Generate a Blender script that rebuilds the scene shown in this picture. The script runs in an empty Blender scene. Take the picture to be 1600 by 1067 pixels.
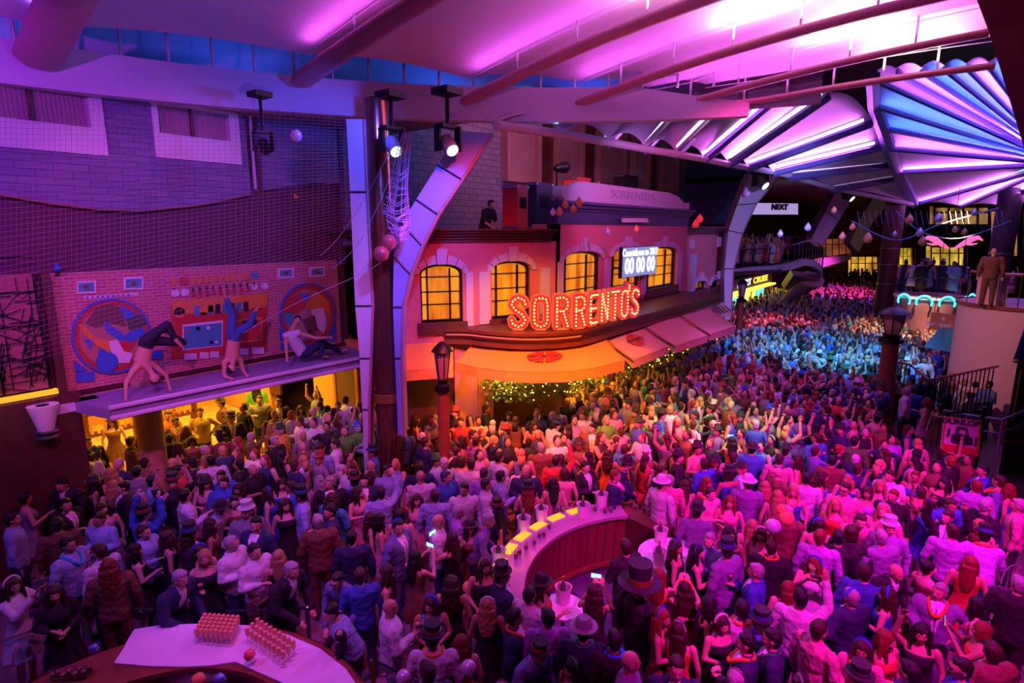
import bpy, bmesh, math, random
from math import sin, cos, tan, pi, radians, sqrt, atan2, atan, degrees
from mathutils import Vector, Matrix, noise
from mathutils.geometry import tessellate_polygon
random.seed(7)
SC = bpy.context.scene
COL = SC.collection
F = 900.0; TH = atan(173/900.0); AZ = radians(37.4); CH = 6.2

def ray(px, py):
    x = px-800; y = py-533.5
    up = -(y*cos(TH)+F*sin(TH)); f = F*cos(TH)-y*sin(TH)
    return (f*cos(AZ)+x*sin(AZ), f*sin(AZ)-x*cos(AZ), up, f)
def at(px, py, z=None, t=None, s=None, d=None):
    "a point of the place seen at a pixel of the photograph, on a known plane"
    a, b, c, f = ray(px, py)
    k = (z-CH)/c if z is not None else t/b if t is not None else s/a if s is not None else d/f
    return Vector((a*k, b*k, CH+c*k))
def proj(p):
    f = p[0]*cos(AZ)+p[1]*sin(AZ); r = p[0]*sin(AZ)-p[1]*cos(AZ); u = p[2]-CH
    dep = f*cos(TH)-u*sin(TH); dn = -(u*cos(TH)+f*sin(TH))
    return 800+F*r/dep, 533.5+F*dn/dep, dep

# ---------------------------------------------------------------- materials
def nt(m):
    m.use_nodes = True
    return m.node_tree.nodes, m.node_tree.links
def mat(name, col, rough=.6, metal=0, emit=None, es=1, noise_s=None, noise_a=.25, bump=0, bump_s=30, spec=.5, alpha=1, trans=0, coat=0):
    m = bpy.data.materials.new(name); N, L = nt(m)
    b = N['Principled BSDF']
    b.inputs['Base Color'].default_value = (*col, 1)
    b.inputs['Roughness'].default_value = rough
    b.inputs['Metallic'].default_value = metal
    b.inputs['Specular IOR Level'].default_value = spec
    b.inputs['Alpha'].default_value = alpha
    b.inputs['Transmission Weight'].default_value = trans
    b.inputs['Coat Weight'].default_value = coat
    if emit:
        b.inputs['Emission Color'].default_value = (*emit, 1)
        b.inputs['Emission Strength'].default_value = es
    tc = N.new('ShaderNodeTexCoord')
    if noise_s:
        n = N.new('ShaderNodeTexNoise'); n.inputs['Scale'].default_value = noise_s; n.inputs['Detail'].default_value = 4
        L.new(tc.outputs['Object'], n.inputs['Vector'])
        mx = N.new('ShaderNodeMix'); mx.data_type = 'RGBA'
        mx.inputs['A'].default_value = (*[c*(1-noise_a) for c in col], 1)
        mx.inputs['B'].default_value = (*[min(1, c*(1+noise_a)) for c in col], 1)
        L.new(n.outputs['Fac'], mx.inputs['Factor']); L.new(mx.outputs['Result'], b.inputs['Base Color'])
    if bump:
        n2 = N.new('ShaderNodeTexNoise'); n2.inputs['Scale'].default_value = bump_s
        L.new(tc.outputs['Object'], n2.inputs['Vector'])
        bp = N.new('ShaderNodeBump'); bp.inputs['Strength'].default_value = bump
        L.new(n2.outputs['Fac'], bp.inputs['Height']); L.new(bp.outputs['Normal'], b.inputs['Normal'])
    return m
def brick_mat(name, c1, c2, mortar, bw, bh, ax='XZ', ms=.012, bump=.4, off=.5):
    m = bpy.data.materials.new(name); N, L = nt(m); b = N['Principled BSDF']
    b.inputs['Roughness'].default_value = .8
    tc = N.new('ShaderNodeTexCoord'); sp = N.new('ShaderNodeSeparateXYZ'); cb = N.new('ShaderNodeCombineXYZ')
    L.new(tc.outputs['Object'], sp.inputs[0])
    L.new(sp.outputs[ax[0]], cb.inputs['X']); L.new(sp.outputs[ax[1]], cb.inputs['Y'])
    t = N.new('ShaderNodeTexBrick'); t.offset = off
    t.inputs['Color1'].default_value = (*c1, 1); t.inputs['Color2'].default_value = (*c2, 1); t.inputs['Mortar'].default_value = (*mortar, 1)
    t.inputs['Scale'].default_value = 1; t.inputs['Brick Width'].default_value = bw; t.inputs['Row Height'].default_value = bh
    t.inputs['Mortar Size'].default_value = ms; t.inputs['Mortar Smooth'].default_value = .1
    L.new(cb.outputs[0], t.inputs['Vector']); L.new(t.outputs['Color'], b.inputs['Base Color'])
    bp = N.new('ShaderNodeBump'); bp.inputs['Strength'].default_value = bump; bp.invert = True
    L.new(t.outputs['Fac'], bp.inputs['Height']); L.new(bp.outputs['Normal'], b.inputs['Normal'])
    return m
def glow(name, col, strength, noise_s=0, stretch=(1, 1, 1), c2=None):
    "a lamp, lit window or screen: gives off light"
    m = bpy.data.materials.new(name); N, L = nt(m); b = N['Principled BSDF']
    b.inputs['Base Color'].default_value = (*[c*.3 for c in col], 1); b.inputs['Roughness'].default_value = .4
    b.inputs['Emission Color'].default_value = (*col, 1); b.inputs['Emission Strength'].default_value = strength
    if noise_s:
        tc = N.new('ShaderNodeTexCoord'); mp = N.new('ShaderNodeMapping'); mp.inputs['Scale'].default_value = stretch
        n = N.new('ShaderNodeTexNoise'); n.inputs['Scale'].default_value = noise_s
        cr = N.new('ShaderNodeValToRGB')
        cr.color_ramp.elements[0].position = .35; cr.color_ramp.elements[1].position = .65
        cr.color_ramp.elements[0].color = (*(c2 or [c*.35 for c in col]), 1); cr.color_ramp.elements[1].color = (*col, 1)
        L.new(tc.outputs['Object'], mp.inputs[0]); L.new(mp.outputs[0], n.inputs['Vector']); L.new(n.outputs['Fac'], cr.inputs[0])
        L.new(cr.outputs[0], b.inputs['Emission Color'])
    return m
def objcol(name, rough=.8, kind='cloth', sheen=0):
    "a material whose colour is the dye of the very thing that wears it"
    m = bpy.data.materials.new(name); N, L = nt(m); b = N['Principled BSDF']; b.inputs['Roughness'].default_value = rough
    oi = N.new('ShaderNodeObjectInfo')
    tc = N.new('ShaderNodeTexCoord'); n = N.new('ShaderNodeTexNoise')
    n.inputs['Scale'].default_value = {'cloth': 14, 'hair': 60, 'skin': 8}[kind]
    if kind == 'hair':
        mp = N.new('ShaderNodeMapping'); mp.inputs['Scale'].default_value = (1, 1, .15)
        L.new(tc.outputs['Object'], mp.inputs[0]); L.new(mp.outputs[0], n.inputs['Vector'])
    else: L.new(tc.outputs['Object'], n.inputs['Vector'])
    mx = N.new('ShaderNodeMix'); mx.data_type = 'RGBA'; mx.blend_type = 'MULTIPLY'
    mx.inputs['Factor'].default_value = {'cloth': .35, 'hair': .7, 'skin': .15}[kind]
    L.new(oi.outputs['Color'], mx.inputs['A']); L.new(n.outputs['Color'] if kind == 'x' else n.outputs['Fac'], mx.inputs['B'])
    L.new(mx.outputs['Result'], b.inputs['Base Color'])
    if kind != 'skin':
        bp = N.new('ShaderNodeBump'); bp.inputs['Strength'].default_value = .4 if kind == 'cloth' else .6; bp.inputs['Distance'].default_value = .03
        n.inputs['Detail'].default_value = 3; n.inputs['Distortion'].default_value = .9 if kind == 'cloth' else .6
        L.new(n.outputs['Fac'], bp.inputs['Height']); L.new(bp.outputs['Normal'], b.inputs['Normal'])
    return m

# ---------------------------------------------------------------- mesh builder
class MB:
    def __init__(s): s.v = []; s.f = []; s.m = []
    def add(s, vs, fs, m=0):
        o = len(s.v); s.v += [Vector(p) for p in vs]
        for f in fs: s.f.append(tuple(o+i for i in f)); s.m.append(m)
        return s
    def box(s, c, size, rz=0, m=0, M=None):
        x, y, z = size[0]/2, size[1]/2, size[2]/2
        R = M or Matrix.Rotation(rz, 3, 'Z')
        vs = [Vector(c)+R@Vector((a*x, b*y, d*z)) for a in (-1, 1) for b in (-1, 1) for d in (-1, 1)]
        return s.add(vs, [(0, 1, 3, 2), (4, 6, 7, 5), (0, 4, 5, 1), (2, 3, 7, 6), (0, 2, 6, 4), (1, 5, 7, 3)], m)
    def box2(s, a, b, m=0):
        return s.box([(a[i]+b[i])/2 for i in range(3)], [abs(b[i]-a[i]) for i in range(3)], m=m)
    def poly(s, pts, thick, holes=(), m=0):
        "planar outline (3D points) with holes, given thickness along vector thick"
        T = Vector(thick); loops = [[Vector(p) for p in pts]]+[[Vector(p) for p in h] for h in holes]
        tris = tessellate_polygon(loops); flat = [p for l in loops for p in l]; n = len(flat)
        fs = [tuple(t) for t in tris]+[tuple(n+i for i in reversed(t)) for t in tris]
        o = 0
        for l in loops:
            k = len(l)
            for i in range(k):
                a, b = o+i, o+(i+1) % k; fs.append((a, b, n+b, n+a))
            o += k
        return s.add(flat+[p+T for p in flat], fs, m)
    def tube(s, path, r, seg=8, closed=False, m=0, flat=1, up=None):
        P = [Vector(p) for p in path]; n = len(P); rr = r if isinstance(r, (list, tuple)) else [r]*n
        vs = []; prev = None
        for i, p in enumerate(P):
            if closed: d = P[(i+1) % n]-P[i-1]
            else: d = P[min(i+1, n-1)]-P[max(i-1, 0)]
            d = d.normalized() if d.length > 1e-9 else Vector((0, 0, 1))
            ref = Vector(up) if up else (prev if prev is not None else (Vector((0, 0, 1)) if abs(d.z) < .9 else Vector((1, 0, 0))))
            x = (ref-d*ref.dot(d))
            x = x.normalized() if x.length > 1e-6 else d.orthogonal().normalized()
            y = d.cross(x); prev = x
            for k in range(seg):
                a = 2*pi*k/seg; vs.append(p+x*cos(a)*rr[i]*flat+y*sin(a)*rr[i])
        fs = []
        for i in range(n if closed else n-1):
            j = (i+1) % n
            for k in range(seg): l = (k+1) % seg; fs.append((i*seg+k, i*seg+l, j*seg+l, j*seg+k))
        if not closed: fs += [tuple(range(seg-1, -1, -1)), tuple((n-1)*seg+k for k in range(seg))]
        return s.add(vs, fs, m)
    def cap(s, p0, r0, p1, r1, seg=10, sy=1, side=None, m=0):
        "rounded cone; sy squashes it across `side`"
        p0 = Vector(p0); p1 = Vector(p1); d = (p1-p0); L = d.length; d = d/L if L > 1e-9 else Vector((0, 0, 1))
        prof = [(-r0, .02), (-r0*.7, r0*.71), (0, r0), (L*.5, (r0+r1)/2), (L, r1), (L+r1*.7, r1*.71), (L+r1, .02*r1)]
        x = Vector(side)-d*Vector(side).dot(d) if side else d.orthogonal(); x.normalize(); y = d.cross(x)
        vs = [p0+d*h+x*cos(2*pi*k/seg)*r*sy+y*sin(2*pi*k/seg)*r for h, r in prof for k in range(seg)]
        n = len(prof); fs = [(i*seg+k, i*seg+(k+1) % seg, (i+1)*seg+(k+1) % seg, (i+1)*seg+k) for i in range(n-1) for k in range(seg)]
        fs += [tuple(range(seg-1, -1, -1)), tuple((n-1)*seg+k for k in range(seg))]
        return s.add(vs, fs, m)
    def lathe(s, prof, c=(0, 0, 0), seg=24, m=0, M=None, a0=0, a1=2*pi):
        full = abs(a1-a0-2*pi) < 1e-6; ns = seg if full else seg+1; c = Vector(c); vs = []
        for r, z in prof:
            for k in range(ns):
                a = a0+(a1-a0)*k/seg; p = Vector((r*cos(a), r*sin(a), z)); vs.append(c+(M@p if M else p))
        fs = []
        for i in range(len(prof)-1):
            for k in range(seg): l = (k+1) % ns; fs.append((i*ns+k, i*ns+l, (i+1)*ns+l, (i+1)*ns+k))
        return s.add(vs, fs, m)
    def ell(s, c, r, seg=16, rings=10, m=0, M=None):
        vs = []; c = Vector(c)
        for i in range(rings+1):
            a = pi*i/rings; q = max(sin(a), .001)
            for k in range(seg):
                p = Vector((r[0]*q*cos(2*pi*k/seg), r[1]*q*sin(2*pi*k/seg), -r[2]*cos(a))); vs.append(c+(M@p if M else p))
        fs = [(i*seg+k, i*seg+(k+1) % seg, (i+1)*seg+(k+1) % seg, (i+1)*seg+k) for i in range(rings) for k in range(seg)]
        return s.add(vs, fs, m)
    def loft(s, rings, seg=16, m=0, axes=None):
        "rings of (centre, rx, ry): ellipses lying across x and y"
        ax, ay = axes or (Vector((1, 0, 0)), Vector((0, 1, 0))); vs = []
        for c, rx, ry in rings:
            for k in range(seg): vs.append(Vector(c)+ax*rx*cos(2*pi*k/seg)+ay*ry*sin(2*pi*k/seg))
        n = len(rings); fs = [(i*seg+k, i*seg+(k+1) % seg, (i+1)*seg+(k+1) % seg, (i+1)*seg+k) for i in range(n-1) for k in range(seg)]
        fs += [tuple(range(seg-1, -1, -1)), tuple((n-1)*seg+k for k in range(seg))]
        return s.add(vs, fs, m)
    def grid(s, rows, thick, m=0):
        "sheet from rows of points, thickened along the vector thick"
        T = Vector(thick); nr = len(rows); nc = len(rows[0]); P = [Vector(p) for r in rows for p in r]; n = len(P)
        fs = [(i*nc+j, i*nc+j+1, (i+1)*nc+j+1, (i+1)*nc+j) for i in range(nr-1) for j in range(nc-1)]
        fs += [tuple(n+q for q in reversed(f)) for f in fs]
        for i in range(nr-1):
            for j in (0, nc-1): fs.append((i*nc+j, (i+1)*nc+j, n+(i+1)*nc+j, n+i*nc+j))
        for j in range(nc-1):
            for i in (0, nr-1): fs.append((i*nc+j, i*nc+j+1, n+i*nc+j+1, n+i*nc+j))
        return s.add(P+[p+T for p in P], fs, m)
    def mesh(s, name, mats, smooth=False, fix=True):
        me = bpy.data.meshes.new(name); me.from_pydata([tuple(v) for v in s.v], [], s.f)
        for mm in mats: me.materials.append(mm)
        if len(mats) > 1: me.polygons.foreach_set('material_index', s.m)
        if smooth: me.polygons.foreach_set('use_smooth', [True]*len(me.polygons))
        me.validate()
        if fix:
            b = bmesh.new(); b.from_mesh(me); bmesh.ops.recalc_face_normals(b, faces=b.faces); b.to_mesh(me); b.free()
        if smooth:
            try: me.set_sharp_from_angle(angle=radians(50))
            except Exception: pass
        me.update(); return me
    def build(s, name, mats, parent=None, smooth=False, loc=None, fix=True):
        "ONE linked object; vertices were given in world space (or in the parent's space when loc is None and the parent is moved)"
        if not isinstance(mats, (list, tuple)): mats = [mats]
        o = bpy.data.objects.new(name, s.mesh(name, mats, smooth, fix)); COL.objects.link(o)
        if loc is not None: o.location = loc
        if parent: o.parent = parent
        return o
def tag(o, label=None, cat=None, group=None, kind=None):
    if label: o['label'] = label
    if cat: o['category'] = cat
    if group: o['group'] = group
    if kind: o['kind'] = kind
    return o
def empty(name, loc=(0, 0, 0), rz=0):
    o = bpy.data.objects.new(name, None); o.empty_display_size = .1; COL.objects.link(o); o.location = loc; o.rotation_euler = (0, 0, rz); return o
def wparent(o, p):
    "parent keeping the world position (the parent is an unrotated Empty)"
    o.parent = p; o.location = Vector(o.location)-Vector(p.location); return o
def copy_tree(o, parent=None):
    c = o.copy(); COL.objects.link(c)
    if parent: c.parent = parent
    for ch in [x for x in o.children]: copy_tree(ch, c)
    return c
def text(name, s, size, M, mats, parent=None, ext=.01, align='CENTER', sx=1, bold=0):
    cu = bpy.data.curves.new(name, 'FONT'); cu.body = s; cu.size = size; cu.extrude = ext; cu.align_x = align; cu.align_y = 'CENTER'; cu.offset = bold
    o = bpy.data.objects.new('tmp', cu); COL.objects.link(o); bpy.context.view_layer.update()
    me = bpy.data.meshes.new_from_object(o.evaluated_get(bpy.context.evaluated_depsgraph_get()))
    bpy.data.objects.remove(o); me.transform(Matrix.Diagonal((sx, 1, 1, 1))); me.transform(M)
    me.materials.clear(); me.materials.append(mats)
    r = bpy.data.objects.new(name, me); COL.objects.link(r)
    if parent: r.parent = parent
    return r
def frame_matrix(o, x, y):
    x = Vector(x).normalized(); y = Vector(y).normalized(); z = x.cross(y)
    return Matrix(((x.x, y.x, z.x, o[0]), (x.y, y.y, z.y, o[1]), (x.z, y.z, z.z, o[2]), (0, 0, 0, 1)))
def area(name, loc, tgt, size, col, power, size_y=None, spread=pi):
    l = bpy.data.lights.new(name, 'AREA'); l.energy = power; l.color = col; l.shape = 'RECTANGLE'; l.size = size; l.size_y = size_y or size; l.spread = spread
    o = bpy.data.objects.new(name, l); COL.objects.link(o); o.location = loc
    o.rotation_euler = (Vector(tgt)-Vector(loc)).to_track_quat('-Z', 'Y').to_euler(); return o
def strip(name, loc, along, aim, ln_, wd, col, power):
    "a slim linear lamp lying along a beam and shining towards aim"
    l = bpy.data.lights.new(name, 'AREA'); l.energy = power; l.color = col; l.shape = 'RECTANGLE'; l.size = ln_; l.size_y = wd
    o = bpy.data.objects.new(name, l); COL.objects.link(o); x = Vector(along).normalized(); z = -Vector(aim); z = (z-x*z.dot(x)).normalized(); y = z.cross(x)
    o.matrix_world = Matrix(((x.x, y.x, z.x, loc[0]), (x.y, y.y, z.y, loc[1]), (x.z, y.z, z.z, loc[2]), (0, 0, 0, 1))); return o
def spot(name, loc, tgt, ang, col, power, blend=.6, r=.1):
    l = bpy.data.lights.new(name, 'SPOT'); l.energy = power; l.color = col; l.spot_size = radians(ang); l.spot_blend = blend; l.shadow_soft_size = r
    o = bpy.data.objects.new(name, l); COL.objects.link(o); o.location = loc
    o.rotation_euler = (Vector(tgt)-Vector(loc)).to_track_quat('-Z', 'Y').to_euler(); return o
# camera
cam = bpy.data.cameras.new('camera'); co = bpy.data.objects.new('camera', cam); COL.objects.link(co)
co.location = (0, 0, CH); cam.sensor_width = 36; cam.lens = F/1600*36; cam.clip_end = 300
co.rotation_euler = (pi/2-TH, 0, AZ-pi/2); SC.camera = co
SC.view_settings.view_transform = 'Standard'; SC.view_settings.look = 'None'; SC.view_settings.gamma = 1; SC.view_settings.exposure = 0
w = bpy.data.worlds.new('world'); SC.world = w; w.use_nodes = True
w.node_tree.nodes['Background'].inputs[0].default_value = (.02, .006, .035, 1); w.node_tree.nodes['Background'].inputs[1].default_value = 1
# ---------------------------------------------------------------- palette of the place
M = {}
M['cream'] = mat('painted_plaster', (.62, .58, .66), .55, noise_s=3, noise_a=.06)
M['fascia'] = mat('fascia_paint', (.60, .52, .66), .45)
M['fabric'] = mat('ceiling_fabric', (.70, .62, .74), .8, bump=.05, bump_s=4)
M['beam'] = mat('beam_red_bounce', (.50, .22, .28), .4)  # red bounce of the crowd lights mixed into the beam colour
M['soffit'] = mat('soffit_paint', (.45, .25, .25), .6)
M['dark'] = mat('dark_paint', (.03, .025, .04), .5)
M['black'] = mat('black_metal', (.015, .015, .018), .35, metal=.6)
M['darkwood'] = mat('dark_wood', (.10, .035, .025), .45, noise_s=6, noise_a=.4)
M['wood'] = mat('red_wood', (.22, .06, .035), .4, noise_s=5, noise_a=.4)
M['stucco'] = mat('salmon_stucco', (.62, .20, .22), .8, noise_s=5, noise_a=.15, bump=.15, bump_s=25)
M['trim'] = mat('pale_trim', (.62, .55, .66), .6)
M['copper'] = mat('copper_cladding', (.42, .18, .12), .25, metal=.85)
M['awning'] = mat('awning_canvas', (.90, .42, .07), .75, bump=.05, bump_s=60)
M['awning2'] = mat('awning_canvas_pale', (.74, .44, .36), .75)
M['redprint'] = mat('red_print', (.55, .05, .04), .7)
M['darkwall'] = mat('dark_red_wall', (.10, .035, .06), .8, noise_s=8, noise_a=.2)
M['steel'] = mat('brushed_steel', (.5, .5, .55), .3, metal=.9)
M['glassy'] = mat('clear_glass', (.8, .8, .85), .05, trans=.9, spec=.6)
M['whiteband'] = mat('white_band', (.7, .66, .72), .6)
M['blue'] = mat('blue_paint', (.05, .16, .55), .6)
M['teal'] = mat('teal_paint', (.06, .35, .42), .6)
M['red'] = mat('red_paint', (.50, .05, .04), .6)
M['orange'] = mat('orange_paint', (.75, .28, .05), .6)
M['green'] = mat('dark_green_paint', (.07, .12, .06), .6)
M['white'] = mat('white_paint', (.78, .72, .74), .6)
M['brown'] = mat('brown_paint', (.16, .08, .06), .6)
M['skinp'] = mat('tan_paint', (.45, .22, .16), .6)
M['cloth'] = mat('white_tablecloth', (.80, .78, .84), .8, bump=.25, bump_s=9)
M['gold'] = mat('gold_trim', (.75, .45, .10), .3, metal=.8)
M['floorm'] = mat('promenade_floor', (.22, .13, .16), .35, noise_s=1.3, noise_a=.5)
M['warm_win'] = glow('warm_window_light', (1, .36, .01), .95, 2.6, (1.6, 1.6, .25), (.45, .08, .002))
M['warm'] = glow('warm_lamp', (1, .55, .08), 5)
M['yellowstrip'] = glow('yellow_strip', (1, .55, .03), 2.2)
M['led_pink'] = glow('led_pink', (1, .62, 1), 2.0)
M['led_blue'] = glow('led_blue', (.25, .55, 1), 2.0)
M['brickmural'] = brick_mat('mural_brick', (.55, .16, .15), (.46, .13, .12), (.62, .36, .38), .20, .066, 'XZ', .009)
M['brickblue'] = brick_mat('grey_stone', (.22, .20, .32), (.16, .15, .27), (.11, .10, .2), .55, .13, 'XZ', .01, .6)
M['brickblue2'] = brick_mat('grey_block', (.26, .24, .34), (.2, .19, .29), (.10, .09, .16), .42, .2, 'XZ', .014, .6)
M['tiles'] = brick_mat('warm_tiles', (.85, .62, .25), (.75, .5, .2), (.4, .25, .1), .5, .25, 'XY', .012, .2)
M['curtain'] = mat('curtain', (.40, .24, .28), .8, bump=.5, bump_s=6)

def structure(o): o['kind'] = 'structure'; return o
def thing(name, label, cat, loc=(0, 0, 0), group=None):
    e = empty(name, loc); tag(e, label, cat, group); return e
def part(p, name, mb, mats, smooth=False):
    o = mb.build(name, mats, None, smooth); return wparent(o, p)
def solo(name, mb, mats, label, cat, group=None, smooth=False, kind=None):
    return tag(mb.build(name, mats, None, smooth), label, cat, group, kind)
class Wall:
    "a vertical wall line from P0 to P1; u runs along it, n points towards the promenade"
    def __init__(s, P0, P1, th=.25):
        s.P0 = Vector((P0[0], P0[1], 0)); s.P1 = Vector((P1[0], P1[1], 0)); s.L = (s.P1-s.P0).length
        s.U = (s.P1-s.P0)/s.L; n = Vector((s.U.y, -s.U.x, 0)); s.N = n if n.dot(-s.P0) > 0 else -n; s.th = th
    def p(s, u, z, n=0): q = s.P0+s.U*u+s.N*n; q.z = z; return q
    def pix(s, px, py, n=0):
        a, b, c, f = ray(px, py); D = Vector((a, b, c)); q = s.P0+s.N*n; k = (q.dot(s.N))/(D.dot(s.N))
        P = D*k; P.z += CH; return ((P-s.P0).dot(s.U), P.z)
    def panel(s, mb, outline, n0, n1, holes=(), m=0):
        mb.poly([s.p(u, z, n0) for u, z in outline], s.N*(n1-n0), [[s.p(u, z, n0) for u, z in h] for h in holes], m)
    def rect(s, mb, u0, u1, z0, z1, n0, n1, m=0): s.panel(mb, [(u0, z0), (u1, z0), (u1, z1), (u0, z1)], n0, n1, (), m)
def arch(u0, u1, z0, zs, zt, k=8):
    c = (u0+u1)/2; hw = (u1-u0)/2
    return [(u0, z0), (u1, z0)]+[(c+hw*cos(a), zs+(zt-zs)*sin(a)) for a in [pi*i/k for i in range(k+1)]]

# ---------------------------------------------------------------- floor and shell
structure(MB().box2((-14, -12, -.2), (75, 26, 0)).build('floor', M['floorm']))
structure(MB().box2((3.0, 13.4, 0), (9.7, 25, .012)).build('trim_1', M['tiles']))
R1 = 14.3
def ring(a, r=R1, z=0): return Vector((r*cos(radians(a)), -1+r*sin(radians(a)), z))
pts = [ring(a, R1+.1, 8.8) for a in range(150, 34, -4)]
pts = [ring(a, R1+.1, 8.8) for a in range(150, 47, -4)]
structure(MB().poly(pts+[Vector((11.2, 9.6, 8.8)), Vector((11.2, 26, 8.8)), Vector((-13, 26, 8.8))], (0, 0, .3)).build('ceiling', M['soffit']))
structure(MB().poly([Vector((11.2, 7.4, 10.9)), Vector((34, 6.9, 10.9)), Vector((34, 26, 10.9)), Vector((11.2, 26, 10.9))], (0, 0, .3)).build('ceiling_4', M['soffit']))
structure(MB().poly([Vector((34, 6.6, 8.9)), Vector((75, 5.6, 8.9)), Vector((75, 26, 8.9)), Vector((34, 26, 8.9))], (0, 0, .3)).build('ceiling_5', M['soffit']))
structure(MB().box2((-14, -12, 13.2), (75, 26, 13.4)).build('ceiling_2', M['dark']))
structure(MB().box2((-14, -12.3, 0), (75, -12, 13.4)).build('wall_right', M['dark']))
structure(MB().box2((-14.3, -12, 0), (-14, 26, 13.4)).build('wall_back', M['dark']))
structure(MB().box2((75, -12, 0), (75.3, 26, 13.4)).build('wall_far', mat('far_wall', (.12, .05, .04), .8, noise_s=1, noise_a=.5)))
structure(MB().box2((-14, 25.7, 0), (75, 26, 13.4)).build('wall_left_2', M['darkwall']))

# left-hand wall, upper storeys (t = 13.4)
WL = Wall((-12, 13.4), (9.9, 13.4))
mb = MB(); WL.rect(mb, 0, 15.2, 5.3, 9.0, -.3, 0); WL.rect(mb, 15.2, 21.9, 3.1, 9.0, -.3, 0); WL.rect(mb, 0, 15.2, 0, 5.4, -.3, 0)
structure(mb.build('wall_left', M['darkwall']))
# blue-grey stone cladding with a wavy lower edge
def U(px, py, W=WL, n=0): return W.pix(px, py, n)
low = [U(x, y) for x, y in [(-140, 305), (-60, 300), (0, 306), (70, 318), (150, 328), (215, 330), (300, 322), (350, 312), (386, 304)]]
wins = [[U(-60, 130), U(155, 152), U(158, 243), U(-60, 228)], [U(229, 158), U(366, 170), U(367, 257), U(236, 248)]]
wins = [[(a, max(b, 0)) for a, b in w] for w in wins]
def box_of(w): us = [q[0] for q in w]; zs = [q[1] for q in w]; return sum(sorted(us)[:2])/2, sum(sorted(us)[2:])/2, sum(sorted(zs)[:2])/2, 8.78
mb = MB(); hs = []
for w in wins: u0, u1, z0, z1 = box_of(w); hs.append([(u0, z0), (u1, z0), (u1, z1-.02), (u0, z1-.02)])
WL.panel(mb, low+[(low[-1][0], 8.8), (low[0][0], 8.8)], .0, .18, hs)
structure(mb.build('trim_2', M['brickblue']))
mb = MB(); mb.tube([WL.p(u, z, .185) for u, z in low], .012, 6); structure(mb.build('trim_3', mat('copper_edge', (.45, .12, .04), .5)))
for i, w in enumerate(wins):
    u0, u1, z0, z1 = box_of(w); mb = MB(); f = .22
    WL.panel(mb, [(u0, z0), (u1, z0), (u1, z1), (u0, z1)], 0, .24, [[(u0+f*.5, z0+f*2.2), (u1-f, z0+f*2.2), (u1-f, z1-.05), (u0+f*.5, z1-.05)]])
    wo = structure(mb.build('window_%d' % (i+1), M['white']))
    c = MB()
    for k in range(26):
        ua = u0+.1+(u1-u0-.2)*k/26; c.tube([WL.p(ua, z0+.3, .04), WL.p(ua, z1, .04)], (u1-u0)/40, 6)
    c.build('curtain', M['curtain'], wo, True)
    c = MB(); WL.rect(c, (u0+u1)/2-.12, (u0+u1)/2-.06, z0+.45, z1, .1, .16); c.build('window_frame', M['darkwood'], wo)
# second stone panel, right of the pipe recess
b0 = [U(409, 298), U(445, 292), U(490, 287), U(526, 286)]
mb = MB(); WL.panel(mb, b0+[(b0[-1][0], 8.8), (b0[0][0], 8.8)], 0, .12); structure(mb.build('trim_4', M['brickblue']))
mb = MB(); u, z = U(394, 190); u2, z2 = U(396, 296); mb.tube([WL.p(u2, z2, .1), WL.p(u2, 8.8, .1)], .035, 8)
solo('drain_pipe', mb, M['trim'], 'thin pale vertical pipe in the dark recess of the upper left wall', 'pipe', smooth=True)
solo('party_flag', MB().poly([WL.p(*U(453, 302), .15), WL.p(*U(463, 309), .15), WL.p(*U(455, 311), .15)], WL.N*.01), M['orange'], 'tiny orange pennant on the dark wall under the stone panel', 'pennant')

# mural wall
WM = Wall((3.25, 13.3), (9.62, 13.3)); zt = 5.42
mb = MB(); WM.rect(mb, 0, 6.35, 3.02, zt, -.2, 0); mural = mb.build('mural_wall', M['brickmural'])
tag(mural, 'red brick wall with a painted boombox mural above the dancers', 'mural wall')
def Mu(px, py, n=0): return WM.pix(px, py, n)
def mpart(name, polys, mats, n1=.03, label=None):
    mb = MB()
    for i, pl in enumerate(polys):
        q, mi = pl if isinstance(pl, tuple) and isinstance(pl[1], int) else (pl, 0)
        WM.panel(mb, [Mu(x, y) for x, y in q], 0.001, n1+.0015*(i % 7), (), mi)
    o = mb.build(name, mats, mural)
    if label: o['label'] = label
    return o
def R(x0, y0, x1, y1, dy=0): return [(x0, y0), (x1, y0+dy), (x1, y1+dy), (x0, y1)]
def disc(cx, cy, rx, ry, k=28): return [(cx+rx*cos(2*pi*i/k), cy+ry*sin(2*pi*i/k)) for i in range(k)]
def circ(name, cx, cy, ru, rz, mats, n0, n1, r_in=0, k=36, m=0):
    u, z = Mu(cx, cy); mb = MB()
    mb_out = [(u+ru*cos(2*pi*i/k), z+rz*sin(2*pi*i/k)) for i in range(k)]
    h = [[(u+ru*r_in*cos(2*pi*i/k), z+rz*r_in*sin(2*pi*i/k)) for i in range(k)]] if r_in else []
    WM.panel(mb, mb_out, n0, n1, h, m); return mb.build(name, mats, mural)
def cu(cx, cy, w, h): a = Mu(cx-w/2, cy); b = Mu(cx+w/2, cy); c = Mu(cx, cy-h/2); d = Mu(cx, cy+h/2); return (b[0]-a[0])/2, (c[1]-d[1])/2
ru, rz = cu(176, 525, 126, 118)
circ('speaker_disc', 176, 525, ru*.97, rz*.97, M['red'], .001, .03)
circ('speaker_rim', 176, 525, ru, rz, M['blue'], .02, .06, .95)
circ('speaker_disc', 176, 525, ru*.82, rz*.82, M['skinp'], .02, .035)
mpart('painted_guitar', [[(121, 507), (126, 505), (150, 528), (170, 533), (190, 545), (200, 565), (178, 568), (165, 548), (148, 538), (128, 520)],
      ([(168, 533), (182, 530), (192, 548), (206, 552), (200, 567), (176, 565)], 1)], [M['orange'], M['white']], .06)
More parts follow.
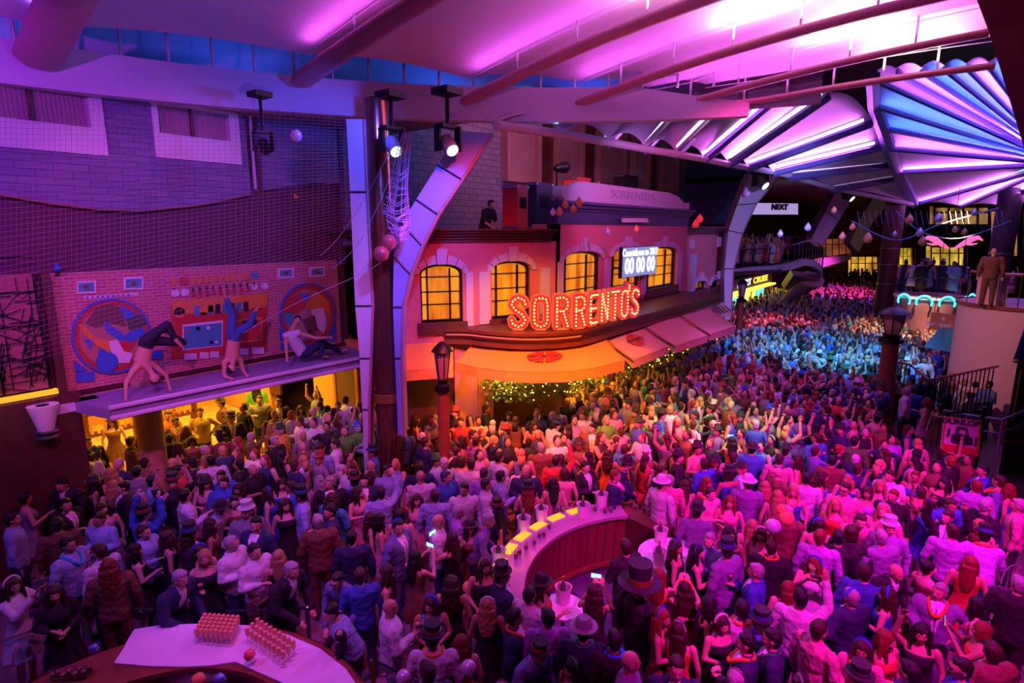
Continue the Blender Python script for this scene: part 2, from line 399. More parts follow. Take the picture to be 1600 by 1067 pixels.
mpart('painted_musician', [([(132, 505), (150, 480), (170, 474), (188, 480), (196, 510), (170, 505), (148, 512)], 0), ([(195, 494), (225, 490), (228, 505), (212, 520), (200, 515)], 1),
      ([(186, 477), (204, 485), (212, 492), (192, 500)], 2), ([(160, 500), (172, 508), (200, 528), (185, 532), (165, 518)], 2), ([(200, 518), (220, 512), (228, 518), (206, 535), (190, 530)], 2),
      ([(155, 540), (170, 545), (175, 572), (160, 575), (152, 560)], 2), ([(130, 530), (146, 528), (140, 545)], 2), ([(185, 535), (215, 528), (205, 545), (190, 555)], 3)], [M['brown'], M['green'], M['blue'], M['red']], .045)
circ('painted_drum', 166, 565, .19, .2, M['blue'], .03, .07)
ru, rz = cu(483, 492, 88, 100)
circ('speaker_disc', 481, 492, ru*.97, rz*.97, M['red'], .001, .03); circ('speaker_rim', 481, 492, ru, rz, M['blue'], .02, .06, .95); circ('speaker_disc', 481, 492, ru*.82, rz*.8, M['skinp'], .02, .035)
mpart('painted_musician', [([(446, 470), (470, 455), (478, 478), (462, 490), (444, 488)], 3), ([(467, 458), (484, 460), (475, 472)], 0), ([(476, 478), (492, 455), (512, 470), (515, 492), (500, 485), (486, 484)], 1),
      ([(484, 484), (503, 480), (508, 500), (505, 520), (494, 512)], 4), ([(442, 488), (456, 490), (455, 508), (444, 504)], 2), ([(470, 500), (490, 492), (495, 515), (480, 520)], 5)], [M['blue'], M['orange'], M['teal'], M['red'], M['white'], M['brown']], .05)
for x, y in [(134, 449), (208, 443), (446, 427), (495, 425)]:
    s = .9 if x < 300 else .72
    w_, h_ = 17*s, 11*s
    mpart('painted_tweeter', [(R(x-w_, y-h_, x+w_, y+h_, -1), 0), (R(x-w_+3, y-h_+3, x+w_-3, y+h_-3, -1), 1), (disc(x, y, 5*s, 5*s), 2)], [M['white'], M['teal'], M['brown']], .03)
mpart('painted_scale', [(R(131, 463, 216, 467, -6), 0)]+[(R(134+i*8, 463.5-i*.55, 138+i*8, 466-i*.55), 1) for i in range(9)], [M['white'], M['blue']], .02)
mpart('painted_console', [(R(267, 475, 416, 560, -12), 0), (R(268, 470, 416, 492, -12), 1), (R(284, 507, 347, 547, -7), 2), (R(354, 501, 408, 538, -6), 1), (R(286, 510, 345, 545, -6), 3), (R(357, 504, 406, 534, -5), 0)]
      + [(R(302+i*11, 478-i*1.0, 310+i*11, 493-i*1.0), 4 if i % 2 else 3) for i in range(8)] + [(R(394, 468, 408, 483), 4), (disc(279, 488, 9, 8), 1), (disc(279, 488, 5, 5), 4)]
      + [(R(300, 508.5, 333, 517, -2), 4), (disc(308, 513, 3, 3), 2), (disc(324, 512, 3, 3), 2), (disc(292, 517, 3, 3), 0), (disc(338, 512, 3, 3), 0)]
      + [(disc(305+i*8, 537-i*.8, 2.6, 2.6), 2) for i in range(5)] + [(R(378, 500, 400, 509, -2), 4), (disc(384, 504, 2.6, 2.6), 2), (disc(394, 503, 2.6, 2.6), 2)]
      + [(R(287+a, 552-a*.09, 287+b, 562-a*.09), 2) for a, b in [(0, 19), (24, 38), (40, 54), (87, 100), (105, 124)]], [M['red'], M['orange'], M['white'], M['teal'], M['dark']], .035)
mpart('painted_slider', [(disc(271+i*10.3 if i == 0 else 290+i*10.6, 440-i*.9, 3, 7), 0) for i in range(11)] + [(R(270 if i == 0 else 289+i*10.6, 450-i*.9, 272 if i == 0 else 291+i*10.6, 456-i*.9), 2) for i in range(11)]
      + [(R(300+i*10.6, 456-i*.9, 304+i*10.6, 464-i*.9), 1) for i in range(9)] + [(R(281, 433, 293, 445), 1), (R(392, 425, 402, 435), 3), (disc(273, 458, 6, 6), 4), (disc(288, 457, 6, 6), 4), (disc(397, 448, 5, 5), 4), (disc(413, 447, 5, 5), 4)],
      [M['orange'], M['red'], M['dark'], M['teal'], M['white']], .035)
mpart('painted_block', [R(118, 582, 147, 597, -2), [(115, 562), (136, 578), (117, 581)], R(438, 536, 456, 546, -2), [(436, 512), (452, 530), (438, 532)], R(508, 525, 524, 534, -2), [(510, 522), (524, 508), (524, 520)], R(236, 548, 252, 561, -2), R(238, 574, 250, 581, -2)], [M['blue']], .03)
sc = thing('wall_sconce', 'small blue-lit cone lamp at the top left corner of the mural wall', 'lamp', WM.p(*Mu(87, 418), .1))
mb = MB(); mb.cap(WM.p(*Mu(86, 418), .12), .07, WM.p(*Mu(85, 411), .12), .015); part(sc, 'lamp_shade', mb, M['blue'], True)
mb = MB(); mb.tube([WM.p(*Mu(88, 430), .0), WM.p(*Mu(88, 425), .12)], .03); part(sc, 'bracket', mb, M['black'])
# canopy platform the dancers stand on
mb = MB(); P = [Vector((3.55, 11.85, 3.02)), Vector((9.6, 11.6, 3.02)), Vector((9.75, 13.29, 3.02)), Vector((3.2, 13.29, 3.02))]
mb.poly(P, (0, 0, -.2))
pf = thing('canopy_platform', 'long blue-lit canopy ledge projecting under the brick mural', 'canopy', (6.4, 12.4, 2.82))
part(pf, 'deck', mb, mat('grey_deck', (.30, .26, .42), .5, noise_s=10, noise_a=.15))
mb = MB(); 
for z in (3.06, 2.86): mb.tube([Vector((3.5, 11.82, z)), Vector((9.63, 11.57, z))], .045, 6)
part(pf, 'edge_rail', mb, M['trim'])
mb = MB().box2((2.75, 12.9, 2.85), (3.7, 13.2, 3.02)); part(pf, 'end_ledge', mb, M['trim'])

# lower left: metal lattice screen with a glowing sill, dark shopfront
WF = Wall((-4, 13.1), (3.2, 13.1))
u0, z0 = WF.pix(82, 605); ut, ztp = WF.pix(60, 415)
lat = thing('lattice_screen', 'dark metal lattice screen of cracked-glass pattern over a glowing yellow sill', 'screen', WF.p(u0-2, z0, 0))
mb = MB(); WF.rect(mb, 0, u0, z0, 5.45, -.1, 0); part(lat, 'backing', mb, mat('screen_backing', (.35, .12, .12), .6))
mb = MB(); rg = random.Random(3)
for i in range(190):
    u = rg.uniform(u0-4, u0-.1); z = rg.uniform(z0, 5.2)
    a = rg.choice([0, 90, 75, 20, -30, 50]); L_ = rg.uniform(.3, 1.0)
    ua, za = min(max(u+L_*cos(radians(a)), u0-4), u0), min(max(z+L_*sin(radians(a)), z0), 5.4)
    mb.tube([WF.p(u, z, .05), WF.p(ua, za, .05)], .009, 4)
for k in range(7): mb.tube([WF.p(u0-4+k*.66, z0, .05), WF.p(u0-4+k*.66, 5.45, .05)], .022, 4)
for k in range(5): mb.tube([WF.p(u0-4, z0+k*.6, .05), WF.p(u0, z0+k*.6, .05)], .018, 4)
part(lat, 'lattice', mb, M['black'])
mb = MB(); WF.rect(mb, 0, u0+.05, z0-.11, z0-.02, 0, .12); part(lat, 'glowing_sill', mb, glow('sill_glow', (1, .42, .02), 1.2))
mb = MB(); WF.rect(mb, 0, u0+.35, 0, z0-.15, -.1, .15); WF.rect(mb, u0+.07, 7.25, z0-.15, 5.45, -.1, .05)
structure(mb.build('wall_front', M['darkwood']))
sn = thing('wall_sconce', 'pale tapered wall lamp on the dark shopfront at the left edge', 'lamp', WF.p(*WF.pix(60, 650), .3))
ux, zx = WF.pix(58, 628); u2, z2 = WF.pix(58, 668)
mb = MB(); mb.lathe([(.05, z2), (.12, z2), (.24, zx), (.1, zx)], WF.p(ux, 0, .32), 20); part(sn, 'lamp_shade', mb, M['white'], True)
mb = MB(); mb.lathe([(.0, z2-.12), (.18, z2-.12), (.18, z2-.07), (.0, z2-.07)], WF.p(ux, 0, .32), 20); mb.lathe([(0, z2-.02), (.18, z2-.02), (.18, z2+.02), (0, z2+.02)], WF.p(ux, 0, .32), 20); part(sn, 'base', mb, M['steel'], True)
# arcade under the mural
mb = MB(); mb.box2((2.95, 13.2, 0), (3.2, 25, 3.2)); structure(mb.build('wall_side', mat('arcade_wall', (.5, .25, .1), .7)))
mb = MB(); mb.box2((9.75, 12.3, 0), (10.0, 15.0, 3.2)); mb.box2((9.75, 17.5, 0), (10, 25, 3.2)); structure(mb.build('wall_side_2', mat('ochre_wall', (.78, .36, .10), .7)))
mb = MB(); mb.box2((3, 21.5, 0), (12.5, 21.7, 3.2)); structure(mb.build('wall_rear', mat('arcade_rear', (.55, .28, .10), .7, noise_s=.8, noise_a=.6)))
mb = MB(); mb.box2((2.9, 13.5, 3.15), (10.1, 25, 3.3)); structure(mb.build('ceiling_3', M['brown']))
structure(MB().box2((2.9, 13.3, 3.03), (9.75, 13.5, 3.15)).build('trim_9', M['darkwood']))
col = thing('arcade_pillar', 'round orange-lit pillar carrying the left end of the canopy ledge', 'pillar', (5.0, 13.3, 0))
q = at(234, 640, z=2.7); cx, cy = at(234, 668, t=13.4)[0], 13.4
mb = MB(); mb.lathe([(0, 0), (.34, 0), (.34, .25), (.26, .3), (.26, 2.7), (.32, 2.8), (.32, 3.15), (0, 3.15)], (cx, cy, 0), 24); col.location = (cx, cy, 0); part(col, 'shaft', mb, mat('pillar_stone', (.55, .32, .18), .6), True)
mb = MB(); mb.lathe([(.27, 2.4), (.31, 2.42), (.31, 2.5), (.27, 2.52)], (cx, cy, 0), 24); part(col, 'collar', mb, M['wood'], True)
po = thing('framed_poster', 'tall gold-framed dark poster on the ochre wall of the arcade', 'poster', (9.7, 13.4, 1.2))
mb = MB(); mb.poly([(9.72, 12.8, 1.2), (9.72, 13.9, 1.2), (9.72, 13.9, 2.9), (9.72, 12.8, 2.9)], (-.05, 0, 0), [[(9.72, 12.9, 1.3), (9.72, 13.8, 1.3), (9.72, 13.8, 2.8), (9.72, 12.9, 2.8)]]); part(po, 'frame', mb, M['gold'])
mb = MB().box2((9.70, 12.88, 1.28), (9.73, 13.82, 2.82)); part(po, 'print', mb, M['brown'])
# shelves at the back of the arcade; bottles given a glow of their own
for k in range(3):
    x = 3.8+k*1.6
    sh = thing('wine_rack', ['wooden rack of bottles at the left rear of the warm arcade', 'wooden rack of bottles in the middle of the arcade rear wall', 'wooden rack of bottles nearest the pillar at the arcade rear'][k], 'rack', (x, 18.2, 0), 'bottle racks in the arcade')
    mb = MB()
    for z in (.1, .7, 1.3, 1.9, 2.4): mb.box2((x-.6, 18, z), (x+.6, 18.4, z+.05))
    for xx in (-.6, .6): mb.box2((x+xx-.03, 18, 0), (x+xx+.03, 18.4, 2.45))
    part(sh, 'shelf', mb, M['wood'])
    mb = MB()
    for z in (.75, 1.35, 1.95):
        for j in range(7): mb.lathe([(0, z), (.035, z), (.035, z+.18), (.013, z+.24), (.013, z+.3), (0, z+.3)], (x-.48+j*.16, 18.15, 0), 8)
    part(sh, 'bottle', mb, M['warm_win'], True)['kind'] = 'stuff'

# column, copper column and blue arch
q = at(604, 560, d=12.3); cc = thing('copper_column', 'round polished copper column beside the blue arch', 'column', (q.x, q.y, 0))
mb = MB(); mb.lathe([(0, 0), (.27, 0), (.27, 5.6), (.24, 8.8), (0, 8.8)], (q.x, q.y, 0), 28); part(cc, 'shaft', mb, M['copper'], True)
mb = MB(); mb.lathe([(.3, 2.5), (.33, 2.52), (.33, 2.7), (.3, 2.72)], (q.x, q.y, 0), 28); part(cc, 'band', mb, M['gold'], True)
def arch_rib(name, L_, Rr, d, thick, mats, label, group=None, dz=0):
    "curved flat rib through pixel edge pairs at depth d"
    rows = []
    for (a, b) in zip(L_, Rr): rows.append([at(*a, d=d), at(*b, d=d)])
    fw = Vector((cos(AZ), sin(AZ), 0))*thick
    n = len(rows)
    rt = thing(name, label, 'arch', (rows[-1][0].x, rows[-1][0].y, min(p.z for r in rows for p in r)), group)
    # fine rows by interpolation
    fine = []
    for i in range(n-1):
        for k in range(4):
            f = k/4; fine.append([rows[i][j].lerp(rows[i+1][j], f) for j in range(2)])
    fine.append(rows[-1]); part(rt, 'rib', MB().grid(fine, fw), mats, False)
    for i in range(1, n-1):
        a, b = rows[i]; e = (b-a)*.02; part(rt, 'joint', MB().tube([a-e-fw*.02, b+e-fw*.02], .02, 4), M['dark'])
    m2 = MB(); m2.tube([r[1]-fw*.02 for r in fine], .03, 5); part(rt, 'edge_trim', m2, M['soffit']); return rt
arch_rib('flat_column', [(541, 186), (547, 300), (555, 478), (562, 560), (566, 640), (572, 800)], [(569, 186), (574, 300), (583, 478), (580, 560), (577, 640), (578, 800)], 12, .45, M['cream'], 'tall tapering flat lilac column between the mural and the copper column')['category'] = 'column'
arch_rib('steel_arch', [(716, 205), (684, 258), (650, 312), (628, 350), (615, 400), (614, 480), (617, 560), (622, 680)], [(770, 208), (722, 281), (685, 336), (660, 385), (642, 430), (630, 480), (628, 560), (632, 680)], 11.9, .45, mat('arch_blue_cast', (.30, .36, .78), .5), 'wide curved blue-lit steel arch springing up beside the pink facade')  # blue stage light worked into the arch's base colour
arch_rib('steel_arch', [(1172, 270), (1152, 320), (1138, 360), (1132, 420), (1132, 500)], [(1218, 276), (1182, 318), (1160, 365), (1146, 420), (1142, 500)], 27, .7, M['cream'], 'pale curved arch right of the pink facade, nearer of the far arches')
arch_rib('steel_arch', [(1310, 292), (1290, 330), (1268, 372)], [(1340, 300), (1310, 345), (1284, 385)], 43, 1, M['cream'], 'pale curved arch behind the far walkway, leftmost of the two distant ones')
arch_rib('steel_arch', [(1368, 305), (1345, 340), (1328, 380)], [(1392, 312), (1362, 350), (1342, 395)], 50, 1, M['cream'], 'pale curved arch behind the far walkway, rightmost and most distant')

# stage lamps hanging from the soffit
def moving_head(px, py, d, label, sc_=1.0, col_=(.6, 1, .6)):
    q = at(px, py, d=d); zt = 8.78
    r = thing('moving_head_lamp', label, 'stage lamp', (q.x, q.y, zt), 'stage lamps under the soffit')
    mb = MB(); mb.box((q.x, q.y, zt-.06*sc_), (.42*sc_, .42*sc_, .12*sc_)); mb.tube([(q.x, q.y, zt-.1), (q.x, q.y, q.z+.3*sc_)], .04*sc_); part(r, 'base', mb, M['black'])
    mb = MB(); 
    for sgn in (-1, 1): mb.box((q.x+sgn*.17*sc_, q.y-sgn*.1*sc_, q.z+.1*sc_), (.05*sc_, .14*sc_, .45*sc_))
    mb.box((q.x, q.y, q.z+.32*sc_), (.44*sc_, .2*sc_, .06*sc_)); part(r, 'yoke', mb, M['black'])
    dv = Vector((-.2, -.75, -.6)).normalized(); mb = MB(); p0 = q-dv*.18*sc_; p1 = q+dv*.2*sc_
    mb.tube([p0, p0+dv*.06*sc_, p1], [.1*sc_, .15*sc_, .13*sc_], 14); part(r, 'lamp_head', mb, mat('lamp_body', (.30, .30, .36), .4) if col_ else M['black'], True)
    mb = MB(); mb.tube([p1, p1+dv*.01], .11*sc_, 14); part(r, 'lens', mb, glow('lens', col_, 3) if col_ else M['black'], True); return p1
moving_head(613, 228, 11.6, 'grey moving-head stage lamp hanging beside the pale lilac column')
moving_head(700, 226, 11.3, 'grey moving-head stage lamp hanging in front of the blue arch')
moving_head(1188, 284, 26, 'dark moving-head stage lamp hanging at the nearer far arch', 1.6)
moving_head(1325, 306, 40, 'small stage lamp glowing green among the distant arches', 1.8)
moving_head(412, 228, 11.6, 'dark stage lamp hung before the upper left stone wall', .8, None)

# ---------------------------------------------------------------- ceiling one: ring, beams, fabric
mb = MB()
rows = []
for a in range(150, 18, -2):
    h = .72 if a > 30 else .72*(a-14)/16
    rows.append((ring(a, R1, 8.62), ring(a, R1, 8.62+h), ring(a, R1+.28, 8.62+h), ring(a, R1+.28, 8.62)))
vs = [p for r in rows for p in r]; fs = []
for i in range(len(rows)-1):
    for k in range(4): fs.append((i*4+k, i*4+(k+1) % 4, i*4+4+(k+1) % 4, i*4+4+k))
mb.add(vs, fs); fo = structure(mb.build('trim_5', M['fascia'])); fo.data.polygons.foreach_set('use_smooth', [True]*len(fo.data.polygons)); fo.data.set_sharp_from_angle(angle=radians(40))
mb = MB()
for a in list(range(140, 20, -3)): p = ring(a, R1+.1, 9.3); mb.tube([p, p+Vector((0, 0, .8))], .03, 5)
structure(mb.build('trim_6', M['cream']))
# cavity wall behind the slot
mb = MB(); rows = [[ring(a, R1+2.2, 9.15) for a in range(150, 10, -4)], [ring(a, R1+2.6, 11.5) for a in range(150, 10, -4)]]; mb.grid(rows, (0, 0, .1)); structure(mb.build('wall_cavity', M['cream']))
def domez(s, t): return 9.05+2.6*(1-(s*s+(t+1)**2)/R1/R1)
BE = [(-2.2, 13.1, -2.2, 1.5), (3.47, 12.75, 3.5, 1.2), (7.28, 10.9, 7.85, 1.2), (10.2, 9.1, 10.38, .6), (11.85, 7.3, 11.92, .35), (13.13, 6.1, 13.12, 0), (13.66, 4.95, 14.1, -.15)]
bl = []
for i, (s0, t0, s1, t1) in enumerate(BE):
    P = []
    for k in range(13):
        f = k/12; s_ = s0+(s1-s0)*f; t_ = t0+(t1-t0)*f; P.append(Vector((s_, t_, max(domez(s_, t_), 8.95+f*.1))))
    bl.append(P)
nm = ['leftmost, widest ceiling beam crossing the top left corner', 'wide pale beam left of the picture middle under the fabric ceiling', 'long slim ceiling beam, third from the left', 'long slim ceiling beam, fourth from the left', 'thin ceiling beam, second from the right of the fabric bays', 'thin lowest ceiling beam, rightmost of the fabric bays']
bw = [.0, .36, .24, .17, .14, .11, .10]
for i in range(1, 7):
    r = thing('ceiling_beam', nm[i-1], 'beam', bl[i][0], 'beams under the fabric ceiling')
    mb = MB(); P = bl[i]; mb.tube([P[0]+(P[0]-P[1])*.18]+P, [bw[i]*.6]+[bw[i]]*13, 18, flat=.62, up=(0, 0, 1)); part(r, 'beam_tube', mb, M['beam'], True)
    mb = MB()
    for k in (2, 4, 6, 8, 10): mb.tube([P[k], P[k]+Vector((0, 0, .5))], .022, 5)
    mb.tube([p+Vector((0, 0, .42)) for p in P], .008, 4)
    part(r, 'hanger', mb, M['cream'])
# fabric bays between beams
def bay(A, B, lift=.5, mats=None, bulge=.12, thick=(0, 0, .03), n=8):
    rows = []
    for a, b in zip(A, B):
        rows.append([a.lerp(b, j/n)+Vector((0, 0, lift+bulge*sin(pi*j/n))) for j in range(n+1)])
    return MB().grid(rows, thick)
for i in range(6):
    o = bay(bl[i], bl[i+1]).build('ceiling_fabric', M['fabric'], None, True); o['kind'] = 'structure'; o.name = 'ceiling_fabric'
sp = [at(1522, -12, d=9.8), at(1545, 50, d=10.35), at(1562, 105, d=11.1), at(1604, 245, d=13.2)]
spR = [p+Vector((1.3, -1.9, .5)) for p in sp]
mb = MB(); mb.grid([[a, b] for a, b in zip(sp, spR)], (0, 0, .45)); solo('spine_beam', mb, mat('spine_paint', (.42, .18, .18), .6), 'broad dark red beam cutting down the top right corner', 'beam')

# ---------------------------------------------------------------- ceiling two: the fan
rimpx = [(775, 191, 8.5), (880, 207, 8.5), (952, 219, 8.5), (1009, 230, 8.5), (1057, 238, 8.5), (1101, 246, 8.48), (1138, 254, 8.45), (1167, 259, 8.42), (1206, 266, 8.35), (1232, 272, 8.3), (1300, 292, 8.1), (1425, 318, 7.7)]
rim = [at(x, y, z=z) for x, y, z in rimpx]
toppx = [(800, 150, 9.6), (930, 150, 9.8), (985, 180, 9.6), (1056, 178, 9.9), (1130, 165, 10.2), (1213, 152, 10.4), (1296, 145, 10.5), (1362, 188, 9.9), (1377, 225, 9.3), (1388, 255, 8.95), (1403, 275, 8.7), (1425, 312, 7.9)]
top = [at(x, y, z=z) for x, y, z in toppx]
HUB = at(1660, 252, z=8.9)
fin = 0
for i in range(len(rim)-1):
    A = [rim[i].lerp(top[i], k/8) for k in range(9)]; B = [rim[i+1].lerp(top[i+1], k/8) for k in range(9)]
    o = bay(A, B, .0, None, .28 if i < 8 else .12).build('ceiling_fabric', M['fabric'], None, True); o['kind'] = 'structure'
def fanbeam(a, b, w_, led, idx, strip=True, off=Vector((-.25, .1, .12))):
    r = thing('fan_beam', idx, 'beam', a, 'radiating beams of the far fan ceiling')
    mb = MB(); dn = Vector((0, 0, -.10)); mb.tube([a+dn, a.lerp(b, .5)+dn, b+dn], w_, 6, flat=1.3, up=(0, 0, 1)); part(r, 'rib', mb, mat('rib_paint', (.12, .12, .35), .5) if False else M['ribp'], False)
    if strip:
        mb = MB(); o2 = off; mb.tube([a.lerp(b, .05)+o2*.6, a.lerp(b, .95)+o2*.6], w_*.55, 5); part(r, 'light_strip', mb, led, False)
    return r
M['ribp'] = mat('rib_paint', (.10, .10, .30), .5)
for i in range(2, 11):
    led = M['led_blue'] if i < 3 else M['led_pink']
    fanbeam(rim[i], top[i], .07+.006*i, led, 'slanting lit rib of the far fan ceiling left of its dark spine, number %s from the left' % ['one', 'two', 'three', 'four', 'five', 'six', 'seven', 'eight', 'nine'][i-2])
# rim edge
mb = MB(); mb.tube([p+Vector((0, 0, -.05)) for p in rim], .13, 8, flat=.8); structure(mb.build('trim_7', M['cream'], None, True))
spn = [at(1364, 120, z=10.6), at(1366, 165, z=10.2), at(1388, 225, z=9.25), at(1407, 278, z=8.6), at(1428, 318, z=7.8)]
mb = MB(); mb.tube(spn, [.2, .2, .22, .26, .3], 6, up=(0, 0, 1)); solo('fan_spine', mb, M['ribp'], 'dark curved spine crossing the lit far fan ceiling', 'beam')
hubpx = [(1300, 96, 11.0), (1364, 118, 10.7), (1366, 160, 10.25), (1377, 195, 9.75), (1389, 228, 9.2), (1403, 266, 8.75), (1428, 318, 7.8)]
hp = [at(x, y, z=z) for x, y, z in hubpx]
upx = [(1640, 90, 10.6), (1585, 95, 10.8), (1545, 98, 10.9), (1510, 100, 11.0), (1475, 102, 11.0), (1440, 106, 11), (1400, 108, 11)]
fan = [at(x, y, z=z) for x, y, z in upx]+hp[1:]
low2 = [at(1500, 322, z=7.6), at(1570, 322, z=7.6), at(1640, 320, z=7.6)]
fan = fan+low2
for i in range(len(fan)-1):
    A = [fan[i].lerp(HUB, k/6*.97) for k in range(7)]; B = [fan[i+1].lerp(HUB, k/6*.97) for k in range(7)]
    o = bay(A, B, .0, None, .15).build('ceiling_fabric', M['fabric'], None, True); o['kind'] = 'structure'
words_ = ['first', 'second', 'third', 'fourth', 'fifth', 'sixth', 'seventh', 'eighth', 'ninth', 'tenth', 'eleventh', 'twelfth', 'thirteenth', 'fourteenth', 'fifteenth', 'sixteenth']
for i in range(len(fan)):
    fanbeam(fan[i], fan[i].lerp(HUB, .95), .07, M['led_blue'] if i in (0, 2, 4, 5, 8, 12) else M['led_pink'], '%s lit rib of the far fan right of its spine, counted from the upper right' % words_[i], off=Vector((-.1, .25, .1)))
FAN_RIM, FAN_TOP, FAN_PTS = rim, top, fan
# ---------------------------------------------------------------- the pink restaurant
WA = Wall((8.9, 10.95), (10.96, 9.53)); WB = Wall((10.96, 9.53), (13.2, 8.6)); WC = Wall((13.2, 8.6), (22.7, 8.6)); WD = Wall((22.7, 8.9), (27.6, 8.9)); WR = Wall((13.2, 9.4), (13.2, 8.6))
structure(MB().box2((9.9, 13.2, 5.8), (34, 13.5, 10.9)).build('wall_left_3', M['brickblue2']))
rest = thing('restaurant_facade', 'salmon pink restaurant front with arched warm yellow windows and pale keystones', 'building', (11, 9.5, 0))
def facade(W, wins, z1, px_trims=(), z0=0, both=0):
    hs = []; info = []
    for (x0, x1, yt, yb) in wins:
        ua, _ = W.pix(x0, (yt+yb)/2, 0); ub, _ = W.pix(x1, (yt+yb)/2, 0); um = (ua+ub)/2
        zt_ = W.pix((x0+x1)/2, yt)[1]; zb = W.pix((x0+x1)/2, yb)[1]; info.append((ua, ub, zb, zt_)); hs.append(arch(ua, ub, zb, zt_-.22, zt_))
    mb = MB(); W.panel(mb, [(0, z0), (W.L, z0), (W.L, z1), (0, z1)], -.3, 0, hs); part(rest, 'wall_panel', mb, M['stucco'])
    for (ua, ub, zb, zt_), h in zip(info, hs):
        w_ = MB(); W.panel(w_, arch(ua-.02, ub+.02, zb, zt_-.22, zt_+.02), -.22, -.2); wo = part(rest, 'window', w_, M['warm_win'])
        g = MB(); W.panel(g, arch(ua, ub, zb, zt_-.22, zt_), -.2, -.1, [arch(ua+.05, ub-.05, zb+.05, zt_-.24, zt_-.05)])
        n = 3
        for k in (1, 2): u = ua+(ub-ua)*(.18 if k == 1 else .72); W.rect(g, u-.02, u+.02, zb, zt_-.1, -.19, -.13)
        for z in (.3, .52, .78): W.rect(g, ua, ub, zb+(zt_-zb)*z-.015, zb+(zt_-zb)*z+.015, -.19, -.13)
        fo_ = g.build('window_frame', M['black']); fo_.parent = wo
        k_ = MB(); c = (ua+ub)/2; hw = (ub-ua)/2+.03
        for j in range(7):
            a0, a1 = pi*(j+.04)/7, pi*(j+.96)/7; o_ = .24
            if j in (0, 6): pass
            pl = [(c+hw*cos(a0), zt_-.24+(.24+.02)*sin(a0)), (c+hw*cos(a1), zt_-.24+.26*sin(a1)), (c+(hw+.12)*cos(a1), zt_-.24+(.24+o_)*sin(a1)), (c+(hw+.12)*cos(a0), zt_-.24+(.24+o_)*sin(a0))]
            W.panel(k_, pl, 0.0, .07)
        W.panel(k_, [(c-.1, zt_), (c+.1, zt_), (c+.14, zt_+.38), (c-.14, zt_+.38)], 0, .12)
        part(rest, 'keystone_arch', k_, M['trim'])
        s_ = MB(); W.rect(s_, ua-.1, ub+.1, zb-.3, zb, -.1, .1); part(rest, 'window_sill', s_, M['darkwood'])
    for (x0, x1, yt, yb) in px_trims:
        ua, zt_ = W.pix(x0, yt); ub, zb = W.pix(x1, yb); zt2 = W.pix((x0+x1)/2, yt)[1]
        m_ = MB(); W.rect(m_, ua, ub, zb, zt2, 0, .06); part(rest, 'pilaster', m_, M['trim'])
facade(WA, [(657, 723, 413, 503)], 5.92, [(727, 740, 424, 560), (622, 634, 430, 560)], 3.3)
facade(WB, [(768, 829, 408, 496)], 5.92, [(747, 765, 424, 505), (843, 857, 418, 490)], 3.3)
facade(WC, [(878, 938, 393, 478), (955, 1000, 388, 470), (1010, 1057, 386, 448)], 6.38, [(871, 877, 409, 500), (945, 950, 404, 470), (1003, 1007, 400, 460), (1057, 1061, 395, 453)], 3.3)
facade(WD, [(1083, 1103, 439, 452), (1110, 1130, 436, 446)], 6.3, [(1077, 1083, 375, 388), (1077, 1084, 397, 455), (1121, 1125, 370, 385)])
for W_ in (WA, WB, WC):
    mb = MB(); W_.rect(mb, 0, W_.L, 0, 3.3, -.3, -.02); part(rest, 'ground_floor', mb, M['darkwood'])
mb = MB(); WB.rect(mb, -.02, .42, 0, 3.4, -.1, .12); WA.rect(mb, 1.9, 2.5, 0, 3.4, -.1, .1); part(rest, 'corner_pier', mb, M['stucco'])
mb = MB(); WR.rect(mb, 0, WR.L, 3, 6.38, -.2, 0); mb.box2((27.4, 8.9, 0), (27.6, 13, 6.3)); mb.box2((22.5, 8.6, 0), (22.7, 9.2, 6.38)); part(rest, 'wall_panel', mb, M['stucco'])
# cornices
def cornice(paths, z0, steps, mats, name='cornice'):
    mb = MB()
    for h, n in steps:
        for P in paths:
            pts_ = [Vector(p) for p in P]
            outl = []
            nrm = []
            for i in range(len(pts_)):
                a = pts_[max(i-1, 0)]; b = pts_[min(i+1, len(pts_)-1)]; d = (b-a).normalized(); nn = Vector((d.y, -d.x)); nrm.append(nn)
            outer = [p+q*n for p, q in zip(pts_, nrm)]; inner = [p-q*.3 for p, q in zip(pts_, nrm)]
            poly_ = [Vector((p.x, p.y, z0)) for p in outer]+[Vector((p.x, p.y, z0)) for p in reversed(inner)]
            mb.poly(poly_, (0, 0, h-.004))
        z0 += h
    part(rest, name, mb, mats)
st = [(.08, .06), (.07, .12), (.07, .2), (.06, .3), (.05, .4)]
cornice([[(8.9, 10.95), (10.96, 9.53), (13.0, 8.68)]], 5.92, st, M['darkwood'])
cornice([[(13.2, 8.6), (22.7, 8.6)]], 6.38, [(.35, .04), (.08, .1), (.1, .2), (.08, .32)], mat('navy_band', (.04, .04, .10), .5))
cornice([[(22.7, 8.9), (27.6, 8.9)]], 6.05, st, M['darkwood'])
mb = MB(); mb.poly([Vector((8.9, 10.95, 6.2)), Vector((10.96, 9.53, 6.2)), Vector((13.2, 8.8, 6.2)), Vector((27.5, 9.2, 6.2)), Vector((27.5, 13.2, 6.2)), Vector((9, 13.2, 6.2))], (0, 0, .03)); part(rest, 'roof', mb, M['dark'])
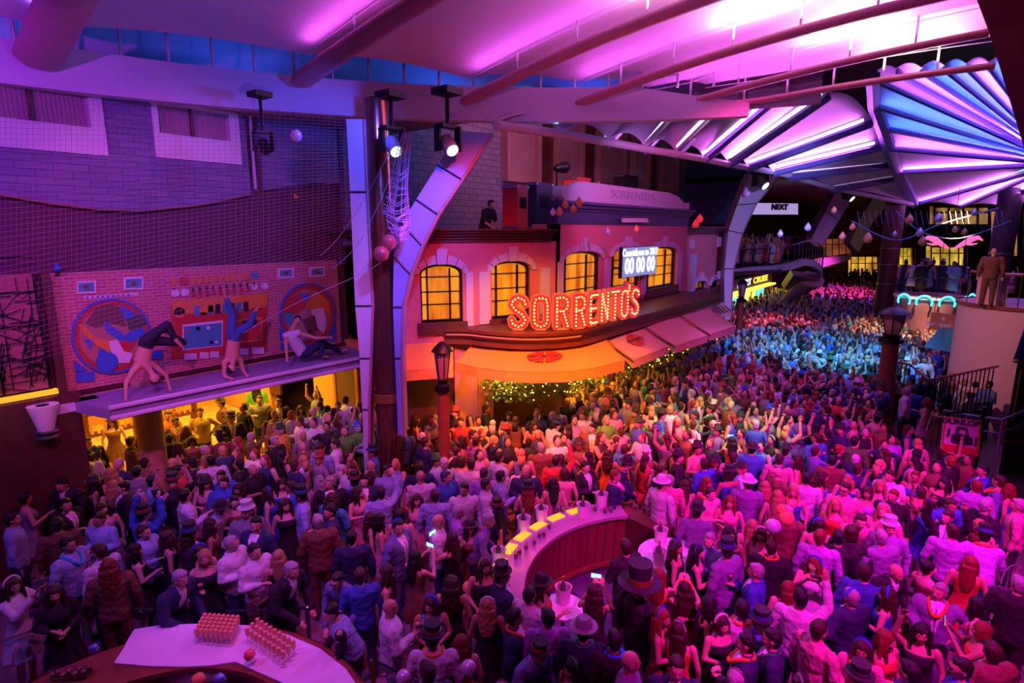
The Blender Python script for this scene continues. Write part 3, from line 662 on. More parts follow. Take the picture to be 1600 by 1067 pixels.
# name board on the roof edge (pale, curved shoulders)
u0, zb = WC.pix(872, 318); u1, _ = WC.pix(1068, 320); zt_ = WC.pix(930, 292)[1]
u0 = WC.pix(872, 310)[0]; zb = 6.99; zt_ = zb+.55
bd = thing('name_board', 'long pale scroll-ended name board on the restaurant roof edge', 'sign', WC.p((u0+u1)/2, zb, .1))
mb = MB(); WC.panel(mb, [(u0, zb), (u1, zb), (u1-.1, zb+.18), (u1-1.0, zt_-.08), (u1-1.8, zt_), (u0+1.0, zt_), (u0+.6, zt_-.06), (u0+.1, zb+.2)], 0, .15); part(bd, 'board', mb, M['trim'])
part(bd, 'scroll', MB().tube([WC.p(u0+.05, zb+.2, .2), WC.p(u0+.05, zb+.2, -.1)], .18, 14), M['trim'], True); part(bd, 'scroll', MB().tube([WC.p(u1, zb+.14, .2), WC.p(u1, zb+.14, -.1)], .13, 14), M['trim'], True)
c = WC.p((u0+u1)/2-.2, zb+.3, .16); o = text('lettering', "SORRENTO'S", .34, frame_matrix(c, WC.U, (0, 0, 1)), mat('engraved', (.40, .34, .45), .7), None, .004, sx=1.6); wparent(o, bd)
sm = solo('roof_plaque', MB().poly([WC.p(*WC.pix(964, 341), .16), WC.p(*WC.pix(1003, 341), .16), WC.p(*WC.pix(1006, 347.6), .16), WC.p(*WC.pix(964, 347.6), .16)], WC.N*.03), M['white'], 'small pale plaque hanging under the middle of the navy roof band', 'plaque')
# upper cabin windows behind the roof
WU = Wall((9.9, 13.2), (34, 13.2))
for i, (x0, x1, yb) in enumerate([(783, 836, 283), (862, 905, 298), (930, 972, 300), (985, 1010, 300), (1030, 1055, 300)]):
    ua, ub = WU.pix(x0, 240)[0], WU.pix(x1, 240)[0]; zb = max(WU.pix(x0, yb)[1], 6.4)
    mb = MB(); WU.panel(mb, [(ua, zb), (ub, zb), (ub, 10.85), (ua, 10.85)], 0, .3, [[(ua+.12, zb+.45), (ub-.2, zb+.45), (ub-.2, 10.7), (ua+.12, 10.7)]])
    wo = structure(mb.build('window_%d' % (i+3), M['soffit']))
    c = MB()
    for k in range(16): u = ua+.15+(ub-ua-.35)*k/15; c.tube([WU.p(u, zb+.4, .06), WU.p(u, 10.8, .06)], (ub-ua)/26, 6)
    c.build('curtain', M['curtain'], wo, True)
mb = MB()
for x in (850, 915, 1015): u = WU.pix(x, 240)[0]; WU.rect(mb, u-.12, u+.12, 6.2, 10.85, 0, .35)
structure(mb.build('trim_8', M['darkwood']))
mb = MB().box2((34, 9.6, 6.6), (34.2, 20, 10.9)); structure(mb.build('wall_upper', mat('navy_wall', (.05, .06, .16), .7)))
# marquee shelf (dark red wood) carrying the big sign
edge = [(10.05, 9.75), (10.35, 9.3), (10.42, 8.7), (10.62, 8.0), (11.05, 7.45), (11.65, 7.1), (12.4, 6.95), (14, 6.95), (16, 6.95), (18, 6.95), (22.2, 6.95), (22.4, 8.7)]
back = [(13.2, 8.62), (10.96, 9.55), (10.4, 9.9)]
def smooth2(P, k=5):
    out = []
    for i in range(len(P)-1):
        p0 = Vector(P[max(i-1, 0)]); p1 = Vector(P[i]); p2 = Vector(P[i+1]); p3 = Vector(P[min(i+2, len(P)-1)])
        for j in range(k):
            t = j/k; out.append(.5*((2*p1)+(p2-p0)*t+(2*p0-5*p1+4*p2-p3)*t*t+(3*p1-p0-3*p2+p3)*t**3))
    out.append(Vector(P[-1])); return out
ed = smooth2(edge[:8])+[Vector(p) for p in edge[8:]]
mq = thing('marquee', 'curved dark red wooden marquee shelf wrapping the restaurant corner', 'marquee', (12, 8, 3.4))
mb = MB()
for z, h, ins in [(3.76, .08, 0), (3.68, .08, .06), (3.56, .12, .12), (3.45, .11, .05)]:
    E_ = []
    for i, p in enumerate(ed):
        d = (ed[min(i+1, len(ed)-1)]-ed[max(i-1, 0)]).normalized(); E_.append(p+Vector((-d.y, d.x))*ins)
    mb.poly([Vector((p.x, p.y, z)) for p in E_]+[Vector((p[0], p[1], z)) for p in back], (0, 0, h-.003))
part(mq, 'shelf', mb, M['darkwood'])
mb = MB(); mb.tube([Vector((p.x, p.y, 3.70))-Vector((.0, .03, 0)) for p in ed[:28]], .02, 5); part(mq, 'moulding_line', mb, M['soffit'])
# marquee letters
GL = {
 'S': [[(.48, .78), (.44, .92), (.25, 1), (.07, .92), (.02, .76), (.12, .6), (.38, .42), (.48, .24), (.42, .07), (.25, 0), (.06, .07), (.02, .22)]],
 'O': [[(.25, 0), (.07, .06), (.02, .25), (.02, .75), (.07, .94), (.25, 1), (.43, .94), (.48, .75), (.48, .25), (.43, .06), (.25, 0)]],
 'R': [[(.04, 0), (.04, 1), (.3, 1), (.44, .92), (.46, .74), (.4, .58), (.28, .53), (.04, .53)], [(.28, .53), (.47, 0)]],
 'E': [[(.45, 1), (.04, 1), (.04, 0), (.45, 0)], [(.04, .52), (.38, .52)]],
 'N': [[(.04, 0), (.04, 1), (.46, 0), (.46, 1)]],
 'T': [[(0, 1), (.5, 1)], [(.25, 1), (.25, 0)]],
 "'": [[(.12, 1), (.10, .8)]]}
sg = thing('marquee_sign', "big red marquee sign of bulb-lit letters reading SORRENTO'S on the wooden shelf", 'sign', (12, 7.6, 3.84))
bases = [(817, 514, 'S', 46), (860, 515, 'O', 46), (894, 513, 'R', 45), (921, 511, 'R', 44), (945, 508, 'E', 43), (964, 503, 'N', 42), (981, 500, 'T', 42), (973, 496, "", 0), (974, 499, '', 0)]
bases = [(810, 515.5, 'S'), (844.5, 515.5, 'O'), (877.5, 515, 'R'), (904.5, 513.5, 'R'), (925, 509.5, 'E'), (942, 505, 'N'), (958, 501.5, 'T'), (973, 499, 'O'), (989.5, 496, 'S'), (981.5, 497.5, "'")]
M['letter'] = mat('letter_red_glow', (.75, .02, .02), .4, emit=(1, .015, .01), es=1.1); M['lettershell'] = mat('letter_shell', (.70, .35, .35), .5)  # red faces glow of themselves, standing in for the bulbs' light on them
M['bulb'] = glow('bulb', (1, .75, .2), 4)
lp = [at(x, y, z=3.86) for x, y, _ in bases]
for i, (x, y, ch) in enumerate(bases):
    q = lp[i]; a = lp[max(i-1, 0)] if i < 9 else lp[7]; b = lp[min(i+1, 8)]; U_ = (b-a); U_.z = 0; U_.normalize(); N_ = Vector((U_.y, -U_.x, 0)); Hh = .69; Wd = .88; q = q+Vector((0, 0, .12 if i == 9 else 0))
    nxt = (b-a).length/(2 if 0 < i < 8 else 1); Wd = min(.92, nxt*1.32)
    if ch == "'": Wd = .5
    body = MB(); shell = MB(); bulbs = MB(); zb_ = .09
    for st_ in GL[ch]:
        P3 = [q+U_*((u-.25)*Wd)+Vector((0, 0, zb_+v*Hh)) for u, v in st_]
        for k in range(len(P3)-1):
            a_, b_ = P3[k], P3[k+1]; d = (b_-a_).normalized(); s_ = d.cross(N_)
            for mb_, r_, n0, n1 in ((shell, .105, -.10, .02), (body, .082, .0, .035)):
                mb_.poly([a_+s_*r_+N_*n0, a_-s_*r_+N_*n0, b_-s_*r_+N_*n0, b_+s_*r_+N_*n0], N_*(n1-n0))
        for p_ in P3:
            for mb_, r_, n0, n1 in ((shell, .105, -.10, .021), (body, .082, .0, .036)):
                mb_.poly([p_+N_*n0+(U_*cos(t)+Vector((0, 0, sin(t))))*r_ for t in [2*pi*j/12 for j in range(12)]], N_*(n1-n0))
        L_ = sum((P3[k+1]-P3[k]).length for k in range(len(P3)-1)); nb = max(2, round(L_/.085)); acc = 0; k = 0
        for j in range(nb+1):
            t = L_*j/nb
            while k < len(P3)-2 and acc+(P3[k+1]-P3[k]).length < t-1e-6: acc += (P3[k+1]-P3[k]).length; k += 1
            f = (t-acc)/max((P3[k+1]-P3[k]).length, 1e-6); bulbs.ell(P3[k].lerp(P3[k+1], min(f, 1))+N_*.05, (.021, .021, .021), 7, 5)
    shell.box(q+Vector((0, 0, .02)), (Wd*.35, .08, .05), atan2(U_.y, U_.x))
    lo = part(sg, 'letter', shell, M['lettershell']); 
    fc = body.build('letter_face', M['letter']); fc.parent = lo
    bo = bulbs.build('light_bulbs', M['bulb'], None, True); bo.parent = lo; bo['kind'] = 'stuff'
# awnings
def lerp2(P, f): f = f*(len(P)-1); i = min(int(f), len(P)-2); return P[i].lerp(P[i+1], f-i)
inner = [at(x, y, z=3.5) for x, y in [(748, 528), (790, 533), (820, 535), (870, 534), (925, 524), (938, 520)]]
outer = [at(x, y, z=3.18) for x, y in [(712, 566), (745, 574), (790, 580), (840, 582), (890, 580), (930, 574), (976, 563)]]
def awning(inner, outer, drop, label, mats, n=14):
    r = thing('awning', label, 'awning', outer[len(outer)//2]-Vector((0, 0, drop)), 'restaurant awnings')
    I = [lerp2(inner, k/n) for k in range(n+1)]; O = [lerp2(outer, k/n) for k in range(n+1)]
    rows = [[a.lerp(b, j/4)-Vector((0, 0, .05*sin(pi*j/4))) for a, b in zip(I, O)] for j in range(5)]
    part(r, 'canvas', MB().grid(rows, (0, 0, -.02)), mats, True)
    part(r, 'valance', MB().grid([O, [o-Vector((0, 0, drop)) for o in O]], (O[n]-O[0]).cross(Vector((0, 0, 1))).normalized()*-.015), mats)
    for a, b in ((I[0], O[0]), (I[n], O[n])): part(r, 'side_flap', MB().poly([a, b, b-Vector((0, 0, drop)), a-Vector((0, 0, .1))], (0.01, .01, 0)), mats)
    fr = MB()
    for k in range(0, n+1, max(1, n//3)): fr.tube([I[k]-Vector((0, 0, .12)), O[k]-Vector((0, 0, .06))], .018, 5)
    part(r, 'frame', fr, M['black'])
    return r, I, O
r0, I0, O0 = awning(inner, outer, .24, 'big bulging orange-lit awning round the restaurant corner with a round logo', M['awning'], 18)
def logo(r, c, ux, uy, w_, h_, txt, lift=.02):
    n_ = ux.cross(uy).normalized(); n_ = n_ if n_.z > 0 else -n_
    mb = MB()
    for k in range(8):
        a0 = 2*pi*k/8+.06; a1 = 2*pi*(k+1)/8-.06
        mb.poly([c+n_*lift+ux*(w_*rr*cos(a))+uy*(h_*rr*sin(a)) for rr, a in [(.08, (a0+a1)/2)]+[(1, a0+(a1-a0)*j/4) for j in range(5)]], n_*.008)
    part(r, 'logo_print', mb, M['redprint'])
    o = text('logo_lettering', txt, h_*.62, frame_matrix(c+n_*(lift+.012), ux, uy), M['dark'], None, .004, sx=1.0); wparent(o, r)
p00 = at(822, 558, z=3.34); pc = at(848, 558, z=3.335)
def onsheet(I, O, u, v): return lerp2(I, u).lerp(lerp2(O, u), v)-Vector((0, 0, .05*sin(pi*v)))
def logo_on(r, I, O, u, v, w_, h_):
    c = onsheet(I, O, u, v); ux = (onsheet(I, O, u+.03, v)-onsheet(I, O, u-.03, v)).normalized(); uy = (onsheet(I, O, u, v-.1)-onsheet(I, O, u, v+.1)).normalized()
    logo(r, c, ux, uy, w_, h_, "Sorrento's", .05)
logo_on(r0, I0, O0, .53, .5, .40, .33)
sq = [((940, 523), (1000, 507), (1045, 541), (990, 562)), ((1006, 508), (1062, 495), (1106, 524), (1055, 540)), ((1066, 493), (1108, 482), (1149, 509), (1110, 522)), ((1113, 477), (1130, 472), (1143, 484), (1122, 489))]
aw_l = ['square pale awning with a round logo, nearest the big orange awning', 'second square pale awning along the restaurant front, without a logo', 'third square pale awning along the restaurant front', 'small fourth awning at the far end of the restaurant front']
for k, (a, b, c_, d_) in enumerate(sq):
    I = [at(*a, z=3.45), at(*b, z=3.45)]; O = [at(*d_, z=3.05), at(*c_, z=3.05)]
    r1, I1, O1 = awning(I, O, .22, aw_l[k], M['awning2'], 8)
    if k == 0: logo_on(r1, I1, O1, .5, .45, .36, .34)
mb = MB()
I = [at(640, 515, z=3.3), at(705, 545, z=3.3)]; O = [at(600, 545, z=2.9), at(690, 572, z=2.9)]
awning([WA.p(0.1, 3.45, 0), WA.p(1.9, 3.45, 0)], [WA.p(-.1, 3.0, .9), WA.p(1.7, 3.0, .9)], .25, 'dark red awning left of the restaurant corner beside the copper column', M['awning'], 8)
# garland of foliage with fairy lights under the awnings
def foliage(name, pts_, r, n, label, cat, lights=True):
    rt = thing(name, label, cat, pts_[0]); mb = MB(); lb = MB(); rg = random.Random(5)
    for i in range(n):
        p = lerp2(pts_, rg.random())+Vector((rg.uniform(-r, r), rg.uniform(-r, r), rg.uniform(-r*1.3, r)))
        a = Vector((rg.uniform(-1, 1), rg.uniform(-1, 1), rg.uniform(-1, 1))).normalized()*.07; b = a.orthogonal().normalized()*.035
        mb.add([p-a, p+b, p+a, p-b], [(0, 1, 2, 3)])
        if i % 9 == 0: lb.ell(p, (.016, .016, .016), 6, 4)
    o = part(rt, 'leaves', mb, mat('leaves', (.10, .16, .03), .6)); o['kind'] = 'stuff'
    if lights: o = part(rt, 'fairy_lights', lb, glow('fairy', (1, .7, .1), 9)); o['kind'] = 'stuff'
foliage('lit_garland', [Vector((12.9, 6.5, 2.75)), Vector((16, 6.5, 2.75)), Vector((20, 6.4, 2.75))], .22, 1600, 'leafy garland with yellow fairy lights under the square awnings', 'garland')
foliage('lit_garland', [Vector((11.0, 9.2, 2.3)), Vector((11.3, 8.3, 2.4)), Vector((12.4, 7.6, 2.4)), Vector((14, 7.6, 2.4))], .3, 1200, 'leafy garland with yellow fairy lights behind the big orange awning', 'garland')
# ground-floor wall inside the restaurant terrace: warm lit shop windows
mb = MB()
W2 = Wall((13.3, 8.45), (22.5, 8.45))
rw = thing('terrace_doors', 'row of warm-lit glass doors under the restaurant marquee', 'door', (15, 9, 0))
for k in range(6): W2.rect(mb, .3+k*1.4, 1.2+k*1.4, .2, 2.3, .02, .08)
part(rw, 'glass', mb, M['warm_win'])
mb = MB()
for k in range(7): W2.rect(mb, .05+k*1.4, .25+k*1.4, 0, 2.6, .02, .16)
W2.rect(mb, .05, 8.7, 2.3, 2.6, .02, .14); part(rw, 'frame', mb, M['wood'])
# countdown screen
cs = thing('countdown_screen', 'lit countdown screen with white digits hanging before the arched windows', 'screen', at(999, 433, t=8.2))
tl, tr, br, bl_ = at(973, 387, t=8.2), at(1026, 383, t=8.2), at(1027, 428, t=8.2), at(974, 434, t=8.2)
z0, z1 = (bl_.z+br.z)/2, (tl.z+tr.z)/2; s0, s1 = tl.x, tr.x
mb = MB().box2((s0, 8.2, z0), (s1, 8.32, z1)); part(cs, 'casing', mb, M['black'])
mb = MB().box2((s0+.02, 8.18, z0+.02), (s1-.02, 8.2, z1-.02)); part(cs, 'display', mb, glow('display', (.42, .42, .95), .55))
gw = glow('digit', (.75, .95, 1), 2.5)
o = text('countdown_text', 'Countdown to 2017', (s1-s0)*.125, frame_matrix((((s0+s1)/2), 8.17, z0+(z1-z0)*.8), (1, 0, 0), (0, 0, 1)), gw, None, .004, bold=.004); wparent(o, cs)
o = text('countdown_text', '00 00 00', (s1-s0)*.27, frame_matrix((((s0+s1)/2), 8.17, z0+(z1-z0)*.36), (1, 0, 0), (0, 0, 1)), gw, None, .004, sx=.92, bold=.012); wparent(o, cs)
mb = MB(); mb.tube([(s0+.2, 8.3, z0+.3), (s0+.2, 8.6, z0+.3)], .03); mb.tube([(s1-.2, 8.3, z0+.3), (s1-.2, 8.6, z0+.3)], .03); part(cs, 'wall_bracket', mb, M['black'])
# equipment on the roof
def gear(px, py, d, w_, h_, label, name='equipment_case', cat='case', mats=None):
    q = at(px, py, t=d-7.6); zb_ = 6.24
    r = thing(name, label, cat, (q.x, q.y, zb_)); hh = max(q.z+h_/2-zb_, .3); mb = MB(); mb.box((q.x, q.y, zb_+hh/2), (w_, .5, hh), 0); part(r, 'case', mb, mats or M['dark'])
    for sx in (-1, 1):
        for z in (.05, hh-.05): part(r, 'corner', MB().box((q.x+sx*w_/2, q.y, zb_+z), (.05, .54, .06)), M['steel'])
    m2 = MB(); m2.box((q.x, q.y-.26, zb_+hh*.6), (w_*.6, .02, hh*.25)); part(r, 'grille', m2, M['black']); return r
gear(805, 308, 17, .45, .6, 'small red equipment case on the roof behind the dark cornice', mats=M['red'])
gear(840, 300, 17.5, .8, .5, 'black equipment case right of the red case on the roof')
gear(902, 285, 18, .9, .3, 'low red case left of the two seated technicians', mats=M['red'])
gear(978, 282, 19, 1.3, .4, 'wide black mixing desk on the roof beside the singer')
r = thing('stage_light', 'black spotlight on a thin stand on the roof, left of the technicians', 'light', at(872, 262, t=10.6)); q = at(870, 263, t=10.6)
mb = MB(); mb.cap(q, .12, q+Vector((.3, -.1, .05)), .2, 12); part(r, 'lamp_head', mb, M['black'], True)
mb = MB(); mb.tube([q, (q.x, q.y, 6.24)], .03); part(r, 'stand', mb, M['black'])

# ---------------------------------------------------------------- lamp posts
def lamp_post(px, py, d, ztop, rb, label, sc_=1.0):
    q = at(px, py, d=d); x, y = q.x, q.y
    r = thing('lamp_post', label, 'lamp post', (x, y, 0)); zt_ = ztop-1.0*sc_
    mb = MB(); mb.lathe([(0, 0), (rb*1.5, 0), (rb*1.5, .3), (rb*1.05, .4), (rb, .6), (rb*.85, zt_-.1), (0, zt_-.1)], (x, y, 0), 18); part(r, 'pole', mb, M['wood'], True)
    mb = MB(); mb.lathe([(rb*.8, zt_-.12), (rb*1.3, zt_-.08), (rb*1.3, zt_+.04), (rb*.7, zt_+.1), (rb*1.1, zt_+.16), (0, zt_+.18)], (x, y, 0), 18); part(r, 'collar', mb, M['black'], True)
    mb = MB(); mb.lathe([(rb*.7, zt_+.18), (rb*1.25, ztop-.22), (0, ztop-.22)], (x, y, 0), 6); part(r, 'lantern_glass', mb, mat('lantern_glass', (.28, .14, .2), .25))
    mb = MB(); mb.lathe([(rb*1.7, ztop-.22), (rb*1.2, ztop-.12), (rb*.4, ztop-.02), (0, ztop)], (x, y, 0), 18); 
    for k in range(6): a = pi/3*k; mb.tube([(x+rb*.75*cos(a), y+rb*.75*sin(a), zt_+.18), (x+rb*1.25*cos(a), y+rb*1.25*sin(a), ztop-.22)], .015, 4)
    part(r, 'lantern_cap', mb, M['black'], True); return r
lamp_post(691, 560, 12, 3.9, .14, 'dark red street lamp post in front of the left restaurant awning')
lamp_post(1389, 560, 17, 4.0, .26, 'thick dark brown lamp post with a lantern rising from the crowd')
lamp_post(1158, 470, 27, 4.0, .16, 'slim dark lamp post beside the far travel shop')

# ---------------------------------------------------------------- far left: travel shop, walkway
WT = Wall((34, 11.5), (75, 11.5)); mb = MB(); WT.rect(mb, 0, 41, 0, 3.7, -.3, 0); WT.rect(mb, 0, 41, 3.7, 9, -3.0, -2.7); structure(mb.build('wall_left_4', M['darkwall']))
structure(MB().box2((27.6, 12.5, 0), (34, 12.8, 6.2)).build('wall_left_5', M['dark']))
shp = thing('travel_shop', 'bright yellow and teal lit shopfront with a sign reading NEXTCRUISE', 'shop', WT.p(4, 0, 0))
u0, zt_ = WT.pix(1141, 459); u1, _ = WT.pix(1196, 459)
mb = MB()
for k, (a, b) in enumerate([(1142, 1150), (1152, 1156), (1159, 1170), (1173, 1178)]): ua = WT.pix(a, 480)[0]; ub = WT.pix(b, 480)[0]; WT.rect(mb, ua, ub, .3, zt_-.1, .0, .05)
part(shp, 'lit_window', mb, glow('shop_yellow', (1, .8, .15), 1.6))
mb = MB(); WT.rect(mb, WT.pix(1180, 480)[0], WT.pix(1190, 480)[0], .2, zt_-.1, 0, .06); part(shp, 'lit_panel', MB().add([WT.p(u, z, n) for u in (WT.pix(1143, 480)[0], WT.pix(1149, 480)[0]) for z in (.2, 1.8) for n in (.06, .1)], [(0, 1, 3, 2), (4, 6, 7, 5), (0, 4, 5, 1), (2, 3, 7, 6), (0, 2, 6, 4), (1, 5, 7, 3)]), glow('shop_teal', (.1, .9, .85), 1.2)); part(shp, 'lit_panel', mb, glow('shop_teal', (.1, .9, .85), 1.2))
mb = MB(); WT.rect(mb, u0-1, u1+.8, zt_-.05, zt_+.07, 0, .5); part(shp, 'light_strip', mb, glow('strip_yellow', (1, .75, .05), 2.5))
c = WT.p(WT.pix(1161, 446)[0], WT.pix(1150, 446)[1], .3)
mb = MB(); WT.rect(mb, u0-1, WT.pix(1200, 440)[0], zt_+.15, zt_+.95, 0, .25); part(shp, 'fascia', mb, mat('shop_fascia', (.12, .05, .18), .5))
ua = WT.pix(1146, 440)[0]; ub = WT.pix(1168, 440)[0]; uc = WT.pix(1196, 440)[0]
for s_, a_, b_, colr in (('#NEXT', ua, ub, (.8, .9, 1)), ('CRUISE', ub, uc, (1, .55, .05))):
    o = text('shop_lettering', s_, .62, frame_matrix(WT.p((a_+b_)/2, zt_+.55, .27), WT.U, (0, 0, 1)), glow('shop_letter', colr, 2.2), None, .02, sx=(b_-a_)/(.62*len(s_)*.68)); wparent(o, shp)
# upper walkway with bow-shaped end
wk = thing('upper_walkway', 'curved pale upper walkway with a bow-shaped orange end above the shop', 'walkway', at(1200, 420, d=32))
def wpt(px, py, d): return at(px, py, d=d)
frontp = [(1138, 432, 30), (1170, 428, 31), (1210, 425, 32), (1240, 420, 32.5), (1258, 414, 33), (1272, 416, 33), (1283, 424, 34), (1284, 436, 35.5)]
rows = [[wpt(x, y, d)+Vector((0, 0, .35)) for x, y, d in frontp], [wpt(x, y, d)+Vector((0, 0, -.02)) for x, y, d in frontp]]
zt2 = rows[0][0].z
part(wk, 'fascia', MB().grid(rows, (.1, .25, 0)), M['cream'], True)
dk = MB(); dk.poly([rows[0][0]*1, ]+[Vector((p.x, p.y, 4.1)) for p in rows[0][1:]]+[Vector((45, 8, 4.1)), Vector((60, 13.8, 4.1)), Vector((27, 13.8, 4.1))] if False else [Vector((26.5, 9.3, 4.1)), Vector((29.5, 8.9, 4.1)), Vector((32, 8.3, 4.1)), Vector((34, 7.5, 4.1)), Vector((36.5, 8.0, 4.1)), Vector((44, 9.5, 4.1)), Vector((60, 10, 4.1)), Vector((60, 14, 4.1)), Vector((26.5, 14, 4.1))], (0, 0, -.15))
part(wk, 'deck', dk, M['dark'])
rl = MB()
for j in range(len(frontp)-1):
    a = rows[0][j]; b = rows[0][j+1]
    rl.tube([a+Vector((0, 0, 1.0)), b+Vector((0, 0, 1.0))], .04, 5)
    for f in (0, .33, .66): p = a.lerp(b, f); rl.tube([p, p+Vector((0, 0, 1))], .02, 4)
part(wk, 'railing', rl, M['steel'])
mb = MB(); a = wpt(1222, 474, 37); b = wpt(1268, 436, 35); mb.tube([a, a.lerp(b, .5), b], [.35, .6, 1.0], 10, flat=.6); part(wk, 'strut', mb, M['soffit'], True)
mb = MB(); mb.grid([[wpt(1240, 430, 33.5), wpt(1282, 438, 35)], [wpt(1225, 452, 36), wpt(1260, 462, 37)]], (0, .2, .3)); part(wk, 'underside', mb, mat('bronze_mesh', (.35, .22, .12), .4, metal=.5))
ww = solo('walkway_ledge', MB().grid([[at(1285, 405, d=42), at(1332, 397, d=48)], [at(1285, 418, d=42), at(1328, 406, d=48)]], (.2, .6, 0)), M['cream'], 'pale curved ledge continuing the walkway right of its bow end', 'ledge')
bb = thing('lit_billboard', 'wide pale lit board high up between the far arches', 'sign', at(1212, 327, d=34))
P = [at(1178, 317, d=33.5), at(1247, 318, d=36), at(1247, 335, d=36), at(1172, 335, d=33.5)]
part(bb, 'board', MB().poly(P, (0, .2, 0)), glow('board_lilac', (.50, .36, .75), .8))
c = (P[0]+P[1]+P[2]+P[3])/4; c += (P[1]-P[0])*.05
o = text('lettering', 'NEXT', .42, frame_matrix(c+Vector((-.3, -.15, .08)), (P[1]-P[0]), (0, 0, 1)), M['dark'], None, .02, sx=1.5, bold=.03); wparent(o, bb)
# far end: lit shop bays, dark column
for k, (x0, x1, y0, y1, d, colr, st_, lb_) in enumerate([
    (1330, 1374, 400, 432, 60, (1, .5, .05), 1.0, 'far amber lit alcove left of the dark column'),
    (1405, 1430, 387, 425, 46, (1, .6, .05), 1.4, 'narrow amber lit doorway right of the dark column'),
    (1455, 1512, 385, 415, 40, (1, .62, .06), 1.1, 'wide amber lit arch behind the far round stage'),
    (1560, 1600, 330, 400, 34, (1, .45, .08), .5, 'dim amber upper lounge at the right edge'),
    (1460, 1550, 322, 350, 45, (1, .5, .1), .45, 'dim amber upper gallery above the far round stage'),
    (1215, 1250, 450, 472, 44, (1, .6, .05), 1.1, 'small amber lit kiosk under the walkway bow'),
    (1290, 1332, 372, 400, 62, (.5, .12, .05), .6, 'dim red lit bay behind the distant arches')]):
    a, b, c_, d__ = at(x0, y0, d=d), at(x1, y0, d=d), at(x1, y1, d=d), at(x0, y1, d=d)
    r = thing('lit_bay', lb_, 'shopfront', (d__+c_)/2)
    fw = Vector((cos(AZ), sin(AZ), 0))
    part(r, 'lit_back', MB().poly([a+fw*.4, b+fw*.4, c_+fw*.4, d__+fw*.4], fw*.1), glow('bay_light', colr, st_*.9, .9, (1, 1, 1), [q_*.25 for q_ in colr]))
    e = MB(); w_ = (b-a).length; n_ = 4
    for j in range(n_+1): p = a.lerp(b, j/n_); p2 = d__.lerp(c_, j/n_); e.tube([p, p2], w_*.018, 4)
    e.tube([a, b], w_*.03, 4); e.tube([a.lerp(d__, .35), b.lerp(c_, .35)], w_*.015, 4)
    part(r, 'frame', e, M['darkwood'])
dc = thing('dark_column', 'tall dark column with chrome bands rising at the far end of the crowd', 'column', at(1389, 500, d=33)); q = at(1390, 400, d=33)
mb = MB(); mb.lathe([(0, 0), (.48, 0), (.48, 8.5), (0, 8.5)], (q.x, q.y, 0), 20); part(dc, 'shaft', mb, M['darkwood'], True)
mb = MB()
for z in (3.2, 4.3, 5.2): mb.lathe([(.48, z), (.5, z), (.5, z+.06), (.48, z+.06)], (q.x, q.y, 0), 20)
part(dc, 'band', mb, M['steel'], True)
dc2 = thing('dark_column', 'dark column right of the far amber arch, at the right edge', 'column', at(1572, 400, d=30)); q = at(1570, 360, d=30)
part(dc2, 'shaft', MB().lathe([(0, 0), (.5, 0), (.5, 8.5), (0, 8.5)], (q.x, q.y, 0), 20), M['dark'], True); part(dc2, 'band', MB().lathe([(.5, 5), (.53, 5), (.53, 5.1), (.5, 5.1)], (q.x, q.y, 0), 20), M['steel'], True)
# far round stage with cyan tubes
q = at(1455, 470, d=28.5); zc = 2.95
rs = thing('round_stage', 'far round raised stage with glowing cyan tube loops round its rim', 'stage', (q.x, q.y, 0))
mb = MB(); mb.lathe([(0, 0), (1.0, 0), (1.1, zc-.9), (1.35, zc-.6), (1.45, zc-.15), (1.55, zc), (1.55, zc+.1), (0, zc+.1)], (q.x, q.y, 0), 32); part(rs, 'drum', mb, mat('stage_drum', (.6, .25, .3), .5), True)
mb = MB(); mb.lathe([(1.56, zc-.02), (1.62, zc), (1.62, zc+.12), (1.56, zc+.12)], (q.x, q.y, 0), 32); part(rs, 'rim', mb, M['cream'], True)
g = glow('cyan_tube', (.05, .85, .9), 2.5)
for k in range(6):
    a = AZ+pi+radians(-75+30*k); mb = MB(); c = Vector((q.x+1.62*cos(a), q.y+1.62*sin(a), zc-.1)); tg = Vector((-sin(a), cos(a), 0))
    mb.tube([c+tg*(.32*cos(t))+Vector((0, 0, .32*sin(t)))+Vector((cos(a), sin(a), 0))*.1 for t in [pi*1.15-pi*1.3*j/10 for j in range(11)]], .045, 6); part(rs, 'light_tube', mb, g, True)
# stage with curved pale wall on the right, brass rail
C0 = Vector((24.45, -2.0, 0)); zd = 3.92
ps = thing('curved_balcony', 'pale pink curved balcony wall with a brass-railed deck at the right', 'balcony', C0)
mb = MB(); mb.lathe([(1.8, 0), (1.8, zd), (0, zd)], C0, 48); part(ps, 'curved_wall', mb, mat('pale_pink_wall', (.72, .48, .46), .6), True)
mb = MB(); mb.lathe([(1.8, zd-.1), (1.87, zd-.08), (1.87, zd+.02), (1.8, zd+.04)], C0, 48); part(ps, 'rim', mb, M['wood'], True)
mb = MB(); arc = [C0+Vector((1.78*cos(a), 1.78*sin(a), 0)) for a in [AZ+pi+radians(-100+200*j/24) for j in range(25)]]
mb.tube([p+Vector((0, 0, zd+1.0)) for p in arc], .04, 6)
for p in arc[::2]: mb.tube([p+Vector((0, 0, zd)), p+Vector((0, 0, zd+1))], .018, 5)
part(ps, 'railing', mb, M['copper'])
mb = MB(); mb.box(C0+Vector((-.9, 1.0, zd+.5)), (.9, .25, 1.0), AZ); part(ps, 'console', mb, M['awning2'])
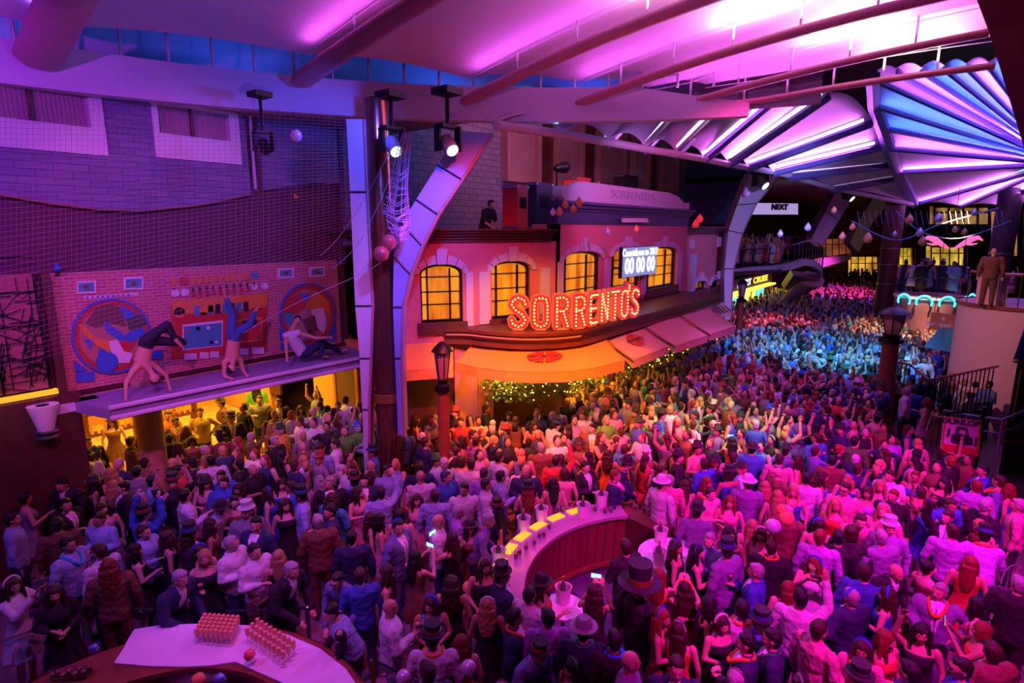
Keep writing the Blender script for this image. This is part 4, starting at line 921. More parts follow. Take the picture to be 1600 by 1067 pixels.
# hanging brown sign
ks = thing('hanging_shop_sign', 'brown hanging shop sign with a white spade symbol and pale lettering', 'sign', at(1476, 515, d=22))
a, b = at(1455, 488, d=22.3), at(1498, 490, d=21.5); z0_ = at(1476, 516, d=22).z; U_ = (b-a); U_.z = 0
P = [a, Vector((b.x, b.y, a.z)), Vector((b.x, b.y, z0_)), Vector((a.x, a.y, z0_))]; nn = Vector((U_.y, -U_.x, 0)).normalized(); nn = nn if nn.dot(-a) > 0 else -nn
part(ks, 'board', MB().poly(P, -nn*.1), mat('brown_board', (.50, .20, .05), .5))
mid = (P[0]+P[1]+P[2]+P[3])/4+nn*.02
o = text('lettering', 'kate spade', .22, frame_matrix(mid-Vector((0, 0, .1))-U_.normalized()*.1, U_, (0, 0, 1)), M['white'], None, .006, bold=.006); wparent(o, ks)
mb = MB(); u_ = U_.normalized(); cc_ = mid+Vector((0, 0, .14)); mb.poly([cc_+u_*x*.09+Vector((0, 0, y*.09)) for x, y in [(0, 1), (.6, .3), (.8, -.1), (.5, -.5), (.12, -.35), (.25, -.9), (-.25, -.9), (-.12, -.35), (-.5, -.5), (-.8, -.1), (-.6, .3)]], nn*.01); part(ks, 'symbol', mb, M['white'])
mb = MB()
for p in (P[0].lerp(P[1], .12), P[0].lerp(P[1], .88)): mb.tube([p, p+Vector((0, 0, 3.0))], .01, 4)
part(ks, 'hanging_wire', mb, M['black'])
a, b, c_, d_ = at(1488, 517, d=20.5), at(1499, 516, d=20), at(1494, 552, d=20), at(1463, 546, d=21)
tk = thing('teal_hood', 'teal sloped hood panel with a pale edge beside the curved wall', 'hood', d_)
part(tk, 'panel', MB().poly([a, b, c_, d_], Vector((.3, .4, 0))), M['teal']); part(tk, 'edge_trim', MB().tube([b, a, d_], .03, 5), M['trim'])
# kiosk at the right edge
q = at(1612, 600, d=13.5)
kk = thing('black_kiosk', 'black and gold kiosk with a blue roof cut by the right edge', 'kiosk', (q.x, q.y, 0))
def atd(px, py, d): return at(px, py, d=d)
Uk = Vector((sin(AZ), -cos(AZ), 0)); Fk = Vector((cos(AZ), sin(AZ), 0)); k0 = atd(1584, 600, 14); k0.z = 0
Fk = Vector((k0.x, k0.y, 0)).normalized(); Fk = Vector((Fk.x+.06*Uk.x, Fk.y+.06*Uk.y, 0))
part(kk, 'cabinet', MB().poly([k0, k0+Uk*3, k0+Uk*3+Fk*2, k0+Fk*2], (0, 0, 3.05)), M['dark'])
part(kk, 'roof', MB().poly([k0-Uk*.12+Vector((0, 0, 3.05)), k0+Uk*.05+Vector((0, 0, 4.0)), k0+Uk*3+Vector((0, 0, 4.0)), k0+Uk*3+Vector((0, 0, 3.05))], Fk*2), M['blue'])
mb = MB()
for z in (.9, 1.25, 3.0): mb.tube([k0-Fk*.03-Uk*.1+Vector((0, 0, z)), k0-Fk*.03+Uk*3+Vector((0, 0, z))], .035, 5)
for (x0, x1, z0, z1) in [(.12, .8, 1.5, 2.8), (1.0, 1.8, 1.5, 2.8)]:
    mb.tube([k0-Fk*.03+Uk*x+Vector((0, 0, z)) for x, z in [(x0, z0), (x1, z0), (x1, z1), (x0, z1)]], .02, 4, closed=True)
part(kk, 'gold_moulding', mb, M['gold'])
# raised terrace and railing on the right
tr_ = thing('terrace_railing', 'reddish handrail with dark balusters in front of people leaning at the right', 'railing', at(1460, 600, d=16.8))
pts_ = [at(1404, 566, d=18), at(1422, 570, d=17.6), at(1452, 594, d=16.4), at(1480, 588, d=16.2), at(1520, 580, d=16), at(1560, 572, d=15.8)]
part(tr_, 'handrail', MB().tube(pts_, .035, 6), M['wood'], True)
mb = MB()
for i in range(len(pts_)-1):
    n_ = 3 if i < 2 else 6
    for k in range(n_): p = pts_[i].lerp(pts_[i+1], k/n_); mb.tube([p, Vector((p.x, p.y, 0))], .015, 4)
part(tr_, 'baluster', mb, M['black'])['kind'] = 'stuff'
bp = [at(1475, 641, d=14.5), at(1510, 648, d=14.2), at(1566, 656, d=13.6), at(1604, 640, d=13.6)]
br_ = thing('steel_barrier', 'blue-lit steel barrier rail behind the pink pub sign', 'barrier', bp[1]); part(br_, 'top_rail', MB().tube(bp, .03, 6), M['steel'], True)
mb = MB(); mb.tube([p-Vector((0, 0, .35)) for p in bp], .02, 5)
for p in bp[:-1]: mb.tube([p, Vector((p.x, p.y, 0))], .025, 5)
part(br_, 'post', mb, M['steel'])
# pub sign
su = thing('pub_sign', 'pink-lit hanging pub sign with a dark car picture and DUNLOP lettering', 'sign', at(1500, 710, d=11.5))
a, b, c_, d_ = at(1478, 652, d=11.6), at(1532, 658, d=11.4), at(1527, 712, d=11.4), at(1472, 702, d=11.6); nn = -Vector((cos(AZ), sin(AZ), 0))
bot = [d_.lerp(c_, k/8)-Vector((0, 0, .07*sin(pi*k/8)**.6)) for k in range(9)]
part(su, 'board', MB().poly([a, b]+[p for p in reversed(bot)], -nn*.06), M['white'])
part(su, 'frame', MB().tube([a, b]+[p for p in reversed(bot)], .022, 5, closed=True), M['redprint'])
def bil(u, v, off=.02): return a.lerp(b, u).lerp(d_.lerp(c_, u), v)+nn*off
part(su, 'band', MB().poly([bil(0, .8), bil(1, .8), bil(1, 1), bil(0, 1)], nn*.005), M['redprint'])
mb = MB(); mb.poly([bil(u, v, .02) for u, v in [(.2, .72), (.2, .5), (.3, .42), (.32, .22), (.62, .22), (.68, .45), (.8, .5), (.82, .7), (.5, .78)]], nn*.006, [[bil(u, v, .02) for u, v in [(.4, .42), (.4, .3), (.58, .3), (.6, .46)]]])
mb.poly([bil(u, v, .02) for u, v in [(.06, .55), (.08, .3), (.14, .3), (.15, .5), (.1, .6)]], nn*.006); mb.poly([bil(u, v, .02) for u, v in [(.86, .72), (.88, .45), (.93, .45), (.93, .74)]], nn*.006)
part(su, 'picture', mb, M['dark'])
o = text('lettering', 'DUNLOP', .15, frame_matrix(bil(.42, .09, .03), b-a, a-d_), M['dark'], None, .004, bold=.006, sx=1.1); wparent(o, su)
q = at(1536, 650, d=11.5); part(su, 'post', MB().tube([Vector((q.x, q.y, 0)), q+Vector((0, 0, .2))], .04).tube([q+Vector((0, 0, .1)), a+Vector((0, 0, .1))], .025), M['black'])
# chandelier-like pink ornament
q = at(1487, 385, d=30); ch = thing('pink_ornament', 'glowing pink claw-shaped ornament hanging above the far round stage', 'ornament', q)
for sx in (-1, 1):
    mb = MB(); mb.tube([q+Uk*sx*x+Vector((0, 0, z)) for x, z in [(.15, -.1), (.5, .1), (.9, .35), (1.3, .45), (1.55, .3)]], [.05, .12, .16, .1, .03], 7); mb.tube([q+Uk*sx*x+Vector((0, 0, z)) for x, z in [(.7, .15), (1.0, .1), (1.3, .15)]], [.08, .06, .02], 6); part(ch, 'claw', mb, glow('pink_glow', (1, .15, .45), 1.1), True)
mb = MB(); mb.tube([q, Vector((q.x, q.y, 8.5))], .015, 4); part(ch, 'cord', mb, M['black'])

# ---------------------------------------------------------------- nets and balloons
net = MB(); n0, n1 = 70, 48
def netp(i, j):
    f = i/n0; g_ = j/n1
    px = -60+f*600; py0 = 140+25*f+22*f; py1 = 600-190*f
    py = py0+(py1-py0)*g_; d = 9.3+2.2*f
    return at(px, py, d=d-.25*sin(pi*g_))
for i in range(0, n0+1): net.tube([netp(i, j) for j in range(0, n1+1, 6)], .0024, 3)
for j in range(0, n1+1): net.tube([netp(i, j) for i in range(0, n0+1, 7)], .0024, 3)
solo('balloon_net', net, mat('net_cord', (.30, .16, .30), .7), 'fine mesh net hanging in front of the upper left wall', 'net', kind='stuff')
def gather(xs, n, label, d):
    rg = random.Random(8); mb = MB(); 
    for k in range(n):
        f0 = rg.random(); P = []
        for (x0, x1, y) in xs: P.append(at(x0+(x1-x0)*f0+rg.uniform(-2, 2), y, d=d+rg.uniform(-.1, .1)))
        mb.tube(P, .006, 3)
    for k in range(46):
        f = rg.random()*(len(xs)-1.01); i = int(f); g_ = f-i; x0 = xs[i][0]+(xs[i+1][0]-xs[i][0])*g_; x1 = xs[i][1]+(xs[i+1][1]-xs[i][1])*g_; y = xs[i][2]+(xs[i+1][2]-xs[i][2])*g_
        mb.tube([at(x0, y+rg.uniform(-8, 8), d=d), at((x0+x1)/2, y+rg.uniform(0, 12), d=d-.15), at(x1, y+rg.uniform(-8, 8), d=d)], .006, 3)
    return solo('bunched_net', mb, mat('net_lilac', (.75, .4, .8), .6), label, 'net', kind='stuff')
gather([(630, 642, 208), (618, 640, 240), (608, 638, 290), (598, 640, 330), (606, 642, 355), (622, 630, 378)], 16, 'bunched lilac balloon net drooping in front of the blue arch', 11.3)
mb = MB()
for P in ([(630, 208), (600, 300), (560, 380), (520, 420)], [(610, 235), (570, 310), (530, 370), (500, 400)], [(640, 345), (615, 385), (580, 420), (470, 470), (380, 520)]): mb.tube([at(x, y, d=11.2) for x, y in smooth2(P, 6)], .0045, 4)
solo('net_rope', mb, M['trim'], 'thin pale ropes sagging from the bunched balloon net to the left', 'rope')
def balloon(px, py, d, rpx, colr, label, tear=False, group=None, mt=None, string=False):
    q = at(px, py, d=d); r = rpx*d/900
    b = thing('balloon', label, 'balloon', q, group)
    mb = MB()
    if tear: mb.lathe([(0.001, -r*1.0), (r*.55, -r*.9), (r*.95, -r*.35), (r, .05*r), (r*.8, r*.6), (r*.4, r*1.2), (r*.12, r*1.55), (.001, r*1.65)], q, 20)
    else: mb.lathe([(.001, -r), (r*.4, -r*.92), (r*.8, -r*.62), (r, 0), (r*.9, r*.45), (r*.6, r*.83), (.001, r*1.02)], q, 24)
    part(b, 'skin', mb, mt or mat('balloon_rubber', colr, .12, coat=.8, alpha=.92), True)
    mb = MB(); zt_ = -r if not tear else r*1.6
    mb.lathe([(.001, zt_), (r*.1, zt_-r*.1), (r*.12, zt_-r*.14), (.001, zt_-r*.14)] if not tear else [(.001, zt_+r*.14), (r*.1, zt_+r*.1), (.02*r, zt_)], q, 8); part(b, 'knot', mb, M['redprint'])
    return b
RB = mat('balloon_red', (.85, .12, .14), .12, coat=.8); OB = mat('balloon_orange', (.85, .32, .12), .12, coat=.8); CB = mat('balloon_clear', (.72, .62, .85), .08, coat=1, metal=.3); BB = mat('balloon_blue', (.15, .25, .7), .1, coat=1, metal=.4)
for x, y, d, r_, mt, lb in [(608, 378, 11.3, 12, RB, 'pink-red balloon, upper of the pair under the bunched net'), (596, 396, 11.2, 12, RB, 'pink-red balloon, lower of the pair under the bunched net'),
    (463, 212, 11, 9, CB, 'single pale balloon caught high before the dark stone panel'), (390, 1023, None, 10, RB, 'red balloon lying on the white tablecloth'),
    (732, 1043, 5.2, 14, CB, 'clear silver balloon held by the red-haired woman in orange'), (1229, 810, 8.0, 13, OB, 'orange-red balloon, front one of the cluster in the magenta crowd'), (1222, 797, 8.1, 10, OB, 'small orange balloon behind the front one in the magenta crowd'),
    (1208, 822, 7.9, 13, CB, 'purple-lit clear balloon left of the orange balloons'), (342, 1062, 4.6, 11, BB, 'shiny blue balloon inside the white-clothed bar'), (310, 1062, 4.5, 12, OB, 'orange balloon left of the blue one inside the bar'), (630, 1058, 5.2, 13, CB, 'silvery blue balloon below the bald man in white jacket'),
    (146, 1013, 5.9, 8, BB, 'small shiny blue balloon on the floor beside the bar')]:
    if d is None: q = at(x, y, z=1.22); d = sqrt(max((q.x*cos(AZ)+q.y*sin(AZ)), 1)**2)
    balloon(x, y, d, r_, (0, 0, 0), lb, mt=mt)
balloon(733, 918, 7.4, 12, (0, 0, 0), 'orange teardrop balloon held upright above the blonde woman', mt=OB)
tl_ = ['far left', 'second', 'third', 'fourth', 'fifth']
for k, (x, y, r_, mt) in enumerate([(864, 332, 5, CB), (874, 331, 6, OB), (883, 320, 6, OB), (896, 327, 6, OB), (905, 317, 6.5, OB), (949, 363, 5.5, CB), (994, 359, 5, OB), (1087, 351, 6, OB), (1093, 343, 6, OB)]):
    balloon(x, y, 14.5 if k < 5 else 16, r_*.9, None, ['clear teardrop balloon, leftmost of the cluster under the name board', 'orange teardrop balloon touching the clear one under the name board', 'orange teardrop balloon, upper left of the roof cluster', 'orange teardrop balloon, lower right of the roof cluster', 'orange teardrop balloon, top right of the roof cluster', 'lone clear teardrop balloon before the pink wall', 'lone small orange teardrop balloon above the countdown screen', 'orange teardrop balloon, lower of the pair at the right roof end', 'orange teardrop balloon, upper of the pair at the right roof end'][k], True, 'teardrop balloons', mt)
for k, (x, y, r_, mt, lb) in enumerate([(1165, 303, 6.5, CB, 'clear teardrop balloon high beside the nearest far arch'), (1219, 366, 5, CB, 'clear teardrop balloon above the walkway railing, left one'), (1262, 356, 5.5, CB, 'clear teardrop balloon above the walkway bow end'), (1303, 329, 4.5, OB, 'small orange balloon between the distant arches'),
    (1332, 355, 5, OB, 'orange teardrop balloon before the rightmost distant arch'), (1316, 370, 5.5, OB, 'orange teardrop balloon, lower left of the distant arches pair'), (1356, 373, 7, OB, 'large amber teardrop balloon left of the dark column'), (1421, 344, 6.5, OB, 'orange teardrop balloon right of the dark column top'),
    (1437, 364, 6, CB, 'clear teardrop balloon above the amber one'), (1441, 378, 6.5, OB, 'amber teardrop balloon under the clear one'), (1466, 342, 6.5, CB, 'pale teardrop balloon high above the far round stage'), (1492, 359, 4.5, OB, 'small orange balloon above the pink ornament'), (1507, 363, 4.5, OB, 'small orange balloon right of the ornament centre'), (1522, 333, 5, CB, 'pale balloon near the right end of the far net'), (1398, 366, 4, CB, 'tiny pale balloon beside the dark column')]):
    balloon(x, y, 22, r_*.9, None, lb, True, 'far teardrop balloons', mt)
mb = MB()
for P in ([(1330, 345), (1400, 375), (1470, 350), (1560, 325)], [(1400, 330), (1440, 362), (1500, 372), (1580, 345)]):
    S_ = smooth2(P, 8); mb.tube([at(x, y, d=23) for x, y in S_], .02, 3)
for i in range(26): x = 1340+i*9; mb.tube([at(x, 330, d=23), at(x+3, 350, d=22.8), at(x+6, 366-(i % 5)*4, d=23)], .008, 3)
solo('far_net', mb, mat('net_blue', (.3, .35, .6), .6), 'pale balloon net sagging above the far end of the crowd', 'net', kind='stuff')

# ---------------------------------------------------------------- bar one (bottom left, white cloth)
CB1 = Vector((1.3, 5.6, 0))
bar = thing('round_bar', 'round dark wooden bar counter at the bottom left', 'bar', CB1)
mb = MB(); mb.lathe([(2.25, 0), (2.25, 1.0), (1.7, 1.0), (1.7, 0), (2.25, 0)], CB1, 72, a0=radians(-40), a1=radians(120)); part(bar, 'counter_wall', mb, M['darkwood'])
mb = MB(); mb.lathe([(2.36, 1.0), (2.36, 1.06), (1.6, 1.06), (1.6, 1.0), (2.36, 1.0)], CB1, 72, a0=radians(-40), a1=radians(125)); part(bar, 'counter_top', mb, M['wood'])
mb = MB(); mb.lathe([(2.36, 1.0), (2.39, 1.03), (2.36, 1.07)], CB1, 72, a0=radians(-40), a1=radians(125)); part(bar, 'brass_edge', mb, M['gold'])
clo = MB()
def tp(x, y): return at(x, y, z=1.085)
up_ = [(210, 983), (250, 977), (300, 974), (350, 975), (400, 978), (450, 991), (500, 1013), (540, 1045), (562, 1075)]
lo_ = [(178, 1036), (235, 1040), (290, 1041), (330, 1040), (368, 1033), (405, 1050), (440, 1066), (470, 1082), (500, 1095)]
rows = []
for j in range(7): rows.append([tp(*u).lerp(tp(*l), j/6)+Vector((0, 0, .006*sin(i*2.1+j*1.3))) for i, (u, l) in enumerate(zip(up_, lo_))])
rows.append([tp(*l)+Vector((0, 0, -.22+.02*sin(i*3))) for i, l in enumerate(lo_)])
clo.grid(rows, (0, 0, -.008)); oc = solo('tablecloth', clo, M['cloth'], 'white cloth draped over the round bar at the bottom left', 'tablecloth', smooth=True)
# champagne glasses
M['champ'] = mat('champagne', (.85, .42, .22), .12, spec=.8, coat=.6)
gl = thing('champagne_glass', 'x', 'glass', (0, 0, 0), 'champagne glasses on the white cloth')
mb = MB(); mb.lathe([(.0, .0), (.034, 0), (.034, .004), (.005, .01), (.004, .075), (0, .075)], (0, 0, 0), 12); o = mb.build('stem', mat('pale_glass', (.75, .6, .6), .1, coat=.6), gl, True)
mb = MB(); mb.lathe([(0, .075), (.016, .085), (.028, .12), (.028, .165), (.024, .2), (0, .198)], (0, 0, 0), 12); o = mb.build('bowl', M['champ'], gl, True)
gi = 0
def rowsof(px0, py0, px1, py1, qx, qy, na, nb, what):
    global gi
    A, B, C_ = at(px0, py0, z=1.09), at(px1, py1, z=1.09), at(qx, qy, z=1.09)
    for j in range(nb):
        for i in range(na):
            p = A+(B-A)*(i/(na-1))+(C_-A)*(j/(nb-1))
            g_ = gl if gi == 0 else copy_tree(gl); g_.location = p; gi += 1
            rn = ['front', 'second', 'third', 'fourth', 'fifth'][j]; 
            g_['label'] = 'champagne glass, %s from the left in the %s row of the %s block' % (['first', 'second', 'third', 'fourth', 'fifth', 'sixth', 'seventh', 'eighth', 'ninth', 'tenth'][i], rn, what)
rowsof(309, 1004, 362, 1008, 322, 980, 8, 5, 'left')
rowsof(388, 1003, 444, 1040, 404, 988, 9, 3, 'right')
# belt barrier
bt = thing('belt_barrier', 'black belt barrier strung behind the white-clothed bar', 'barrier', at(280, 955, z=0))
pb = [at(-20, 1010, z=.98), at(60, 981, z=.95), at(130, 948, z=.98), at(240, 952, z=.93), at(350, 955, z=.95), at(480, 950, z=.98)]
part(bt, 'belt', MB().tube(smooth2([tuple(p) for p in pb], 4) if False else pb, .02, 4, up=(0, 0, 1)), M['black'])
for p in (pb[2], pb[5]): part(bt, 'post', MB().lathe([(0, 0), (.16, 0), (.16, .03), (.03, .05), (.03, 1.0), (0, 1.02)], (p.x, p.y, 0), 16), M['steel'], True)
bt2 = thing('belt_barrier', 'black belt barrier running to the bottom edge beside the bald man', 'barrier', at(590, 1050, z=0))
pb = [at(582, 1030, z=1.0), at(640, 1060, z=1.0), at(690, 1090, z=1.0)]
part(bt2, 'belt', MB().tube(pb, .025, 4), M['black']); part(bt2, 'post', MB().lathe([(0, 0), (.16, 0), (.16, .03), (.03, .05), (.03, 1.0), (0, 1.02)], (pb[0].x, pb[0].y, 0), 16), M['gold'], True)
# bar two (centre)
CB2 = Vector((7.45, 2.6, 0))
b2 = thing('curved_bar', 'curved red wooden bar counter open in the middle of the crowd', 'bar', CB2)
A0, A1 = radians(46), radians(140)
mb = MB(); mb.lathe([(2.42, 0), (2.36, 1.02), (2.75, 1.02), (2.75, 0), (2.42, 0)], CB2, 60, a0=A0, a1=A1); part(b2, 'counter_wall', mb, brick_mat('bar_panelling', (.20, .04, .035), (.17, .035, .03), (.08, .02, .02), 3.0, .16, 'ZX', .012, .4))
mb = MB(); mb.lathe([(2.28, 1.02), (2.28, 1.08), (2.85, 1.08), (2.85, 1.02), (2.28, 1.02)], CB2, 60, a0=A0, a1=A1+.1); part(b2, 'counter_top', mb, mat('bar_top', (.42, .25, .34), .25, coat=.5))
for k in range(7):
    a = radians(62+k*9.5); g_ = MB(); g_.lathe([(2.66, 1.086), (2.66, 1.10), (2.82, 1.10), (2.82, 1.086), (2.66, 1.086)], CB2, 6, a0=a, a1=a+radians(6.5)); part(b2, 'light_panel', g_, M['warm'] if False else glow('bar_panel', (1, .45, .02), 1.3))
mb = MB(); mb.lathe([(2.36, .08), (2.30, .1), (2.30, .16), (2.37, .17)], CB2, 60, a0=A0, a1=A1); part(b2, 'foot_rail', mb, M['wood'])
e0 = CB2+Vector((2.4*cos(A0), 2.4*sin(A0), 0)); e1 = Vector((8.95, 3.55, 0))
mb = MB(); d_ = (e1-e0).normalized(); s_ = Vector((d_.y, -d_.x, 0)); s_ = s_ if s_.dot(e0-CB2) > 0 else -s_
mb.poly([e0, e1, e1+s_*.35, e0+s_*.35], (0, 0, 1.0)); part(b2, 'end_cabinet', mb, M['darkwood'])
# buckets with bottles
def bucket(px, py, z, label, bottle=True):
    q = at(px, py, z=z); r = thing('ice_bucket', label, 'ice bucket', q, 'white ice buckets')
    mb = MB(); mb.lathe([(0, 0), (.095, 0), (.115, .24), (.125, .245), (.105, .235), (.09, .03), (0, .03)], q, 20); part(r, 'pail', mb, M['white'], True)
    if bottle:
        b_ = thing('wine_bottle', label.replace('white ice bucket', 'wine bottle in the ice bucket'), 'bottle', q+Vector((0, 0, .04)), 'bottles in the buckets'); p = q+Vector((.02, .02, .04))
        mb = MB(); mb.lathe([(0, 0), (.04, 0), (.04, .2), (.015, .27), (.015, .3)], p, 12); part(b_, 'glass', mb, M['green'], True); part(b_, 'foil', MB().lathe([(.016, .27), (.017, .34), (0, .345)], p, 12), M['gold'], True)
for x, y, z, l in [(911, 806, 1.08, 'white ice bucket standing alone on the curved bar top'), (940, 789, 1.08, 'white ice bucket at the right end of the curved bar'), (818, 828, 1.08, 'white ice bucket left of the party hat on the curved bar'), (846, 812, 1.08, 'white ice bucket behind the party hat on the curved bar'), (779, 880, 1.0, 'white ice bucket beside the orange candle, left of the bar end'),
    (880, 940, 1.0, 'white ice bucket beside the woman in red inside the bar'), (1032, 846, .95, 'white ice bucket at the back of the right white table'), (1030, 880, .95, 'white ice bucket at the front of the right white table')]: bucket(x, y, z, l)
for k, (x, y, z, l) in enumerate([(779, 884, 1.0, 'small round table left of the curved bar end'), (880, 948, 1.0, 'small round table inside the open bar'), (1050, 868, .95, 'white-clothed round table right of the curved bar'), (1000, 800, .95, 'glass-crowded table behind the bar end cabinet')]):
    q = at(x, y, z=z-.02); r = thing('cocktail_table', l, 'table', (q.x, q.y, 0), 'cocktail tables'); rr = .55 if k == 2 else .3
    part(r, 'table_top', MB().lathe([(0, z-.03), (rr, z-.03), (rr, z-.005), (0, z-.005)], (q.x, q.y, 0), 28), M['cloth'] if k != 3 else M['wood'])
    part(r, 'leg', MB().lathe([(0, 0), (.22, 0), (.22, .03), (.035, .06), (.035, z-.03)], (q.x, q.y, 0), 16), M['steel'], True)
    if k == 2: part(r, 'cloth_skirt', MB().lathe([(rr, z-.02)]+[(rr+.02, z-.4)], (q.x, q.y, 0), 28), M['cloth'], True)
def tumbler(px, py, z, lb): 
    q = at(px, py, z=z); r = thing('drinking_glass', lb, 'glass', q, 'glasses on the bar'); part(r, 'bowl', MB().lathe([(0, 0), (.03, 0), (.036, .12), (.032, .12), (.027, .01), (0, .01)], q, 12), M['glassy'], True); part(r, 'drink', MB().lathe([(0, .012), (.027, .012), (.031, .08), (0, .08)], q, 12), M['champ'], True)
ord_ = ['first', 'second', 'third', 'fourth', 'fifth', 'sixth', 'seventh', 'eighth', 'ninth', 'tenth', 'eleventh', 'twelfth', 'thirteenth', 'fourteenth', 'fifteenth', 'sixteenth']
for i, (x, y) in enumerate([(806, 872), (812, 866), (822, 858), (835, 850), (843, 840), (850, 838), (858, 826), (866, 792), (872, 798), (880, 800), (890, 790), (955, 800), (930, 798), (945, 801)]): tumbler(x, y, 1.085, 'tumbler on the curved bar top, %s from its left end' % ord_[i])
for i, (x, y) in enumerate([(985, 790), (992, 796), (1000, 792), (1007, 799), (1012, 791), (1018, 800)]): tumbler(x, y, .96, 'tumbler on the table behind the bar, %s from the left' % ord_[i])
for i, (x, y) in enumerate([(84, 1061), (92, 1058), (100, 1062), (110, 1056), (118, 1060), (124, 1053), (132, 1057), (140, 1050)]): tumbler(x, y, 1.08, 'tumbler on the bottom left bar rim, %s from the left' % ord_[i])
q = at(783, 868, z=1.0); cd = thing('orange_candle', 'tall orange candle beside the ice bucket left of the bar', 'candle', q); part(cd, 'shaft', MB().lathe([(0, 0), (.03, 0), (.025, .45), (0, .45)], q, 12), M['orange'], True); part(cd, 'wick', MB().tube([q+Vector((0, 0, .45)), q+Vector((0, 0, .48))], .004, 4), M['dark'])
# floor inside the bar
structure(MB().lathe([(0, .005), (2.4, .005), (2.4, .012), (0, .012)], CB2, 48).build('floor_2', mat('bar_floor', (.10, .06, .15), .3, noise_s=3, noise_a=.9)))
# bistro chairs in the arcade and lower right
def chair(px, py, z, face, label, mats, grp):
    q = at(px, py, z=z); q.z = 0; r = empty('bistro_chair', q, face); tag(r, label, 'chair', grp)
    MB().lathe([(0, .44), (.2, .44), (.21, .47), (0, .48)], (0, 0, 0), 16).build('seat', mats, r, True)
    for a in (45, 135, 225, 315): MB().tube([(.15*cos(radians(a)), .15*sin(radians(a)), .44), (.22*cos(radians(a)), .22*sin(radians(a)), 0)], .014, 6).build('leg', M['black'], r)
    m2 = MB(); m2.tube([(-.18, .19*cos(t), .47+.45*sin(t)) for t in [pi*k/10 for k in range(11)]], .014, 6)
    for y_ in (-.1, -.03, .04, .11): m2.tube([(-.17, y_, .47), (-.18, y_, .47+.45*sqrt(max(0, 1-(y_/.19)**2)))], .008, 5)
    m2.build('backrest', mats, r)
for i, (x, y, z, f, l) in enumerate([(388, 700, .7, 0, 'dark round-backed bistro chair behind the red-topped table'), (410, 690, .7, 1.2, 'dark bistro chair with slatted back left of the blonde woman'), (405, 742, .7, 2.5, 'dark round chair nearest the crowd below the arcade'), (120, 668, .7, .6, 'dark bistro chair in the dim left of the arcade'), (258, 640, .6, 2, 'dark bistro chair right behind the arcade pillar'), (445, 597, .5, 1, 'dark chair on the yellow tiles deep in the arcade')]): chair(x, y, z, f, l, M['darkwood'], 'arcade bistro chairs')
for i, (x, y, z, f, l) in enumerate([(1575, 915, .6, 2.6, 'pink-lit metal chair behind the hatted man at the right'), (1590, 985, .6, 3.2, 'shiny purple chair cut by the right edge'), (1560, 960, .6, 1.1, 'metal chair between the white shirt man and the right edge'), (1435, 905, .6, 4, 'pink-lit round chair behind the older man in purple')]): chair(x, y, z, f, l, M['steel'], 'metal chairs at the lower right')
q = at(389, 715, z=.8); tb = thing('red_table', 'small red-topped round table among the arcade chairs', 'table', (q.x, q.y, 0)); part(tb, 'table_top', MB().lathe([(0, .76), (.34, .76), (.34, .79), (0, .8)], (q.x, q.y, 0), 28), M['red']); part(tb, 'leg', MB().lathe([(0, 0), (.2, 0), (.2, .02), (.03, .05), (.03, .76)], (q.x, q.y, 0), 14), M['black'], True)
q = at(432, 618, z=.9); ms = thing('menu_stand', 'small dark menu stand on the yellow tiles of the arcade', 'stand', (q.x, q.y, 0)); part(ms, 'post', MB().lathe([(0, 0), (.2, 0), (.03, .06), (.03, 1.0)], (q.x, q.y, 0), 12), M['darkwood'], True); part(ms, 'board', MB().box((q.x, q.y, 1.15), (.1, .45, .4), .3), M['darkwood'])
# ---------------------------------------------------------------- people
M['skin'] = objcol('skin', .55, 'skin'); M['hair'] = objcol('hair', .5, 'hair'); M['clothm'] = objcol('cloth', .8, 'cloth')
M['eye'] = mat('eye', (.02, .012, .01), .2); M['lip'] = mat('lip', (.42, .10, .10), .4); M['shirtw'] = mat('white_shirt', (.8, .78, .8), .8); M['tie'] = mat('tie', (.08, .05, .2), .6); M['leather'] = mat('shoe_leather', (.02, .015, .015), .3)
V = Vector
def remesh(mb, vox, smooth=3, name='m', hook=None):
    me0 = mb.mesh('tmp', [], fix=False); o = bpy.data.objects.new('tmp', me0); COL.objects.link(o)
    r = o.modifiers.new('r', 'REMESH'); r.mode = 'VOXEL'; r.voxel_size = vox; r.use_smooth_shade = True
    s = o.modifiers.new('s', 'SMOOTH'); s.iterations = smooth; s.factor = .5
    bpy.context.view_layer.update()
    me = bpy.data.meshes.new_from_object(o.evaluated_get(bpy.context.evaluated_depsgraph_get())); bpy.data.objects.remove(o); bpy.data.meshes.remove(me0)
    me.name = name; me.polygons.foreach_set('use_smooth', [True]*len(me.polygons))
    return me
def mats_by(me, mats, fn):
    me.materials.clear()
    for m_ in mats: me.materials.append(m_)
    if fn: me.polygons.foreach_set('material_index', [fn(p.center) for p in me.polygons])
    return me
